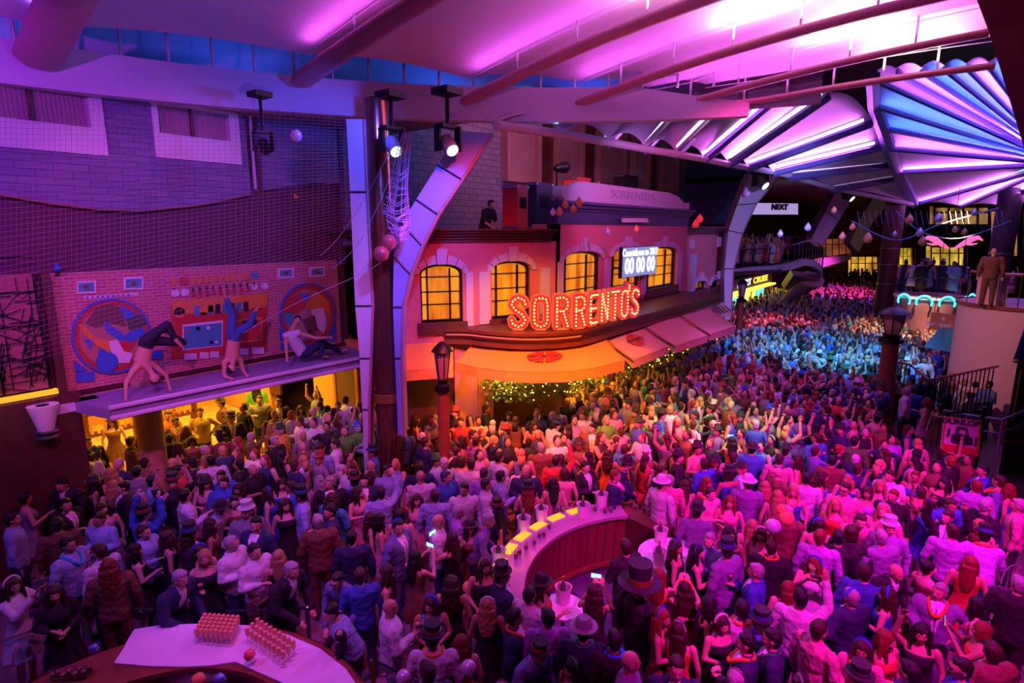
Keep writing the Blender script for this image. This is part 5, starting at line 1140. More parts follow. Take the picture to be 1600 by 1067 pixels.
# skeletons. arms: (elbow, wrist) offsets per side in body frame; s = +1 left, -1 right
POSES = {
 'a': dict(L=((-.02, .27, 1.16), (.04, .28, .92)), R=((-.02, -.27, 1.16), (.04, -.28, .92))),
 'h': dict(L=((-.01, .28, 1.17), (.04, .28, .94)), R=((.04, -.27, 1.17), (.26, -.14, 1.24))),
 'f': dict(L=((.03, .27, 1.17), (.24, .08, 1.13)), R=((.03, -.27, 1.17), (.24, -.08, 1.17))),
 'p': dict(L=((.16, .25, 1.26), (.33, .09, 1.50)), R=((.16, -.25, 1.26), (.33, -.09, 1.50))),
 'r': dict(L=((-.01, .27, 1.16), (.05, .28, .93)), R=((.10, -.30, 1.55), (.16, -.24, 1.83))),
 'u': dict(L=((.10, .28, 1.56), (.14, .22, 1.84)), R=((.10, -.28, 1.56), (.14, -.22, 1.84))),
 'i': dict(L=((-.08, .38, 1.20), (.04, .21, 1.04)), R=((.03, -.27, 1.17), (.22, -.16, 1.10))),
 'l': dict(L=((.12, .26, 1.18), (.38, .18, 1.05)), R=((.14, -.26, 1.18), (.42, -.12, 1.06)), lean=.42),
 'g': dict(L=((.12, .33, 1.36), (.36, .22, 1.42)), R=((.10, -.33, 1.34), (.34, -.24, 1.40))),
}
def xf(p, lean):
    "lean the upper body forward about the hips"
    p = V(p)
    if not lean: return p
    z0 = .95
    if p.z <= z0-.1: return p
    f = min(1, (p.z-(z0-.1))/.25); a = lean*f; d = p.z-z0; return V((p.x*cos(a)+d*sin(a)-.04*f, p.y, z0+d*cos(a)-p.x*sin(a)))
def skel(pose, fem):
    P = POSES[pose]; ln = P.get('lean', 0); w = .175 if fem else .195; J = {}
    J['sh'] = [V((0, s*w, 1.40)) for s in (1, -1)]; J['el'] = [V(P['L'][0]), V(P['R'][0])]; J['wr'] = [V(P['L'][1]), V(P['R'][1])]
    if fem:
        for k in ('el', 'wr'): J[k] = [V((p.x, p.y*.93, p.z)) for p in J[k]]
    return J, ln
def torso_rings(fem, g=0, z0=.90, top=1.44):
    if fem: R_ = [(.84, .0, .115, .165), (.92, 0, .118, .178), (1.02, .0, .098, .140), (1.10, .005, .092, .125), (1.20, .012, .108, .142), (1.28, .022, .125, .155), (1.36, .01, .105, .165), (1.42, -.005, .075, .13), (1.46, -.01, .05, .06)]
    else: R_ = [(.84, .0, .118, .165), (.92, 0, .122, .170), (1.02, .01, .118, .160), (1.12, .012, .118, .160), (1.22, .012, .122, .175), (1.32, .01, .122, .192), (1.38, .0, .108, .195), (1.43, -.005, .08, .14), (1.47, -.01, .058, .065)]
    return [((x, 0, z), rx+g, ry+g) for z, x, rx, ry in R_ if z0-.01 <= z <= top+.04]
def add_torso(mb, fem, ln, g=0, z0=.84, top=1.47):
    R_ = torso_rings(fem, g, z0, top); mb.loft([(xf(c, ln), a, b) for c, a, b in R_], 18)
def add_arm(mb, J, ln, g=0, stop=1.0, fem=False, hands=True):
    k = .88 if fem else 1
    for i in (0, 1):
        sh, el, wr = xf(J['sh'][i], ln), xf(J['el'][i], ln), xf(J['wr'][i], ln)
        mb.cap(sh, .056*k+g, el, .040*k+g, 12)
        if stop > .5:
            e = el.lerp(wr, min(1, (stop-.5)*2)); mb.cap(el, .041*k+g, e, (.041+(.027-.041)*min(1, (stop-.5)*2))*k+g, 12)
        if hands:
            d = (wr-el).normalized(); s = 1 if i == 0 else -1
            side = V((0, -s, 0))-d*V((0, -s, 0)).dot(d)
            if side.length < .1: side = V((0, 0, 1))-d*d.z
            side.normalize(); nrm = d.cross(side)   # side: across the palm towards the thumb
            pc = wr+d*.045; mb.cap(wr+d*.01, .024*k, wr+d*.07, .030*k, 10, .55, nrm)
            for q_, (o_, l_) in enumerate([(.026, .062), (.009, .072), (-.009, .067), (-.026, .052)]):
                b_ = wr+d*.088+side*o_; m_ = b_+d*l_*.5+nrm*s*.008; mb.cap(b_-d*.02, .0085, m_, .0082, 6); mb.cap(m_, .0082, m_+d*l_*.42+nrm*s*.022, .007, 6)
            t0 = wr+d*.03+side*.026; t1 = t0+d*.03+side*.026; mb.cap(t0, .011, t1, .0095, 6); mb.cap(t1, .0095, t1+d*.028+side*.004, .008, 6)
LEGS = [V((0, .085, .90)), V((.02, .10, .49)), V((-.02, .11, .08))]
def add_legs(mb, g=0, fem=False, stance=0, to=.08, feet=True):
    k = .92 if fem else 1
    for s in (1, -1):
        hip, kn, an = [V((p.x+(.05*s*stance if i else 0)*(i/2), p.y*s, p.z)) for i, p in enumerate(LEGS)]
        mb.cap(hip, .088*k+g, kn, .056*k+g, 14)
        e = kn.lerp(an, min(1, (.49-to)/.41)); mb.cap(kn, .055*k+g, e, .040*k+g, 14)
        if feet: mb.cap(an+V((-.03, 0, -.04)), .035, an+V((.13, s*.02, -.05)), .030, 10, .8, (0, 0, 1))
def add_head(mb, ln, fem, yaw=0, pitch=0):
    c = xf((.015, 0, 1.60), ln); Rm = Matrix.Rotation(yaw, 3, 'Z')@Matrix.Rotation(pitch+ln*.4, 3, 'Y'); k = .95 if fem else 1
    mb.cap(xf((-.012, 0, 1.44), ln), .052*k, c+Rm@V((-.012, 0, -.06)), .050*k, 12)
    mb.ell(c+Rm@V((-.008, 0, .025)), (.092*k, .076*k, .092*k), 20, 14, M=Rm); mb.ell(c+Rm@V((.022, 0, -.028)), (.066*k, .058*k, .085*k), 18, 12, M=Rm)
    mb.cap(c+Rm@V((.05, 0, -.085)), .022*k, c+Rm@V((.058, 0, -.088)), .02*k, 8)
    mb.cap(c+Rm@V((.085, 0, .012)), .008, c+Rm@V((.103, 0, -.022)), .012, 8); mb.cap(c+Rm@V((.079, -.032, .022)), .010, c+Rm@V((.079, .032, .022)), .010, 8)
    mb.cap(c+Rm@V((.080, -.018, -.052)), .009, c+Rm@V((.080, .018, -.052)), .009, 8)
    for s in (1, -1): mb.ell(c+Rm@V((-.008, s*.076*k, -.005)), (.018, .009, .03), 8, 8, M=Rm); mb.ell(c+Rm@V((.055, s*.035, -.02)), (.03, .024, .03), 8, 8, M=Rm)
    return c, Rm
HEADINFO = {}
def body_mesh(pose, fem, yaw):
    mb = MB(); J, ln = skel(pose, fem); add_torso(mb, fem, ln); add_arm(mb, J, ln, fem=fem); add_legs(mb, 0, fem)
    if fem:
        for s in (1, -1): mb.ell(xf((.095, s*.06, 1.27), ln), (.05, .055, .055), 10, 8)
    c, Rm = add_head(mb, ln, fem, yaw); me = remesh(mb, .0115, 2, 'person_body'); Ri = Rm.inverted()
    def fn(p):
        q = Ri@(p-c)
        if q.x > .06 and abs(q.z-.002) < .0065 and .022 < abs(q.y) < .038: return 1
        if q.x > .06 and abs(q.z+.052) < .008 and abs(q.y) < .024: return 2
        return 0
    return mats_by(me, [M['skin'], M['eye'], M['lip']], fn), c, Rm, ln
def hair_mesh(kind, c, Rm, ln, fem):
    if kind == '0': return None
    mb = MB(); k = .97 if fem else 1; E_ = lambda p, r, a=16, b=12: mb.ell(c+Rm@V(p), r, a, b, M=Rm)
    if kind == 's':
        E_((-.022, 0, .040), (.096*k, .084*k, .090*k)); E_((-.045, 0, -.005), (.062*k, .074*k, .085*k)); E_((.02, .01, .088), (.06, .06, .035))
    elif kind == 'u':
        E_((-.02, 0, .036), (.103, .096, .098)); E_((-.035, 0, -.04), (.085, .100, .105)); 
        for s in (1, -1): mb.cap(c+Rm@V((.03, s*.080, .02)), .025, c+Rm@V((.035, s*.078, -.10)), .024, 8)
    elif kind in 'lc':
        E_((-.02, 0, .036), (.103, .094, .096)); E_((-.045, 0, -.03), (.075, .095, .11)); b = c+V((-.09, 0, -.08)) if not ln else c+Rm@V((-.09, 0, -.08))
        w_ = .085 if kind == 'l' else .115
        dn = V((-.03, 0, -.22)); mb.loft([(b+V((0, 0, .07)), .05, w_), (b, .05, w_+.01), (b+dn*.5, .045, w_+.02), (b+dn, .04, w_), (b+dn*1.45, .02, w_*.6)], 16)
        for s in (1, -1): mb.cap(c+Rm@V((.02, s*.082, .0)), .026, c+Rm@V((.055, s*.10, -.21)), .022, 8); mb.cap(c+Rm@V((-.03, s*.09, .0)), .032, c+Rm@V((-.03, s*.105, -.23)), .028, 8)
    elif kind == 'b':
        E_((-.022, 0, .038), (.098, .088, .092)); E_((-.045, 0, -.01), (.065, .08, .085)); E_((-.10, 0, .085), (.045, .045, .045))
    me = remesh(mb, .014, 2, 'hair')
    amp = {'c': .016, 's': .006, 'u': .006, 'l': .007, 'b': .006}[kind]; fr = 28 if kind in 'cs' else 16
    for v in me.vertices:
        q = v.co.copy(); n_ = noise.noise(V((q.x*fr, q.y*fr, q.z*fr*(1 if kind in 'cs' else .35)))); v.co += v.normal*n_*amp
    return mats_by(me, [M['hair']], None)
def shirt_mesh(pose, fem, kind):
    "kind: l long sleeves, t short sleeves, j open jacket with shirt front, v waistcoat"
    mb = MB(); J, ln = skel(pose, fem); g = .016 if kind != 'j' else .026
    add_torso(mb, fem, ln, g, .84 if kind != 'v' else .92, 1.44)
    if kind != 'v': add_arm(mb, J, ln, g*.95, {'l': .97, 't': .42, 'j': .98}[kind], fem, False)
    if kind == 'j': mb.loft([(xf((0, 0, .80), ln), .125, .185), (xf((0, 0, .90), ln), .14, .19), (xf((0, 0, 1.0), ln), .13, .175)], 18)
    cc = xf((-.012, 0, 1.455), ln); mb.lathe([(.052, 0), (.078, -.01), (.085, .0), (.072, .032), (.058, .034), (.052, 0)], cc, 16)
    if kind == 't':
        for i in (0, 1): sh, el = xf(J['sh'][i], ln), xf(J['el'][i], ln); e = sh.lerp(el, .72); mb.cap(sh, .06+g, e, .052+g, 12)
    me = remesh(mb, .0165, 3, 'shirt')
    for v in me.vertices:
        q = v.co*11; v.co += v.normal*(noise.noise(V((q.x, q.y, q.z*1.3)))*.011+abs(noise.noise(V((q.x*2.1+q.z, q.y*2.1, q.z*1.1))))*.012)
    if kind == 'j':
        def fn(p):
            q = p if not ln else V((p.x, p.y, p.z))
            if ln: return 0 if not (p.x > .2 and abs(p.y) < .05 and p.z > 1.15) else 1
            if q.x > .05 and q.z > 1.06 and abs(q.y) < .012+(q.z-1.06)*.17: return 2 if abs(q.y) < .013 and q.z < 1.40 else 1
            return 0
        return mats_by(me, [M['clothm'], M['shirtw'], M['tie']], fn)
    return mats_by(me, [M['clothm']], None)
def trouser_mesh(fem):
    mb = MB(); mb.loft([((0, 0, .82), .125, .172), ((0, 0, .90), .13, .18), ((0, 0, .98), .126, .166)], 18); add_legs(mb, .02, fem, 0, .10, False)
    me = remesh(mb, .02, 3, 'trousers')
    for v in me.vertices: v.co += v.normal*noise.noise(v.co*9)*.008
    return mats_by(me, [M['clothm']], None)
def dress_mesh(pose, sleeves, length):
    mb = MB(); J, ln = skel(pose, True); add_torso(mb, True, ln, .013, .84, 1.36 if not sleeves else 1.44)
    for s in (1, -1): mb.ell(xf((.095, s*.06, 1.27), ln), (.062, .066, .066), 10, 8)
    for s in (1, -1): mb.tube([xf((.09, s*.09, 1.33), ln), xf((.03, s*.10, 1.435), ln), xf((-.08, s*.09, 1.36), ln)], .014, 6)
    if sleeves: add_arm(mb, J, ln, .016, .9, True, False)
    z = {'s': .55, 'l': .12}[length]; mb.loft([((0, 0, 1.0), .11, .15), ((0, 0, .92), .13, .19), ((0, 0, .80), .155, .21), ((0, 0, (z+.8)/2), .19, .235), ((0, 0, z), .22, .26)], 20)
    me = remesh(mb, .018, 3, 'dress')
    for v in me.vertices:
        q = v.co; a = atan2(q.y, q.x); v.co += v.normal*(noise.noise(q*9)*.007+(.018*sin(a*9)*max(0, min(1, (.95-q.z)*2.5)) if q.z < .95 else 0))
    return mats_by(me, [M['clothm']], None)
def shoes_mesh():
    mb = MB()
    for s in (1, -1): an = V((-.02, .11*s, .08)); mb.cap(an+V((-.035, 0, -.038)), .042, an+V((.14, s*.02, -.045)), .036, 10, .85, (0, 0, 1))
    return mats_by(remesh(mb, .015, 1, 'shoes'), [M['leather']], None)
CACHE = {}
def once(key, fn, *a):
    if key not in CACHE: CACHE[key] = fn(*a)
    return CACHE[key]
def acc_mesh(kind, c, Rm, ln):
    "returns (name, mesh, colour)"
    mb = MB(); E_ = lambda p: c+Rm@V(p); up = Rm@V((0, 0, 1)); hi = .105
    if kind[0] == 'H':   # top hat / party topper
        big = kind == 'HX'; r = .085 if not big else .14; h_ = .12 if not big else .26; b_ = .135 if not big else .27
        b0 = E_((-.01, 0, hi-.025)); mb.lathe([(b_, 0), (b_, .012), (r, .014), (r*1.06, h_), (0, h_)], b0, 22, 0, Rm); mb.lathe([(0, 0), (b_, 0)], b0, 22, 0, Rm); mb.lathe([(r+.004, .015), (r+.006, .05 if not big else .09), (r, .051 if not big else .091)], b0, 22, 1, Rm)
        return 'hat', mb.mesh('hat', [M['clothm'], {'Hr': M['red'], 'Hg': M['green'], 'Hy': M['gold'], 'HX': M['gold'], 'Hb': M['blue'], 'Hw': M['white']}.get(kind, M['red'])], True), {'Hw': (.7, .7, .75)}.get(kind, (.03, .03, .03))
    if kind[0] == 'F':   # fedora
        b0 = E_((-.01, 0, hi-.035)); mb.lathe([(0, 0), (.15, -.008), (.155, 0), (.10, .01), (.09, .07), (.06, .105), (0, .09)], b0, 22, 0, Rm); mb.lathe([(.098, .012), (.094, .04), (.09, .041)], b0, 22, 1, Rm)
        return 'hat', mb.mesh('hat', [M['clothm'], M['dark']], True), {'Fw': (.75, .7, .75), 'Fk': (.04, .03, .03), 'Fs': (.35, .35, .4)}.get(kind, (.3, .15, .1))
    if kind[0] == 'T':   # tiara / party crown on a band
        P = [E_((-.01+.0*cos(a), .09*cos(a), .04+.085*sin(a))) for a in [pi*k/12 for k in range(13)]]; mb.tube(P, .008, 6)
        for k in range(3, 10): p = P[k]; mb.add([p+up*-.005-Rm@V((0, .016, 0)), p+up*(.07-.008*abs(k-6)), p+Rm@V((0, .016, 0))], [(0, 1, 2), (2, 1, 0)])
        return 'tiara', mb.mesh('tiara', [M['clothm']], False, False), {'Tw': (.8, .75, .85), 'Tb': (.05, .15, .9)}.get(kind, (.8, .7, .8))
    if kind[0] == 'B':   # headband
        P = [E_((-.015, .094*cos(a), .035+.098*sin(a))) for a in [pi*k/14 for k in range(15)]]; mb.tube(P, .015, 8)
        return 'headband', mb.mesh('headband', [M['clothm']], True), {'Bb': (.03, .12, .95), 'Bw': (.8, .75, .8), 'Bo': (.9, .25, .03), 'Bg': (.03, .4, .1)}.get(kind, (.1, .1, .9))
    if kind[0] == 'L':   # lei garland round the neck and chest
        P = []
        for k in range(28): a = 2*pi*k/28; x = .105*cos(a); P.append(xf((x+.02+max(0, cos(a))*.055, .098*sin(a), 1.46-.13*max(0, cos(a))**1.5+.005*(k % 2)), ln))
        mb.tube(P, [.019+.004*(k % 2) for k in range(28)], 7, closed=True)
        return 'garland', mb.mesh('garland', [M['clothm']], True), {'Lo': (.95, .25, .02), 'Lb': (.03, .15, .9), 'Lg': (.03, .4, .08), 'Lp': (.9, .1, .4), 'Lc': (.05, .6, .7)}.get(kind, (.9, .3, .05))
    if kind[0] == 'G':   # sunglasses
        for s in (1, -1): mb.ell(E_((.093, s*.03, .006)), (.006, .025, .018), 10, 6, M=Rm); mb.tube([E_((.09, s*.055, .01)), E_((0, s*.082, .01))], .004, 4)
        mb.tube([E_((.098, -.01, .01)), E_((.098, .01, .01))], .004, 4); return 'sunglasses', mb.mesh('sunglasses', [M['clothm']], True), (.02, .02, .02)
COLR = {'W': (.74, .72, .76), 'L': (.34, .46, .72), 'B': (.05, .13, .52), 'N': (.022, .03, .09), 'K': (.018, .015, .018), 'R': (.62, .05, .04), 'O': (.75, .22, .04), 'G': (.24, .24, .27), 'P': (.70, .28, .36),
        'M': (.42, .20, .62), 'Y': (.75, .55, .08), 'E': (.10, .45, .06), 'T': (.20, .09, .05), 'C': (.06, .42, .55), 'F': (.30, .26, .34), 'S': (.16, .2, .4), 'V': (.26, .18, .40)}
CNAME = {'W': 'white', 'L': 'light blue', 'B': 'blue', 'N': 'navy', 'K': 'black', 'R': 'red', 'O': 'orange', 'G': 'grey', 'P': 'pink', 'M': 'lilac', 'Y': 'yellow', 'E': 'green', 'T': 'brown', 'C': 'teal', 'F': 'patterned', 'S': 'blue-grey', 'V': 'purple'}
HC = {'k': (.012, .009, .008), 'n': (.06, .025, .012), 'y': (.55, .33, .13), 'g': (.5, .48, .5), 'r': (.26, .05, .02)}
HN = {'k': 'black', 'n': 'brown', 'y': 'blonde', 'g': 'grey', 'r': 'reddish'}
SKN = [(.62, .36, .26), (.55, .30, .2), (.68, .42, .31), (.42, .22, .14), (.6, .33, .23)]
COLS = []
for o_ in list(bpy.data.objects):
    if o_.parent is None and o_.name.split('.')[0] in ('flat_column', 'copper_column', 'arcade_pillar', 'lamp_post', 'dark_column', 'cocktail_table', 'red_table', 'bistro_chair', 'steel_arch', 'menu_stand', 'round_stage', 'curved_balcony'):
        r_ = {'flat_column': .6, 'copper_column': .5, 'arcade_pillar': .5, 'lamp_post': .45, 'dark_column': .8, 'cocktail_table': .5, 'red_table': .5, 'bistro_chair': .4, 'steel_arch': .6, 'menu_stand': .4, 'round_stage': 1.9, 'curved_balcony': 2.2}[o_.name.split('.')[0]]
        COLS.append((o_.location.x, o_.location.y, r_))
PEOPLE = []
def person(px, py, kind, col, hair, pose, face, acc='-', pos=None, floor=0, yaw=None, sc=None, rng=random, dist=None, label=None):
    """px, py: head centre in the photograph; kind m shirt+trousers, j tee+trousers, s suit, v waistcoat, d sleeveless dress, e long dress, t sleeved dress"""
    fem = kind in 'dte'; sc = sc or (rng.uniform(.93, .99) if fem else rng.uniform(.98, 1.06))
    ln = POSES[pose].get('lean', 0); hz = xf((.015, 0, 1.60), ln).z*sc+floor
    if pos is None:
        q = at(px, py, z=hz) if dist is None else at(px, py, d=dist); x, y = q.x, q.y
    else: x, y = pos
    phi = atan2(y, x); fa = {'n': 0, 's': pi, 'e': -pi/2, 'w': pi/2, 'ne': -pi/4, 'nw': pi/4, 'se': -3*pi/4, 'sw': 3*pi/4}[face]; th = phi+fa+rng.uniform(-.15, .15)
    if pos is None:
        hx = xf((.015, 0, 1.6), ln).x*sc; x -= hx*cos(th); y -= hx*sin(th)
    if floor < 1:
        for cx_, cy_, r_ in COLS:
            d_ = sqrt((x-cx_)**2+(y-cy_)**2); r_ = min(r_, .62)
            if d_ < r_: x = cx_+(x-cx_)/max(d_, .01)*r_; y = cy_+(y-cy_)/max(d_, .01)*r_
    if floor < 1 and y > 13 and x < 3.6: x = 3.6
    yaw = yaw if yaw is not None else 0
    yq = {0: 0, 1: .45, -1: -.45}[yaw]
    bm, c, Rm, ln = once(('b', pose, fem, yaw), body_mesh, pose, fem, yq)
    o = bpy.data.objects.new('person', bm); COL.objects.link(o); o.location = (x, y, floor); o.rotation_euler = (0, 0, th); o.scale = (sc, sc, sc)
    sk = SKN[rng.randrange(5)]; o.color = (*sk, 1)
    def child(name, me, colr):
        ch = bpy.data.objects.new(name, me); COL.objects.link(ch); ch.parent = o; ch.color = (*colr, 1); return ch
    hs, hcol = hair[0], (hair[1] if len(hair) > 1 else 'k')
    if hs != '0':
        hm = once(('h', hs, pose, fem, yaw), hair_mesh, hs, c, Rm, ln, fem); child('hair', hm, HC[hcol])
    cj = COLR[col]; jit = rng.uniform(.85, 1.12); cj = tuple(min(.85, v*jit) for v in cj)
    if kind in 'mjsv':
        child('shirt' if kind != 's' else 'jacket', once(('s', pose, kind), shirt_mesh, pose, False, {'m': 'l', 'j': 't', 's': 'j', 'v': 'v'}[kind]), cj)
        if kind == 'v': child('sleeves', once(('s', pose, 'vl'), shirt_mesh, pose, False, 'l'), (.015, .015, .02)).scale = (.97, .97, .99)
        child('trousers', once('tr', trouser_mesh, False), cj if kind == 's' else (rng.choice([(.02, .02, .03), (.03, .04, .09), (.05, .08, .2), (.3, .22, .14)])))
        child('shoes', once('sh', shoes_mesh), (0, 0, 0))
    else:
        child('dress', once(('d', pose, kind), dress_mesh, pose, kind == 't', 'l' if kind == 'e' else 's'), cj)
    if acc != '-':
        for a in [acc[i:i+2] for i in range(0, len(acc), 2)]:
            nm_, me_, ac_ = once(('a', a, pose, fem, yaw), acc_mesh, a, c, Rm, ln); child(nm_, me_, ac_)
    PEOPLE.append(dict(o=o, px=px, py=py, kind=kind, col=col, hair=hair, pose=pose, face=face, acc=acc, label=label, x=x, y=y, floor=floor))
    return o
def hand_item(o, pose, name, label, cat, mb_fn, mats, off=(.10, .0, .02), group=None):
    P = POSES[pose]; J = V(P['R'][1]); E_ = V(P['R'][0]); d = (J-E_).normalized(); loc = J+d*.09+V(off)
    Mx = Matrix.Translation(o.location)@Matrix.Rotation(o.rotation_euler.z, 4, 'Z')@Matrix.Diagonal((*o.scale, 1)); p = Mx@loc
    it = empty(name, p, o.rotation_euler.z); tag(it, label, cat, group)
    for nm_, mb_, mt in mb_fn(): mb_.build(nm_, mt, it)
    return it
M['phone'] = mat('phone_case', (.05, .05, .06), .3); M['phonescreen'] = glow('phone_screen', (.35, .85, 1), 1.6)
def phone_parts():
    a = MB().box((0, 0, 0), (.012, .15, .075)); b = MB().box((-.0075, 0, 0), (.003, .138, .064)); return [('case', a, M['phone']), ('screen', b, M['phonescreen'])]
def glass_parts():
    a = MB().lathe([(0, -.08), (.03, -.08), (.004, -.07), (.004, 0), (.035, .03), (.038, .08), (.034, .08), (.03, .03), (0, .02)], (0, 0, 0), 12); b = MB().lathe([(0, .022), (.03, .032), (.033, .06), (0, .06)], (0, 0, 0), 12); return [('bowl', a, M['glassy']), ('wine', b, M['champ'])]
PL = '''
20 915 t W ln p se Bw
85 928 t K ln f s -
170 885 s T cr a n -
107 852 j L sk a se Lc
20 812 m L sk a e -
282 905 s N sg l se -
320 872 d K uy h s -
362 850 m W sg f se -
398 862 m W sk h se -
456 892 s K sg l se -
527 908 m S sk l sw Gk
563 900 m B sn a n -
517 958 v L sk l w -
610 950 s W 0k h e -
602 895 d T ln h w -
673 945 d N ln f s BbLc
705 912 d K cn a n -
762 945 d K cy a n Bw
667 1050 s N sn a n -
720 1005 d R lr a n -
677 997 m W sk a n HyLo
757 885 d K ln i s Tw
785 900 s N sk a e Hg
860 905 d R ln h e Fk
828 930 m W sk h ne -
855 965 m M sk a n -
842 1022 m S sn l se Hr
912 985 s N sk a n FsLg
930 925 d K cn p n -
893 1045 d K lk a sw Bg
960 1000 s K sk a n Lb
985 1035 m V 0k a e -
805 965 s N sk a e Lo
1000 918 s K sk a ne HX
1028 900 d O lr a n -
1035 965 e T lr f e Tb
1062 985 d O ln a n Tw
1057 1045 s N sn a s -
1072 920 d T cn p n Bo
1128 975 d K un h se Bw
1105 945 d K lk h w -
1180 893 s B sg h w -
1160 952 m W sk a n Lo
1190 975 m B sk a se Hb
1165 1005 s N sk f w Lo
1205 998 s N sk a w Lg
1250 935 m W sk r n -
1272 882 d W lr p s Bb
1232 920 d P lr a n -
1352 895 m B sn a n -
1385 930 d B ln f w Bb
1280 985 m P sn a ne -
1347 1015 t P ln f s TbLo
1342 1064 m K sk a s Hg
1385 1000 d R lr h se -
1400 895 s K 0k l se -
1468 925 s V sg i s Lo
1515 880 d R lr a n -
1550 845 m M sk l n HbLo
1487 830 m M sn a n -
1525 945 e P lk h w -
1533 985 d R ur p w -
1440 990 d K ck r s -
1420 1050 m S sk a w -
1500 1045 m B sk a w Gk
40 780 d F sk h e -
97 758 s K sk l sw -
103 790 s K sk h se -
90 820 m T sk a n -
155 812 m L sn f sw -
160 795 d P ln h s -
145 755 d K lk a w Fk
175 760 d K cy a n -
192 762 s K sk a w -
155 862 m W sn a nw -
240 752 m L sk a e -
225 832 m L sn h se -
212 860 d K lk f e -
262 840 d K ln a e -
298 835 s K cn a e Hb
330 820 d T cn a e -
312 862 d K ln f s Bb
290 775 m W sk h e -
270 755 j K sn u s Hr
313 750 d T un h s -
322 755 d P ln h s Fk
345 795 m W sk l se Fk
350 755 j B sk f s -
372 765 d K ln h s -
366 785 d T sk f s -
385 800 m G sg h s Hw
400 820 s N sk h sw -
436 870 d K ly a n -
395 735 j K 0k h se -
420 770 d B ln a e Bb
440 757 d B ln f s -
455 762 s B sn a w -
470 775 m L sk h w Hb
447 790 d K cn a s -
497 815 s T sg a n -
515 800 m N sk h w -
515 755 s K sg h s -
498 752 d P cg a nw -
520 780 j C cn f ne -
550 840 s N sk a n -
560 770 d P ln h se -
580 810 d T cn a e -
595 770 m L sk r n -
568 752 s N sk a s -
595 812 d P lk f e -
657 745 m W 0n a n -
652 782 d P cn r s -
680 775 m L sn a n -
725 765 m W sk a s -
760 757 m W sn h e -
717 800 m M sg h e -
685 815 j W 0n h e -
625 805 d W uk a n -
650 870 d T lk p ne -
705 842 d K ln p nw -
735 825 d T ck a s Fk
788 822 m V sg l e -
757 740 m M sn a n -
783 745 m L sk h e -
818 738 m W sk l s -
865 755 d P lk a n -
882 740 d P un a n -
915 730 s K sk f se -
975 745 s N sr a e Lp
1018 748 m P sg a n -
1032 755 m W sn a ne Fw
1070 758 d P ln a n -
1105 755 d R lr h se -
1110 772 m P sn h se -
1140 785 d P lr h s -
1090 800 m V sk a n Hg
1168 755 s V sn a n Fw
1195 760 d P ly a n -
1175 822 d P ly a n -
1108 845 m L sg h s -
1057 855 d K ln a e Tb
1090 862 d N lk h e Tb
1135 860 s V sn a nw Hb
1140 835 d K ck a s -
1190 835 t P ln a s Bw
1230 800 s T sg a n -
1205 855 s K sn a n Lo
1215 775 d P ly a n -
1240 768 d B uy a s Lo
1260 748 m W sk a n -
1278 820 d P un a n Bb
1282 840 m M sr a n -
1310 840 s K sk a n -
1330 832 s K un a n -
1305 790 d R ly a s -
1320 765 m P sn h s Gk
1325 750 d B ly h s Bb
1345 815 m P sn l s -
1355 770 d M un a s -
1380 800 m P cy a s Tw
1377 840 m V sg a nw -
1375 760 d P ly r s -
1395 775 m K sr a s -
1390 825 m V sk a s Hw
1438 770 s P sn a n Lo
1430 745 d B sr a s -
1450 790 d B ln r sw Bb
1485 790 m B sn l se -
1525 760 m M sr a n -
1560 752 m S sn h w Lo
1575 765 d B lr a w -
1590 790 m P sg a w -
1475 755 d K ck a s -
1300 720 m T sk a n -
1285 745 d C ln f e -
1100 725 m B sn a nw -
1175 702 s C sk a n Fk
1218 718 m P sn a n Lg
1245 720 d O ln a w -
1275 685 m C sn a nw -
1335 690 s E sk a n -
1145 690 d O lk p n Bb
1085 650 m E sn h w -
1110 640 s K sn a w Lg
1240 610 j C sk a s -
1300 615 s K sg a sw -
1290 640 s N sn a nw -
950 710 e O cn h n -
925 670 s T sk a s -
910 650 s W sn a s -
870 665 m W sn l ne Hb
840 640 s K sn a s -
855 610 m K sn a e Hb
905 620 d O 0n a s -
950 615 m P sk a s Fk
970 608 s K sn a se -
980 725 s N sn l e LoFk
1015 630 s K sn a e Fk
870 720 m R sn r n -
845 700 s T sg a n -
835 665 d R ln f s -
760 640 m N sn a e -
780 630 d O ln u ne -
795 650 d O un f s -
740 680 m T sn a e -
720 660 m R sn a s -
715 690 d P ln f w -
745 690 m M sn a ne -
700 700 s K sn a w -
680 655 m L sg a n -
668 620 s K sn a n -
648 612 d K ln h e -
632 625 d K lk a e -
625 675 m B sn a n -
650 655 d T ln f e -
620 660 d P ln a s Bg
675 690 s N sn a ne -
720 720 d P un a n -
735 725 m W sn a n -
780 715 m L sk a ne -
655 730 m N sn a n -
607 735 m L sk f s -
578 745 d P ln h w -
550 735 m W sn h sw -
555 752 m B sk a n Hr
572 700 m B sn a w Hb
575 670 m L sk f w -
545 695 m W sn h w -
525 690 s N sk h e -
502 700 m L sn a ne -
490 645 m L sg h s -
470 640 d T ln a s -
500 628 j N sk a s Lc
528 635 j W sk a s -
552 645 m F sk f w -
405 625 j G sn h s -
435 630 s K sn f s -
425 668 d K ly h se -
430 690 m K sg a se -
400 606 m E ck a n -
362 655 s K sn f s Hy
313 645 m Y sk i s -
275 660 s T sn f s Lo
262 650 m O sn h s -
330 720 m W sk a n -
345 745 j B sk f s -
272 700 d K ln h e -
300 690 d T un a s -
345 630 s T sn a w Fk
245 695 s N sk a n -
238 675 d T ln a s -
205 690 s T sn h e Lg
218 690 d O un a s -
150 705 d K ln a e Bb
137 692 s K sn a s -
112 720 m W sk a n Fk
172 740 d T ly a nw -
175 660 d T ln a s Fk
280 735 j R sk a e -
'''
rgp = random.Random(11)
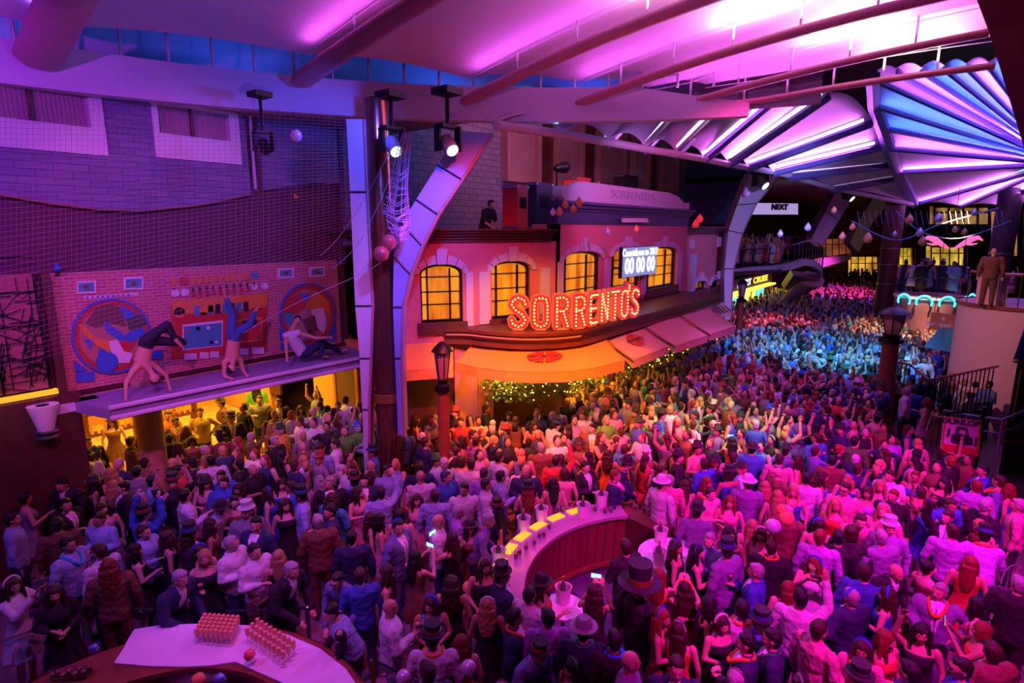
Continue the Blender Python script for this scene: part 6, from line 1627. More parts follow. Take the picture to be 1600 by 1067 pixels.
for ln_ in PL.strip().split('\n'):
    f = ln_.split()
    try: person(float(f[0]), float(f[1]), f[2], f[3], f[4] if f[4][0] in 'sluc0b' else 's'+f[4], f[5], f[6], f[7], rng=rgp, yaw=rgp.choice([0, 0, 1, -1]))
    except Exception as e: print('PERSON', ln_, repr(e)); raise
# three acrobats on the canopy ledge come from their own skeletons
def acro(name_label, joints, px, py, zf, face_th, colr, pants, hairc, shirt=None):
    "joints in metres in the plane of the wall (u right, v depth towards the viewer, z up), floor at 0"
    kk_ = 1.2 if px > 450 else 1.0; J = {k: V(v)*kk_ for k, v in joints.items()}; q = at(px, py, t=12.35); q.z = zf
    Uw = V((1, 0, 0)); Nw = V((0, -1, 0)); T_ = lambda p: q+Uw*p.x+Nw*p.y+V((0, 0, p.z))
    mb = MB(); W_ = {k: T_(v) for k, v in J.items()}
    mb.cap(W_['pel'], .13, W_['che'], .15, 16, .75, Nw); mb.cap(W_['che'], .12, W_['nec'], .055, 12)
    hd = (W_['hea']-W_['nec']).normalized(); mb.cap(W_['nec'], .05, W_['hea'], .06, 10); mb.ell(W_['hea'], (.085, .085, .10), 16, 12); mb.cap(W_['hea']+Nw*.07, .012, W_['hea']+Nw*.09-hd*.03, .012, 6)
    for s in 'lr':
        mb.cap(W_['che'], .09, W_['sh'+s], .065, 12); mb.cap(W_['sh'+s], .06, W_['el'+s], .042, 12); mb.cap(W_['el'+s], .042, W_['ha'+s], .028, 12)
        d = (W_['ha'+s]-W_['el'+s]).normalized(); sd = d.orthogonal().normalized()
        for k in (-1.5, -.5, .5, 1.5): mb.cap(W_['ha'+s]+sd*k*.018, .009, W_['ha'+s]+sd*k*.03+Nw*.09+V((0, 0, -.005)), .008, 6)
        mb.cap(W_['ha'+s], .01, W_['ha'+s]+sd*.06+Nw*.03, .009, 6)
        mb.cap(W_['pel'], .11, W_['hi'+s], .09, 12); mb.cap(W_['hi'+s], .09, W_['kn'+s], .06, 12); mb.cap(W_['kn'+s], .058, W_['an'+s], .04, 12); mb.cap(W_['an'+s], .04, W_['to'+s], .03, 10)
    me = mats_by(remesh(mb, .013, 3, 'person_body'), [M['skin']], None); o = bpy.data.objects.new('person', me); COL.objects.link(o); o.color = (.62, .34, .24, 1); tag(o, name_label, 'person')
    pm = MB()
    pm.cap(W_['pel'], .15, W_['pel'].lerp(W_['che'], .2), .14, 14, .8, Nw)
    for s in 'lr': pm.cap(W_['pel'], .13, W_['hi'+s], .11, 12); pm.cap(W_['hi'+s], .108, W_['kn'+s], .08, 12); pm.cap(W_['kn'+s], .08, W_['kn'+s].lerp(W_['an'+s], pants[1]), .06, 12)
    t_ = bpy.data.objects.new('trousers', mats_by(remesh(pm, .018, 3, 'trousers'), [M['clothm']], None)); COL.objects.link(t_); t_.parent = o; t_.color = (*pants[0], 1)
    hm = MB(); hm.ell(W_['hea']+hd*.025-Nw*.02, (.092, .088, .10), 14, 10); h_ = bpy.data.objects.new('hair', mats_by(remesh(hm, .016, 1, 'hair'), [M['hair']], None)); COL.objects.link(h_); h_.parent = o; h_.color = (*hairc, 1)
    if shirt:
        sm_ = MB(); sm_.cap(W_['pel'], .15, W_['che'], .17, 14, .78, Nw)
        for s in 'lr': sm_.cap(W_['che'], .11, W_['sh'+s], .085, 12)
        s_ = bpy.data.objects.new('vest', mats_by(remesh(sm_, .018, 3, 'vest'), [M['clothm']], None)); COL.objects.link(s_); s_.parent = o; s_.color = (*shirt, 1)
    return o
acro('bare-chested acrobat in dark trousers doing a bent-leg handstand, left on the ledge',
     dict(hal=(-.42, .2, .03), har=(.40, .1, .03), ell=(-.36, .12, .33), elr=(.38, .05, .32), shl=(-.20, .05, .52), shr=(.20, 0, .55), che=(0, 0, .68), nec=(.08, .1, .5), hea=(.12, .16, .33), pel=(.12, 0, 1.02), hil=(.08, .05, 1.08), hir=(.22, -.05, 1.05),
          knl=(.48, .1, 1.35), anl=(.62, .1, 1.0), tol=(.70, .12, .88), knr=(.80, -.05, .92), anr=(.62, 0, 1.08), tor=(.45, 0, 1.20)), 226, 596, 3.03, 0, None, ((.02, .03, .06), .75), (.02, .015, .01))
acro('bare-chested acrobat in blue jeans doing a forearm handstand, middle of the ledge',
     dict(hal=(-.14, .2, .03), har=(.22, .2, .03), ell=(-.2, .05, .08), elr=(.24, .02, .10), shl=(-.15, 0, .36), shr=(.2, 0, .36), che=(.03, 0, .48), nec=(0, .08, .34), hea=(-.08, .14, .24), pel=(.12, 0, .92), hil=(.06, 0, .98), hir=(.2, 0, .98),
          knl=(.12, 0, 1.38), anl=(.02, 0, 1.75), tol=(-.02, .02, 1.92), knr=(.46, .05, 1.12), anr=(.62, 0, 1.38), tor=(.72, 0, 1.48)), 362, 572, 3.03, 0, None, ((.06, .16, .45), .92), (.02, .015, .01))
acro('person in white vest and dark trousers sitting at the right end of the ledge',
     dict(hal=(-.45, .1, .12), har=(.42, .3, .5), ell=(-.42, .05, .40), elr=(.12, .25, .52), shl=(-.38, 0, .62), shr=(-.18, .1, .66), che=(-.25, 0, .58), nec=(-.22, 0, .76), hea=(-.14, .06, .90), pel=(-.05, 0, .22), hil=(0, .08, .2), hir=(.02, -.05, .2),
          knl=(.36, .1, .42), anl=(.30, .12, .10), tol=(.46, .14, .06), knr=(.52, -.05, .30), anr=(.86, 0, .10), tor=(1.0, .05, .12)), 476, 556, 3.03, 0, None, ((.02, .03, .07), .95), (.02, .015, .01), (.75, .72, .78))
# people on the right-hand deck, at the railing and on the roof
person(1553, 394, 's', 'T', '0k', 'a', 'n', '-', rng=rgp, dist=17.6, floor=3.92, label='bald man in brown leather jacket standing on the curved balcony deck, back turned')
for (x, y, k, c_, h, p, f, a, d, fl, lb) in [
    (1567, 547, 'm', 'W', 'sk', 'a', 'sw', 'Fs', 17.4, .0, 'man in striped white shirt and grey hat standing by the kiosk'), (1552, 556, 'm', 'S', 'sn', 'f', 'sw', '-', 16.6, 0, 'man in blue-grey shirt leaning on the handrail left of the striped shirt man'),
    (1531, 556, 'd', 'N', 'bk', 'a', 'n', '-', 17.2, 0, 'woman with hair bun at the handrail before the curved wall'), (1510, 575, 'm', 'W', 'sy', 'l', 'sw', '-', 17.5, 0, 'fair person in white leaning over the middle of the handrail'), (1488, 574, 'm', 'P', 'sy', 'l', 's', '-', 18, 0, 'person in pink shirt leaning behind the handrail'),
    (1470, 577, 's', 'N', 'sn', 'l', 'sw', '-', 17.6, 0, 'person in dark jacket stretched along the handrail'), (1449, 567, 's', 'N', 'sg', 'l', 'sw', '-', 18, 0, 'grey-haired man in navy jacket at the left bend of the handrail'), (1421, 547, 'm', 'W', 'sk', 'f', 'w', '-', 18.5, 0, 'man in white shirt resting at the left end of the handrail'), (1447, 548, 'm', 'W', 'sn', 'a', 's', '-', 20, 0, 'man in pale shirt behind the handrail beside the teal hood'),
    (1416, 610, 'm', 'W', 'sg', 'a', 'w', '-', 16, 0, 'grey-haired man in white shirt just right of the thick lamp post'), (1427, 612, 'm', 'B', 'sn', 'a', 'n', '-', 16.4, 0, 'man in blue behind the grey-haired man right of the lamp post'), (1449, 620, 'd', 'P', 'lr', 'h', 'w', '-', 15.5, 0, 'red-haired woman in pink clapping below the handrail'), (1468, 630, 'd', 'T', 'ln', 'a', 'sw', '-', 15, 0, 'brown-haired person in brown below the handrail bend')]:
    person(x, y, k, c_, h, p, f, a, rng=rgp, dist=d, floor=max(0, at(x, y, d=d).z-1.6*(.96 if k in 'dte' else 1.0)-.0) if False else fl, label=lb)
for (x, y, d, c_, h, p, f, lb) in [(757, 324, 14.5, 'K', 'sk', 'l', 'se', 'man in black shirt leaning on the dark cornice above the pink front'), (916, 273, 18.5, 'K', '0k', 'f', 's', 'left one of two technicians seated behind the roof name board'), (936, 272, 18.7, 'N', '0n', 'f', 's', 'right one of two technicians seated behind the roof name board'), (1008, 268, 19.5, 'K', 'lk', 'f', 'se', 'singer in black leaning at the right of the roof stage')]:
    q = at(x, y, t=d-7.6 if x > 800 else 10.6); fl = 0
    person(x, y, 'j', c_, h, p, f, '-', rng=rgp, pos=(q.x, q.y), floor=max(5.3, min(6.23, q.z-1.6)), label=lb)

# ------------------------------------------------ the rest of the crowd
def inpoly(x, y, P):
    c = False; j = len(P)-1
    for i in range(len(P)):
        if (P[i][1] > y) != (P[j][1] > y) and x < (P[j][0]-P[i][0])*(y-P[i][1])/(P[j][1]-P[i][1])+P[i][0]: c = not c
        j = i
    return c
CROWD = [(1.0, 8.6), (.6, 12.6), (3.4, 12.8), (3.4, 17.2), (6.3, 16.8), (8, 15), (9.5, 14.2), (9.6, 10.8), (10.4, 10.3), (11.3, 8.9), (12.6, 8.2), (22.5, 8.2), (28.5, 8.4), (32, 11.2), (60, 11.0), (66, 10.0), (60, 3.0), (38, .0), (31, -1), (26, .6), (21.5, .4), (19.3, 1.2), (17, 1.2), (15.6, .2), (14.6, -.6), (14.0, -1.2), (9.0, -1.6), (5.5, -1.0), (3.6, 0.5), (2.6, 3.0), (3.0, 4.6), (3.9, 5.0), (3.9, 6.3), (3.0, 8.0), (2.0, 8.5)]
def blocked(x, y):
    if (x-1.3)**2+(y-5.6)**2 < 2.62**2: return True
    d2 = (x-7.45)**2+(y-2.6)**2; a = atan2(y-2.6, x-7.45)
    if 2.1**2 < d2 < 3.05**2 and radians(38) < a < radians(148): return True
    if d2 < 2.3**2 and radians(25) < a < radians(125) and d2 > .7: return True
    for cx_, cy_, r in COLS:
        if (x-cx_)**2+(y-cy_)**2 < r*r: return True
    if 10.9 < x < 22.6 and y > 8.5-.0: return True
    return False
grid = {}
def near(x, y, r):
    for i in range(int(x//1)-1, int(x//1)+2):
        for j in range(int(y//1)-1, int(y//1)+2):
            for (a, b) in grid.get((i, j), ()):
                if (a-x)**2+(b-y)**2 < r*r: return True
    return False
def put(x, y): grid.setdefault((int(x//1), int(y//1)), []).append((x, y))
for p in PEOPLE:
    if p['floor'] < 1: put(p['x'], p['y'])
MAN = [(p['x'], p['y']) for p in PEOPLE]
cand = []; rc = random.Random(4)
for t_ in range(90000):
    x = rc.uniform(.5, 66); 
    if x > 30 and rc.random() > .9: continue
    y = rc.uniform(-1.7, 17.3)
    if not inpoly(x, y, CROWD) or blocked(x, y): continue
    u, v_, dep = proj((x, y, 1.6))
    if dep < 1 or not (-15 < u < 1615) or v_ > 1075: continue
    r = .46 if dep < 14 else .44
    if y > 13.2 and x < 9.7: r = .8 if y < 15 else 1.3
    if u < 190 and v_ > 840: continue
    if u < 600 and v_ > 820 and near(x, y, .62): continue
    if 1180 > u > 60 and v_ > 940 and x < 5.2 and y > 6: r = .6
    if near(x, y, r): continue
    if dep < 10.5 and any((a-x)**2+(b-y)**2 < .36 for a, b in MAN): continue
    put(x, y); cand.append((dep, x, y, u, v_))
cand.sort()
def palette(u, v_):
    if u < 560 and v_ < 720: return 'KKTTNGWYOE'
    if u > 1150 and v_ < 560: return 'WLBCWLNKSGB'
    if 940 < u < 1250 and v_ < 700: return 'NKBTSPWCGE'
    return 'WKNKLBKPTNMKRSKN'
TOTAL = 300; nfill = max(0, TOTAL-len(PEOPLE)); print('manual', len(PEOPLE), 'cand', len(cand))
fill, rest = cand[:nfill], cand[nfill:]
for dep, x, y, u, v_ in fill:
    fem = rc.random() < .5; pal = palette(u, v_)
    kind = rc.choice('ddet') if fem else rc.choice('mmjss'); hair = (rc.choice('llcub')+rc.choice('knynr')) if fem else (rc.choice('sssss0')+rc.choice('kknng'))
    acc = rc.choice(['-']*9+['Bb', 'Tw', 'Tb', 'Hr', 'Hg', 'Fk', 'Lo', 'Lb'])
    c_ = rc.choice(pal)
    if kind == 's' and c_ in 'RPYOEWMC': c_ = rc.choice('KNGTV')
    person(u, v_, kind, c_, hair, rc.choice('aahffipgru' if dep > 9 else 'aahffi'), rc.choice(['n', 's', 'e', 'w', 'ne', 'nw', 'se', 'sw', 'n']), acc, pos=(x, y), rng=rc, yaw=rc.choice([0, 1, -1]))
# far crowd: one uncountable mass with simple shaped figures
M['crowd'] = None
mcr = bpy.data.materials.new('crowd_colours'); N_, L__ = nt(mcr); at_ = N_.new('ShaderNodeAttribute'); at_.attribute_name = 'dye'; L__.new(at_.outputs['Color'], N_['Principled BSDF'].inputs['Base Color']); N_['Principled BSDF'].inputs['Roughness'].default_value = .75
def figure_proto(pose, fem, hk, lod):
    mb = MB(); P = POSES[pose]; seg = 8 if lod else 6
    rings = torso_rings(fem, .016)
    mb.loft([(V(c)+V((0, 0, 0)), a, b) for c, a, b in rings[:: (1 if lod else 2)]]+[], seg, 0)
    mb.loft([((0, 0, .35), .11, .17), ((0, 0, .85), .13, .18)] if not fem else [((0, 0, .45), .2, .24), ((0, 0, .9), .13, .18)], seg, 0)
    w = .19
    for s, k in ((1, 'L'), (-1, 'R')):
        sh = V((0, s*w, 1.40)); el = V(P[k][0]); wr = V(P[k][1]); mb.cap(sh, .062, el, .05, 5, m=0 if not fem else 1); mb.cap(el, .045, wr, .032, 5, m=1 if fem else 0); mb.ell(wr+(wr-el).normalized()*.06, (.035, .035, .04), 5, 4, m=1)
    mb.cap((-.01, 0, 1.42), .05, (0, 0, 1.5), .05, 5, m=1); mb.ell((.02, 0, 1.595), (.085, .072, .112), 8, 6, m=1); mb.cap((.1, 0, 1.60), .01, (.108, 0, 1.58), .012, 4, m=1)
    if hk != '0': mb.ell((-.022, 0, 1.64), (.096, .085, .092), 8, 6, m=2); mb.ell((-.05, 0, 1.59), (.06, .08, .09), 6, 5, m=2)
    if hk == 'l': mb.loft([((-.08, 0, 1.36), .03, .08), ((-.08, 0, 1.6), .05, .09)], 6, 2)
    if hk == 'h': mb.lathe([(.13, 1.68), (.135, 1.69), (.085, 1.695), (.085, 1.79), (0, 1.79)], (0, 0, 0), 8, 3)
    if hk == 'b': mb.tube([(-.01, .095*cos(a), 1.63+.1*sin(a)) for a in [pi*k/6 for k in range(7)]], .016, 4, m=3)
    vs = [tuple(v) for v in mb.v]; return vs, mb.f, mb.m
PROT = [figure_proto(p, fm, hk, ld) for ld in (1, 0) for (p, fm, hk) in [('a', False, 's'), ('f', True, 'l'), ('h', False, 's'), ('p', True, 'l'), ('r', False, 's'), ('u', True, 'l'), ('a', True, 'l'), ('f', False, '0'), ('i', False, 'h'), ('h', True, 'b'), ('g', False, 's'), ('f', False, 'h')]]
vs, fs, cs = [], [], []
def fig(x, y, z, th, c_, hcol, lod, k=None, sc_=1):
    pv, pf_, pm = PROT[(k if k is not None else rc.randrange(12))+(0 if lod else 12)]; o = len(vs); ct, st_ = cos(th)*sc_, sin(th)*sc_
    for a in pv: vs.append((x+a[0]*ct-a[1]*st_, y+a[0]*st_+a[1]*ct, z+a[2]*sc_))
    sk = SKN[rc.randrange(5)]; cl = tuple(v*rc.uniform(.8, 1.15) for v in COLR[c_]); hc = HC[hcol]; ac = rc.choice([(.03, .10, .6), (.6, .55, .6), (.02, .12, .04), (.3, .03, .03)]+[(.02, .02, .02)]*5)
    pal_ = (cl, sk, hc, ac)
    for f, m_ in zip(pf_, pm): fs.append(tuple(o+i for i in f)); cs.append((pal_[m_], len(f)))
for dep, x, y, u, v_ in rest:
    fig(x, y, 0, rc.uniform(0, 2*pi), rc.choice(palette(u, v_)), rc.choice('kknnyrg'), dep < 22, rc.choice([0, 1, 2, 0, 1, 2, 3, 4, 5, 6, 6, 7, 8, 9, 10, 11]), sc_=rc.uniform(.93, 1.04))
# people on the walkway, the round stage and the upper galleries
for i in range(70):
    f = rc.random(); x = 27.5+8.5*f; y = (9.4-1.5*f)+rc.uniform(.25, 1.4); fig(x, y, 4.1, rc.uniform(0, 6.3), rc.choice('KNTBRPW'), rc.choice('kkny'), False)
for i in range(26): fig(34+rc.uniform(0, 2.4), 7.9+rc.uniform(0, 1.2), 4.1, AZ+pi+rc.uniform(-1, 1), rc.choice('RPWO'), rc.choice('kny'), False)
for i in range(60): x = 38+rc.uniform(0, 20); fig(x, 10.3+rc.uniform(0, 2), 4.1, rc.uniform(0, 6), rc.choice('KNTP'), 'k', False)
qs = at(1455, 470, d=28.5)
for i in range(16): a = rc.uniform(0, 6.3); r = 1.35*sqrt(rc.random()); fig(qs.x+r*cos(a), qs.y+r*sin(a), 3.05, rc.uniform(0, 6.3), rc.choice('BNKWSL'), rc.choice('kny'), True)
for i in range(10): a = AZ+pi/2*0+rc.uniform(-1.2, 1.2); fig(24.9+rc.uniform(-.6, .9), -2.6+rc.uniform(-.7, .5), 3.92, rc.uniform(0, 6.3), rc.choice('WLKN'), 'k', True)
for k, (x0, x1, yy, d) in enumerate([(1400, 1590, 425, 33), (1320, 1375, 428, 58)]):
    for i in range(34): q = at(rc.uniform(x0, x1), yy+rc.uniform(-8, 10), d=d+rc.uniform(-2, 2)); fig(q.x, q.y, max(0, q.z-1.65), rc.uniform(0, 6.3), rc.choice('NKBTP'), 'k', False)
me = bpy.data.meshes.new('crowd'); me.from_pydata(vs, [], fs); me.materials.append(mcr)
ca = me.color_attributes.new('dye', 'FLOAT_COLOR', 'CORNER'); buf = []
for c_, n_ in cs: buf += [c_[0], c_[1], c_[2], 1]*n_
ca.data.foreach_set('color', buf); me.polygons.foreach_set('use_smooth', [True]*len(me.polygons)); me.update()
oc_ = bpy.data.objects.new('distant_crowd', me); COL.objects.link(oc_); tag(oc_, 'dense distant crowd of party guests filling the promenade behind the nearer people', 'crowd', kind='stuff')
import sys; print('people', len(PEOPLE), 'stuff', len(rest), file=sys.stderr)
# held things
for p in PEOPLE:
    pass
# ---------------------------------------------------------------- labels for the people
def zone(p):
    x, y, X, Y = p['px'], p['py'], p['x'], p['y']
    if Y > 13.0 and X < 9.7: return 'under the mural canopy' if x < 250 else 'in the warm arcade'
    if x < 130: return 'near the left edge'
    d1 = sqrt((X-1.3)**2+(Y-5.6)**2)
    if x < 560 and d1 < 3.6: return 'beside the white-clothed bar'
    if x < 330 and y < 790: return 'below the canopy ledge'
    if x < 330: return 'left of the white-clothed bar' if x < 180 else 'behind the champagne glasses'
    d2 = sqrt((X-7.45)**2+(Y-2.6)**2)
    if x < 560 and y < 740: return 'before the lilac column'
    if x < 560: return 'beyond the white-clothed bar'
    if y < 700 and x < 760: return 'by the street lamp'
    if d2 < 2.3: return 'inside the curved bar'
    if d2 < 3.7 and x < 830: return 'left of the curved bar'
    if d2 < 3.9 and y < 800 and x < 990: return 'behind the curved bar'
    if y < 700 and x < 1000: return 'below the orange awning'
    if y < 700 and x < 1180: return 'below the square awnings'
    if x < 760 and y > 900: return 'right of the belt barrier'
    if x < 900 and y < 790: return 'between street lamp and bar'
    if x < 760: return 'between the two bars'
    if x < 1000 and y > 900: return 'in front of the curved bar'
    if y < 720 and x < 1390: return 'left of the lamp post'
    if x > 1390 and y < 720: return 'right of the lamp post'
    if x < 1130 and y < 900: return 'by the white-clothed table'
    if x < 1130: return 'lower middle of the crowd'
    if x < 1260 and y < 880: return 'around the orange balloons'
    if x > 1440 and y < 820: return 'below the pink sign'
    if x > 1440: return 'by the metal chairs'
    if y < 880: return 'right of the balloons'
    return 'in the lower right crowd'
KN = {'m': 'shirt', 'j': 'tee', 's': 'suit', 'v': 'waistcoat', 'd': 'dress', 't': 'sleeved dress', 'e': 'long dress'}
HS = {'s': 'short %s hair', 'l': 'long %s hair', 'c': 'curly %s hair', 'u': '%s bob', 'b': '%s hair bun', '0': 'bald head'}
AN = {'H': 'party top hat', 'F': 'brimmed hat', 'T': 'tiara', 'B': 'headband', 'L': 'garland', 'G': 'sunglasses'}
PN = {'a': '', 'h': 'holding one hand up', 'f': 'hands together', 'p': 'hands at face', 'r': 'one arm raised', 'u': 'both arms raised', 'i': 'hand on hip', 'l': 'leaning', 'g': 'arms stretched out'}
FN = {'n': 'back turned', 's': 'facing the camera', 'e': 'facing right', 'w': 'facing left', 'ne': 'back turned', 'nw': 'back turned', 'se': 'facing right', 'sw': 'facing left'}
AC = {'Hr': 'red-banded', 'Hg': 'green-banded', 'Hy': 'gold-banded', 'HX': 'huge gold-banded', 'Hb': 'blue-banded', 'Hw': 'white', 'Fw': 'white', 'Fk': 'black', 'Fs': 'grey', 'Tw': 'white', 'Tb': 'blue', 'Bb': 'blue', 'Bw': 'white', 'Bo': 'orange', 'Bg': 'green', 'Lo': 'orange', 'Lb': 'blue', 'Lg': 'green', 'Lp': 'pink', 'Lc': 'cyan'}
from collections import defaultdict
def desc(p, lvl):
    h = HS[p['hair'][0] if p['hair'][0] in HS else 's']; hc = HN.get(p['hair'][-1], 'dark'); h = h % hc if '%' in h else h
    g = '%s %s' % (CNAME[p['col']], KN[p['kind']]); s = ('woman' if p['kind'] in 'dte' else 'man')+' in '+g
    hat = p['acc'][0] in 'HF'
    if p['acc'] != '-': s += ' and '+(AC.get(p['acc'][:2], '')+' '+AN[p['acc'][0]]).strip()
    else: s += ', '+h
    if p['acc'] == '-' and h == 'bald head': s = s.replace(', bald head', ', bald')
    if lvl >= 1: s += ', '+(PN[p['pose']] or FN[p['face']])
    return s+', '+p['z']
for p in PEOPLE: p['z'] = zone(p)
todo = [p for p in PEOPLE if not p['label']]
for p in PEOPLE:
    if p['label']: p['o']['label'] = p['label']
for lvl in (0, 1):
    by = defaultdict(list)
    for p in todo: by[desc(p, lvl)].append(p)
    nxt = []
    for k, L_ in by.items():
        if len(L_) == 1: L_[0]['o']['label'] = k
        elif lvl == 0: nxt += L_
        else:
            L_.sort(key=lambda q: q['px']); n = len(L_)
            nm2 = {2: ['leftmost', 'rightmost'], 3: ['leftmost', 'middle', 'rightmost']}.get(n) or ['leftmost']+['%s from left' % ord_[i] for i in range(1, n-1)]+['rightmost']
            for q, w_ in zip(L_, nm2): q['o']['label'] = w_+' '+k
    todo = nxt
for p in PEOPLE:
    p['o']['category'] = 'person'; p['o']['group'] = 'party guests in the crowd' if not p['label'] else 'guests and crew at named spots'
for p in PEOPLE:
    w_ = p['o']['label'].split()
    if len(w_) > 16:
        t_ = p['o']['label'].replace(' sleeved dress', ' dress').replace('party top hat', 'top hat').replace('facing the camera', 'facing us').replace(' in the %s' % '', ' in the ')
        for a_, b_ in (('white-clothed bar', 'white bar'), ('white-clothed table', 'white table'), (' from left', ''), ('champagne glasses', 'glasses'), ('between street lamp and bar', 'near the bar')):
            if len(t_.split()) > 16: t_ = t_.replace(a_, b_)
        p['o']['label'] = t_
cnt = defaultdict(int)
for p in PEOPLE: cnt[p['o']['label']] += 1
print('dups', [k for k, v in cnt.items() if v > 1][:5], 'long', [k for k in cnt if len(k.replace(',', '').split()) > 16][:5])
for p in PEOPLE:
    x, y = p['px'], p['py']; who = {(20, 915): 'woman in white tunic at the bottom left', (650, 870): 'long-haired woman left of the curved bar', (930, 925): 'curly-haired woman inside the curved bar', (1272, 882): 'red-haired woman with raised hands', (1533, 985): 'woman in red at the right', (705, 842): 'woman behind the long-haired one', (1145, 690): 'woman before the green-lit dancers'}.get((int(x), int(y)))
    if who: hand_item(p['o'], p['pose'], 'phone', 'phone held up by the '+who, 'phone', phone_parts, None, (.02, .09, .04), 'phones held by guests')
    who = {(610, 950): 'bald man in the white jacket', (85, 928): '', (320, 872): 'blonde woman behind the glasses', (1180, 893): 'grey-haired man in the blue suit', (1128, 975): 'woman with white headband'}.get((int(x), int(y)))
    if who: hand_item(p['o'], p['pose'], 'wine_glass', 'wine glass in the hand of the '+who, 'glass', glass_parts, None, (0.0, 0, .05), 'wine glasses held by guests')
# ---------------------------------------------------------------- lights
PK = (1, .38, .95); BL = (.02, .10, 1); MG = (1, .06, .62); OR = (1, .30, .03)
for i in range(1, 7):   # linear uplights lying on the beams, washing the fabric
    P = bl[i]; d_ = (P[-1]-P[0]).normalized(); L_ = (P[-1]-P[0]).length; m_ = P[{1: 7, 2: 6, 3: 7, 4: 7, 5: 8, 6: 9}[i]]
    strip('beam_uplight', m_+Vector((-.14, 0, .14)), d_, (-.35, 0, 1), L_*.22, .04, (1, .66, .55), 32 if i > 1 else 8)
    strip('beam_uplight', P[6]+Vector((-.14, 0, .10)), d_, (-.5, 0, 1), L_*.9, .04, (.95, .12, 1) if i > 1 else (.25, .12, 1), 32)
for a, c_ in [(112, BL), (96, BL), (80, BL), (64, BL), (48, BL), (34, BL)]:
    q_ = ring(a, R1+1.2, 9.4); area('cavity_light', q_, q_+Vector((0, 0, 1)), 2, c_, 30, .4)
for i in range(1, 11):
    a_, b_ = FAN_RIM[i], FAN_TOP[i]; m_ = a_.lerp(b_, .5)+Vector((-.28, .12, -.10)); strip('fan_uplight', m_, b_-a_, (-.45, .15, 1), (b_-a_).length*.9, .05, (.1, .35, 1) if i < 3 else (.85, .17, 1), 75 if i < 8 else 150)
for i, p in enumerate(FAN_PTS[:]):
    m_ = p.lerp(HUB, .4); pd = (HUB-p).cross(Vector((0, 0, 1))).normalized(); strip('fan_uplight', m_+pd*.2+Vector((0, 0, -.16)), HUB-p, Vector((0, 0, 1))+pd*.5, (HUB-p).length*.75, .06, (.04, .14, 1) if i in (0, 2, 4, 5, 8, 9) else (.75, .16, 1), 110)
# soft bounce of the ceiling wash
area('ceiling_wash', (6, 2, 8.9), (7, 4, 0), 6, (.45, .08, 1), 22, 5)
area('ceiling_wash', (22, 2.5, 8.2), (22, 2.5, 0), 8, (.35, .12, 1), 60, 4)
area('ceiling_wash', (42, 4, 7.6), (42, 4, 0), 14, (.4, .15, 1), 110, 5)
# stage lamps on the crowd, with added opposite fills and a back light
spot('stage_spot', (4.5, -2.0, 9.0), (9.2, .8, 1), 62, (1, .01, .70), 5600)
spot('stage_spot', (9, -3, 8.8), (12, 1.2, 1), 46, (1, .01, .78), 4000)
spot('stage_spot', (15, 3.5, 8.6), (8.5, 1.2, 1), 62, (.55, .03, 1), 1500, .6, .05)  # added back light for rim highlights on hair
spot('stage_spot', (1, 3.0, 9.0), (5.4, 3.6, 1), 75, (1, .03, .42), 520)
spot('stage_spot', (10.5, 7.0, 8.6), (5.5, 4.0, 1), 60, (.35, .10, 1), 620, .6, .05)
spot('stage_spot', (-2, 9, 9.0), (3.4, 9.4, 1), 80, (.36, .08, 1), 900, .6, .05)
spot('stage_spot', (4, 5.2, 9.0), (3.2, 9.8, 1), 76, (1, .03, .30), 520, .6, .05)  # added pink fill opposite the violet key, for two-tone shading
spot('stage_spot', (2, 6.5, 8.8), (6.6, 8.8, 1), 64, (.30, .10, 1), 900, .6, .05)
spot('stage_spot', (9.5, 6.2, 8.8), (6.6, 8.8, 1), 60, (1, .03, .30), 480, .6, .05)  # added pink fill facing the violet key above
spot('stage_spot', (5, 3, 8.8), (8.0, 6.6, 1), 56, (1, .05, .22), 600, .6, .05)
spot('stage_spot', (2.2, 4, 8.8), (2.6, 6.6, 1), 60, (.28, .10, 1), 360, .6, .05)
spot('stage_spot', (5, 2.5, 8.9), (11.4, 7.7, 3.2), 34, (1, .30, .01), 4600, .5)
spot('stage_spot', (6, 5, 8.6), (10.9, 8.0, 1.2), 42, (1, .08, .005), 4600, .7)
spot('stage_spot', (9, 4, 8.6), (12.8, 6.0, 1), 38, (1, .07, .005), 3800, .7)
spot('stage_spot', (12, 2, 8.5), (14.2, 4.4, 1), 34, (.5, 1, .05), 2600, .7)
spot('stage_spot', (20, 1, 8.3), (25, 3.6, 1), 50, (.03, .45, 1), 7500, .7)
spot('stage_spot', (28, 0, 8), (33, 1.5, 1), 42, (1, .6, .3), 6000, .7)
spot('stage_spot', (30, 5, 8), (32, 7.5, 1), 45, (1, .08, .05), 3600, .7)
spot('stage_spot', (44, 5, 7.5), (50, 7, 1), 50, (1, .05, .6), 6000, .7)
spot('stage_spot', (16, 3, 8.4), (18, 3.5, 1), 60, (.55, .06, .8), 1300, .7)
spot('stage_spot', (11, 1.5, 8.6), (18, 8.0, 4.6), 62, (1, .03, .30), 1500, .7)      # pink front
spot('stage_spot', (6.5, 5.0, 8.4), (10.8, 9.8, 4.4), 52, (1, .04, .14), 900, .7)
spot('stage_spot', (9, 6, 8.6), (10.6, 9.8, 1.5), 40, (1, .12, .02), 500, .7)
spot('stage_spot', (1.0, 5.5, 8.5), (6.4, 13.3, 4.3), 56, (.80, .10, .62), 1500, .6)    # mural
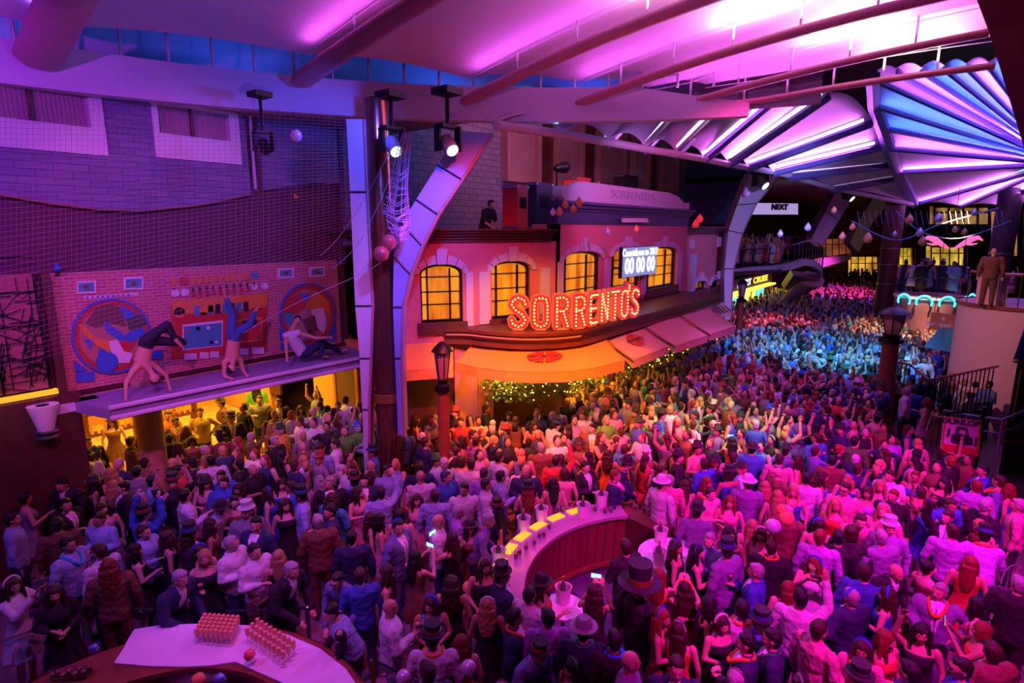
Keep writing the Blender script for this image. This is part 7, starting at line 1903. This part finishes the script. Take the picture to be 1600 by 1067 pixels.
spot('stage_spot', (3.2, 9, 8.5), (6.6, 12.3, 3), 70, (.12, .14, 1), 260, .8)
spot('stage_spot', (-1, 8, 8.4), (1.5, 13.4, 7.2), 90, (.48, .04, 1), 1150, .8)    # upper left wall
spot('stage_spot', (7, 8, 8.4), (8, 13.4, 7), 90, (.08, .08, 1), 300, .8)
spot('stage_spot', (6.2, 5.5, 8.2), (9.0, 9.3, 5.5), 46, (.08, .12, 1), 1300, .8)     # arch
spot('stage_spot', (15, 8.8, 9.6), (18, 13.2, 8.6), 130, (1, .22, .30), 420, .8)
spot('stage_spot', (15.5, 3, 8.2), (24, -1.2, 3), 40, (1, .35, .4), 1500, .7)     # curved wall
spot('stage_spot', (20, 2, 8.2), (29, 9, 6), 60, (.35, .3, 1), 1300, .8)
spot('stage_spot', (2, 1, 8.6), (11, 4.5, 9), 60, (.9, .2, 1), 700, .9)           # ring fascia
spot('stage_spot', (4, 5, 7.0), (4, 13, 9), 80, (.14, .12, 1), 420, .9)
# warm arcade
for x_, y_, e_ in [(5, 15.5, 60), (7.8, 15.0, 110), (7.5, 18.5, 160), (4.4, 19, 60)]:
    area('arcade_downlight', (x_, y_, 3.1), (x_, y_, 0), 1.2, (1, .48, .05), e_*1.7)
area('terrace_light', (14, 7.9, 2.9), (14, 7.6, 0), 3, (1, .42, .05), 90, .5)
area('terrace_light', (10.6, 8.7, 3.0), (10.4, 8.3, 0), 1.2, (1, .4, .05), 60, .5)
area('ceiling_wash', (2, 10.9, 2.85), (2.0, 12, 5), .3, (1, .5, .05), 5)
SC.cycles.max_bounces = 5; SC.cycles.diffuse_bounces = 3; SC.cycles.glossy_bounces = 2; SC.cycles.transmission_bounces = 4; SC.cycles.transparent_max_bounces = 6
SC.cycles.use_denoising = True; SC.cycles.sample_clamp_indirect = 4; SC.cycles.caustics_reflective = False; SC.cycles.caustics_refractive = False

spot('stage_spot', (12, 4, 8.0), (16, 8.6, 7.2), 50, (.6, .25, 1), 500, .8)
spot('stage_spot', (20, 4, 8.2), (27, 5, 1), 70, (.25, .2, 1), 1500, .7)
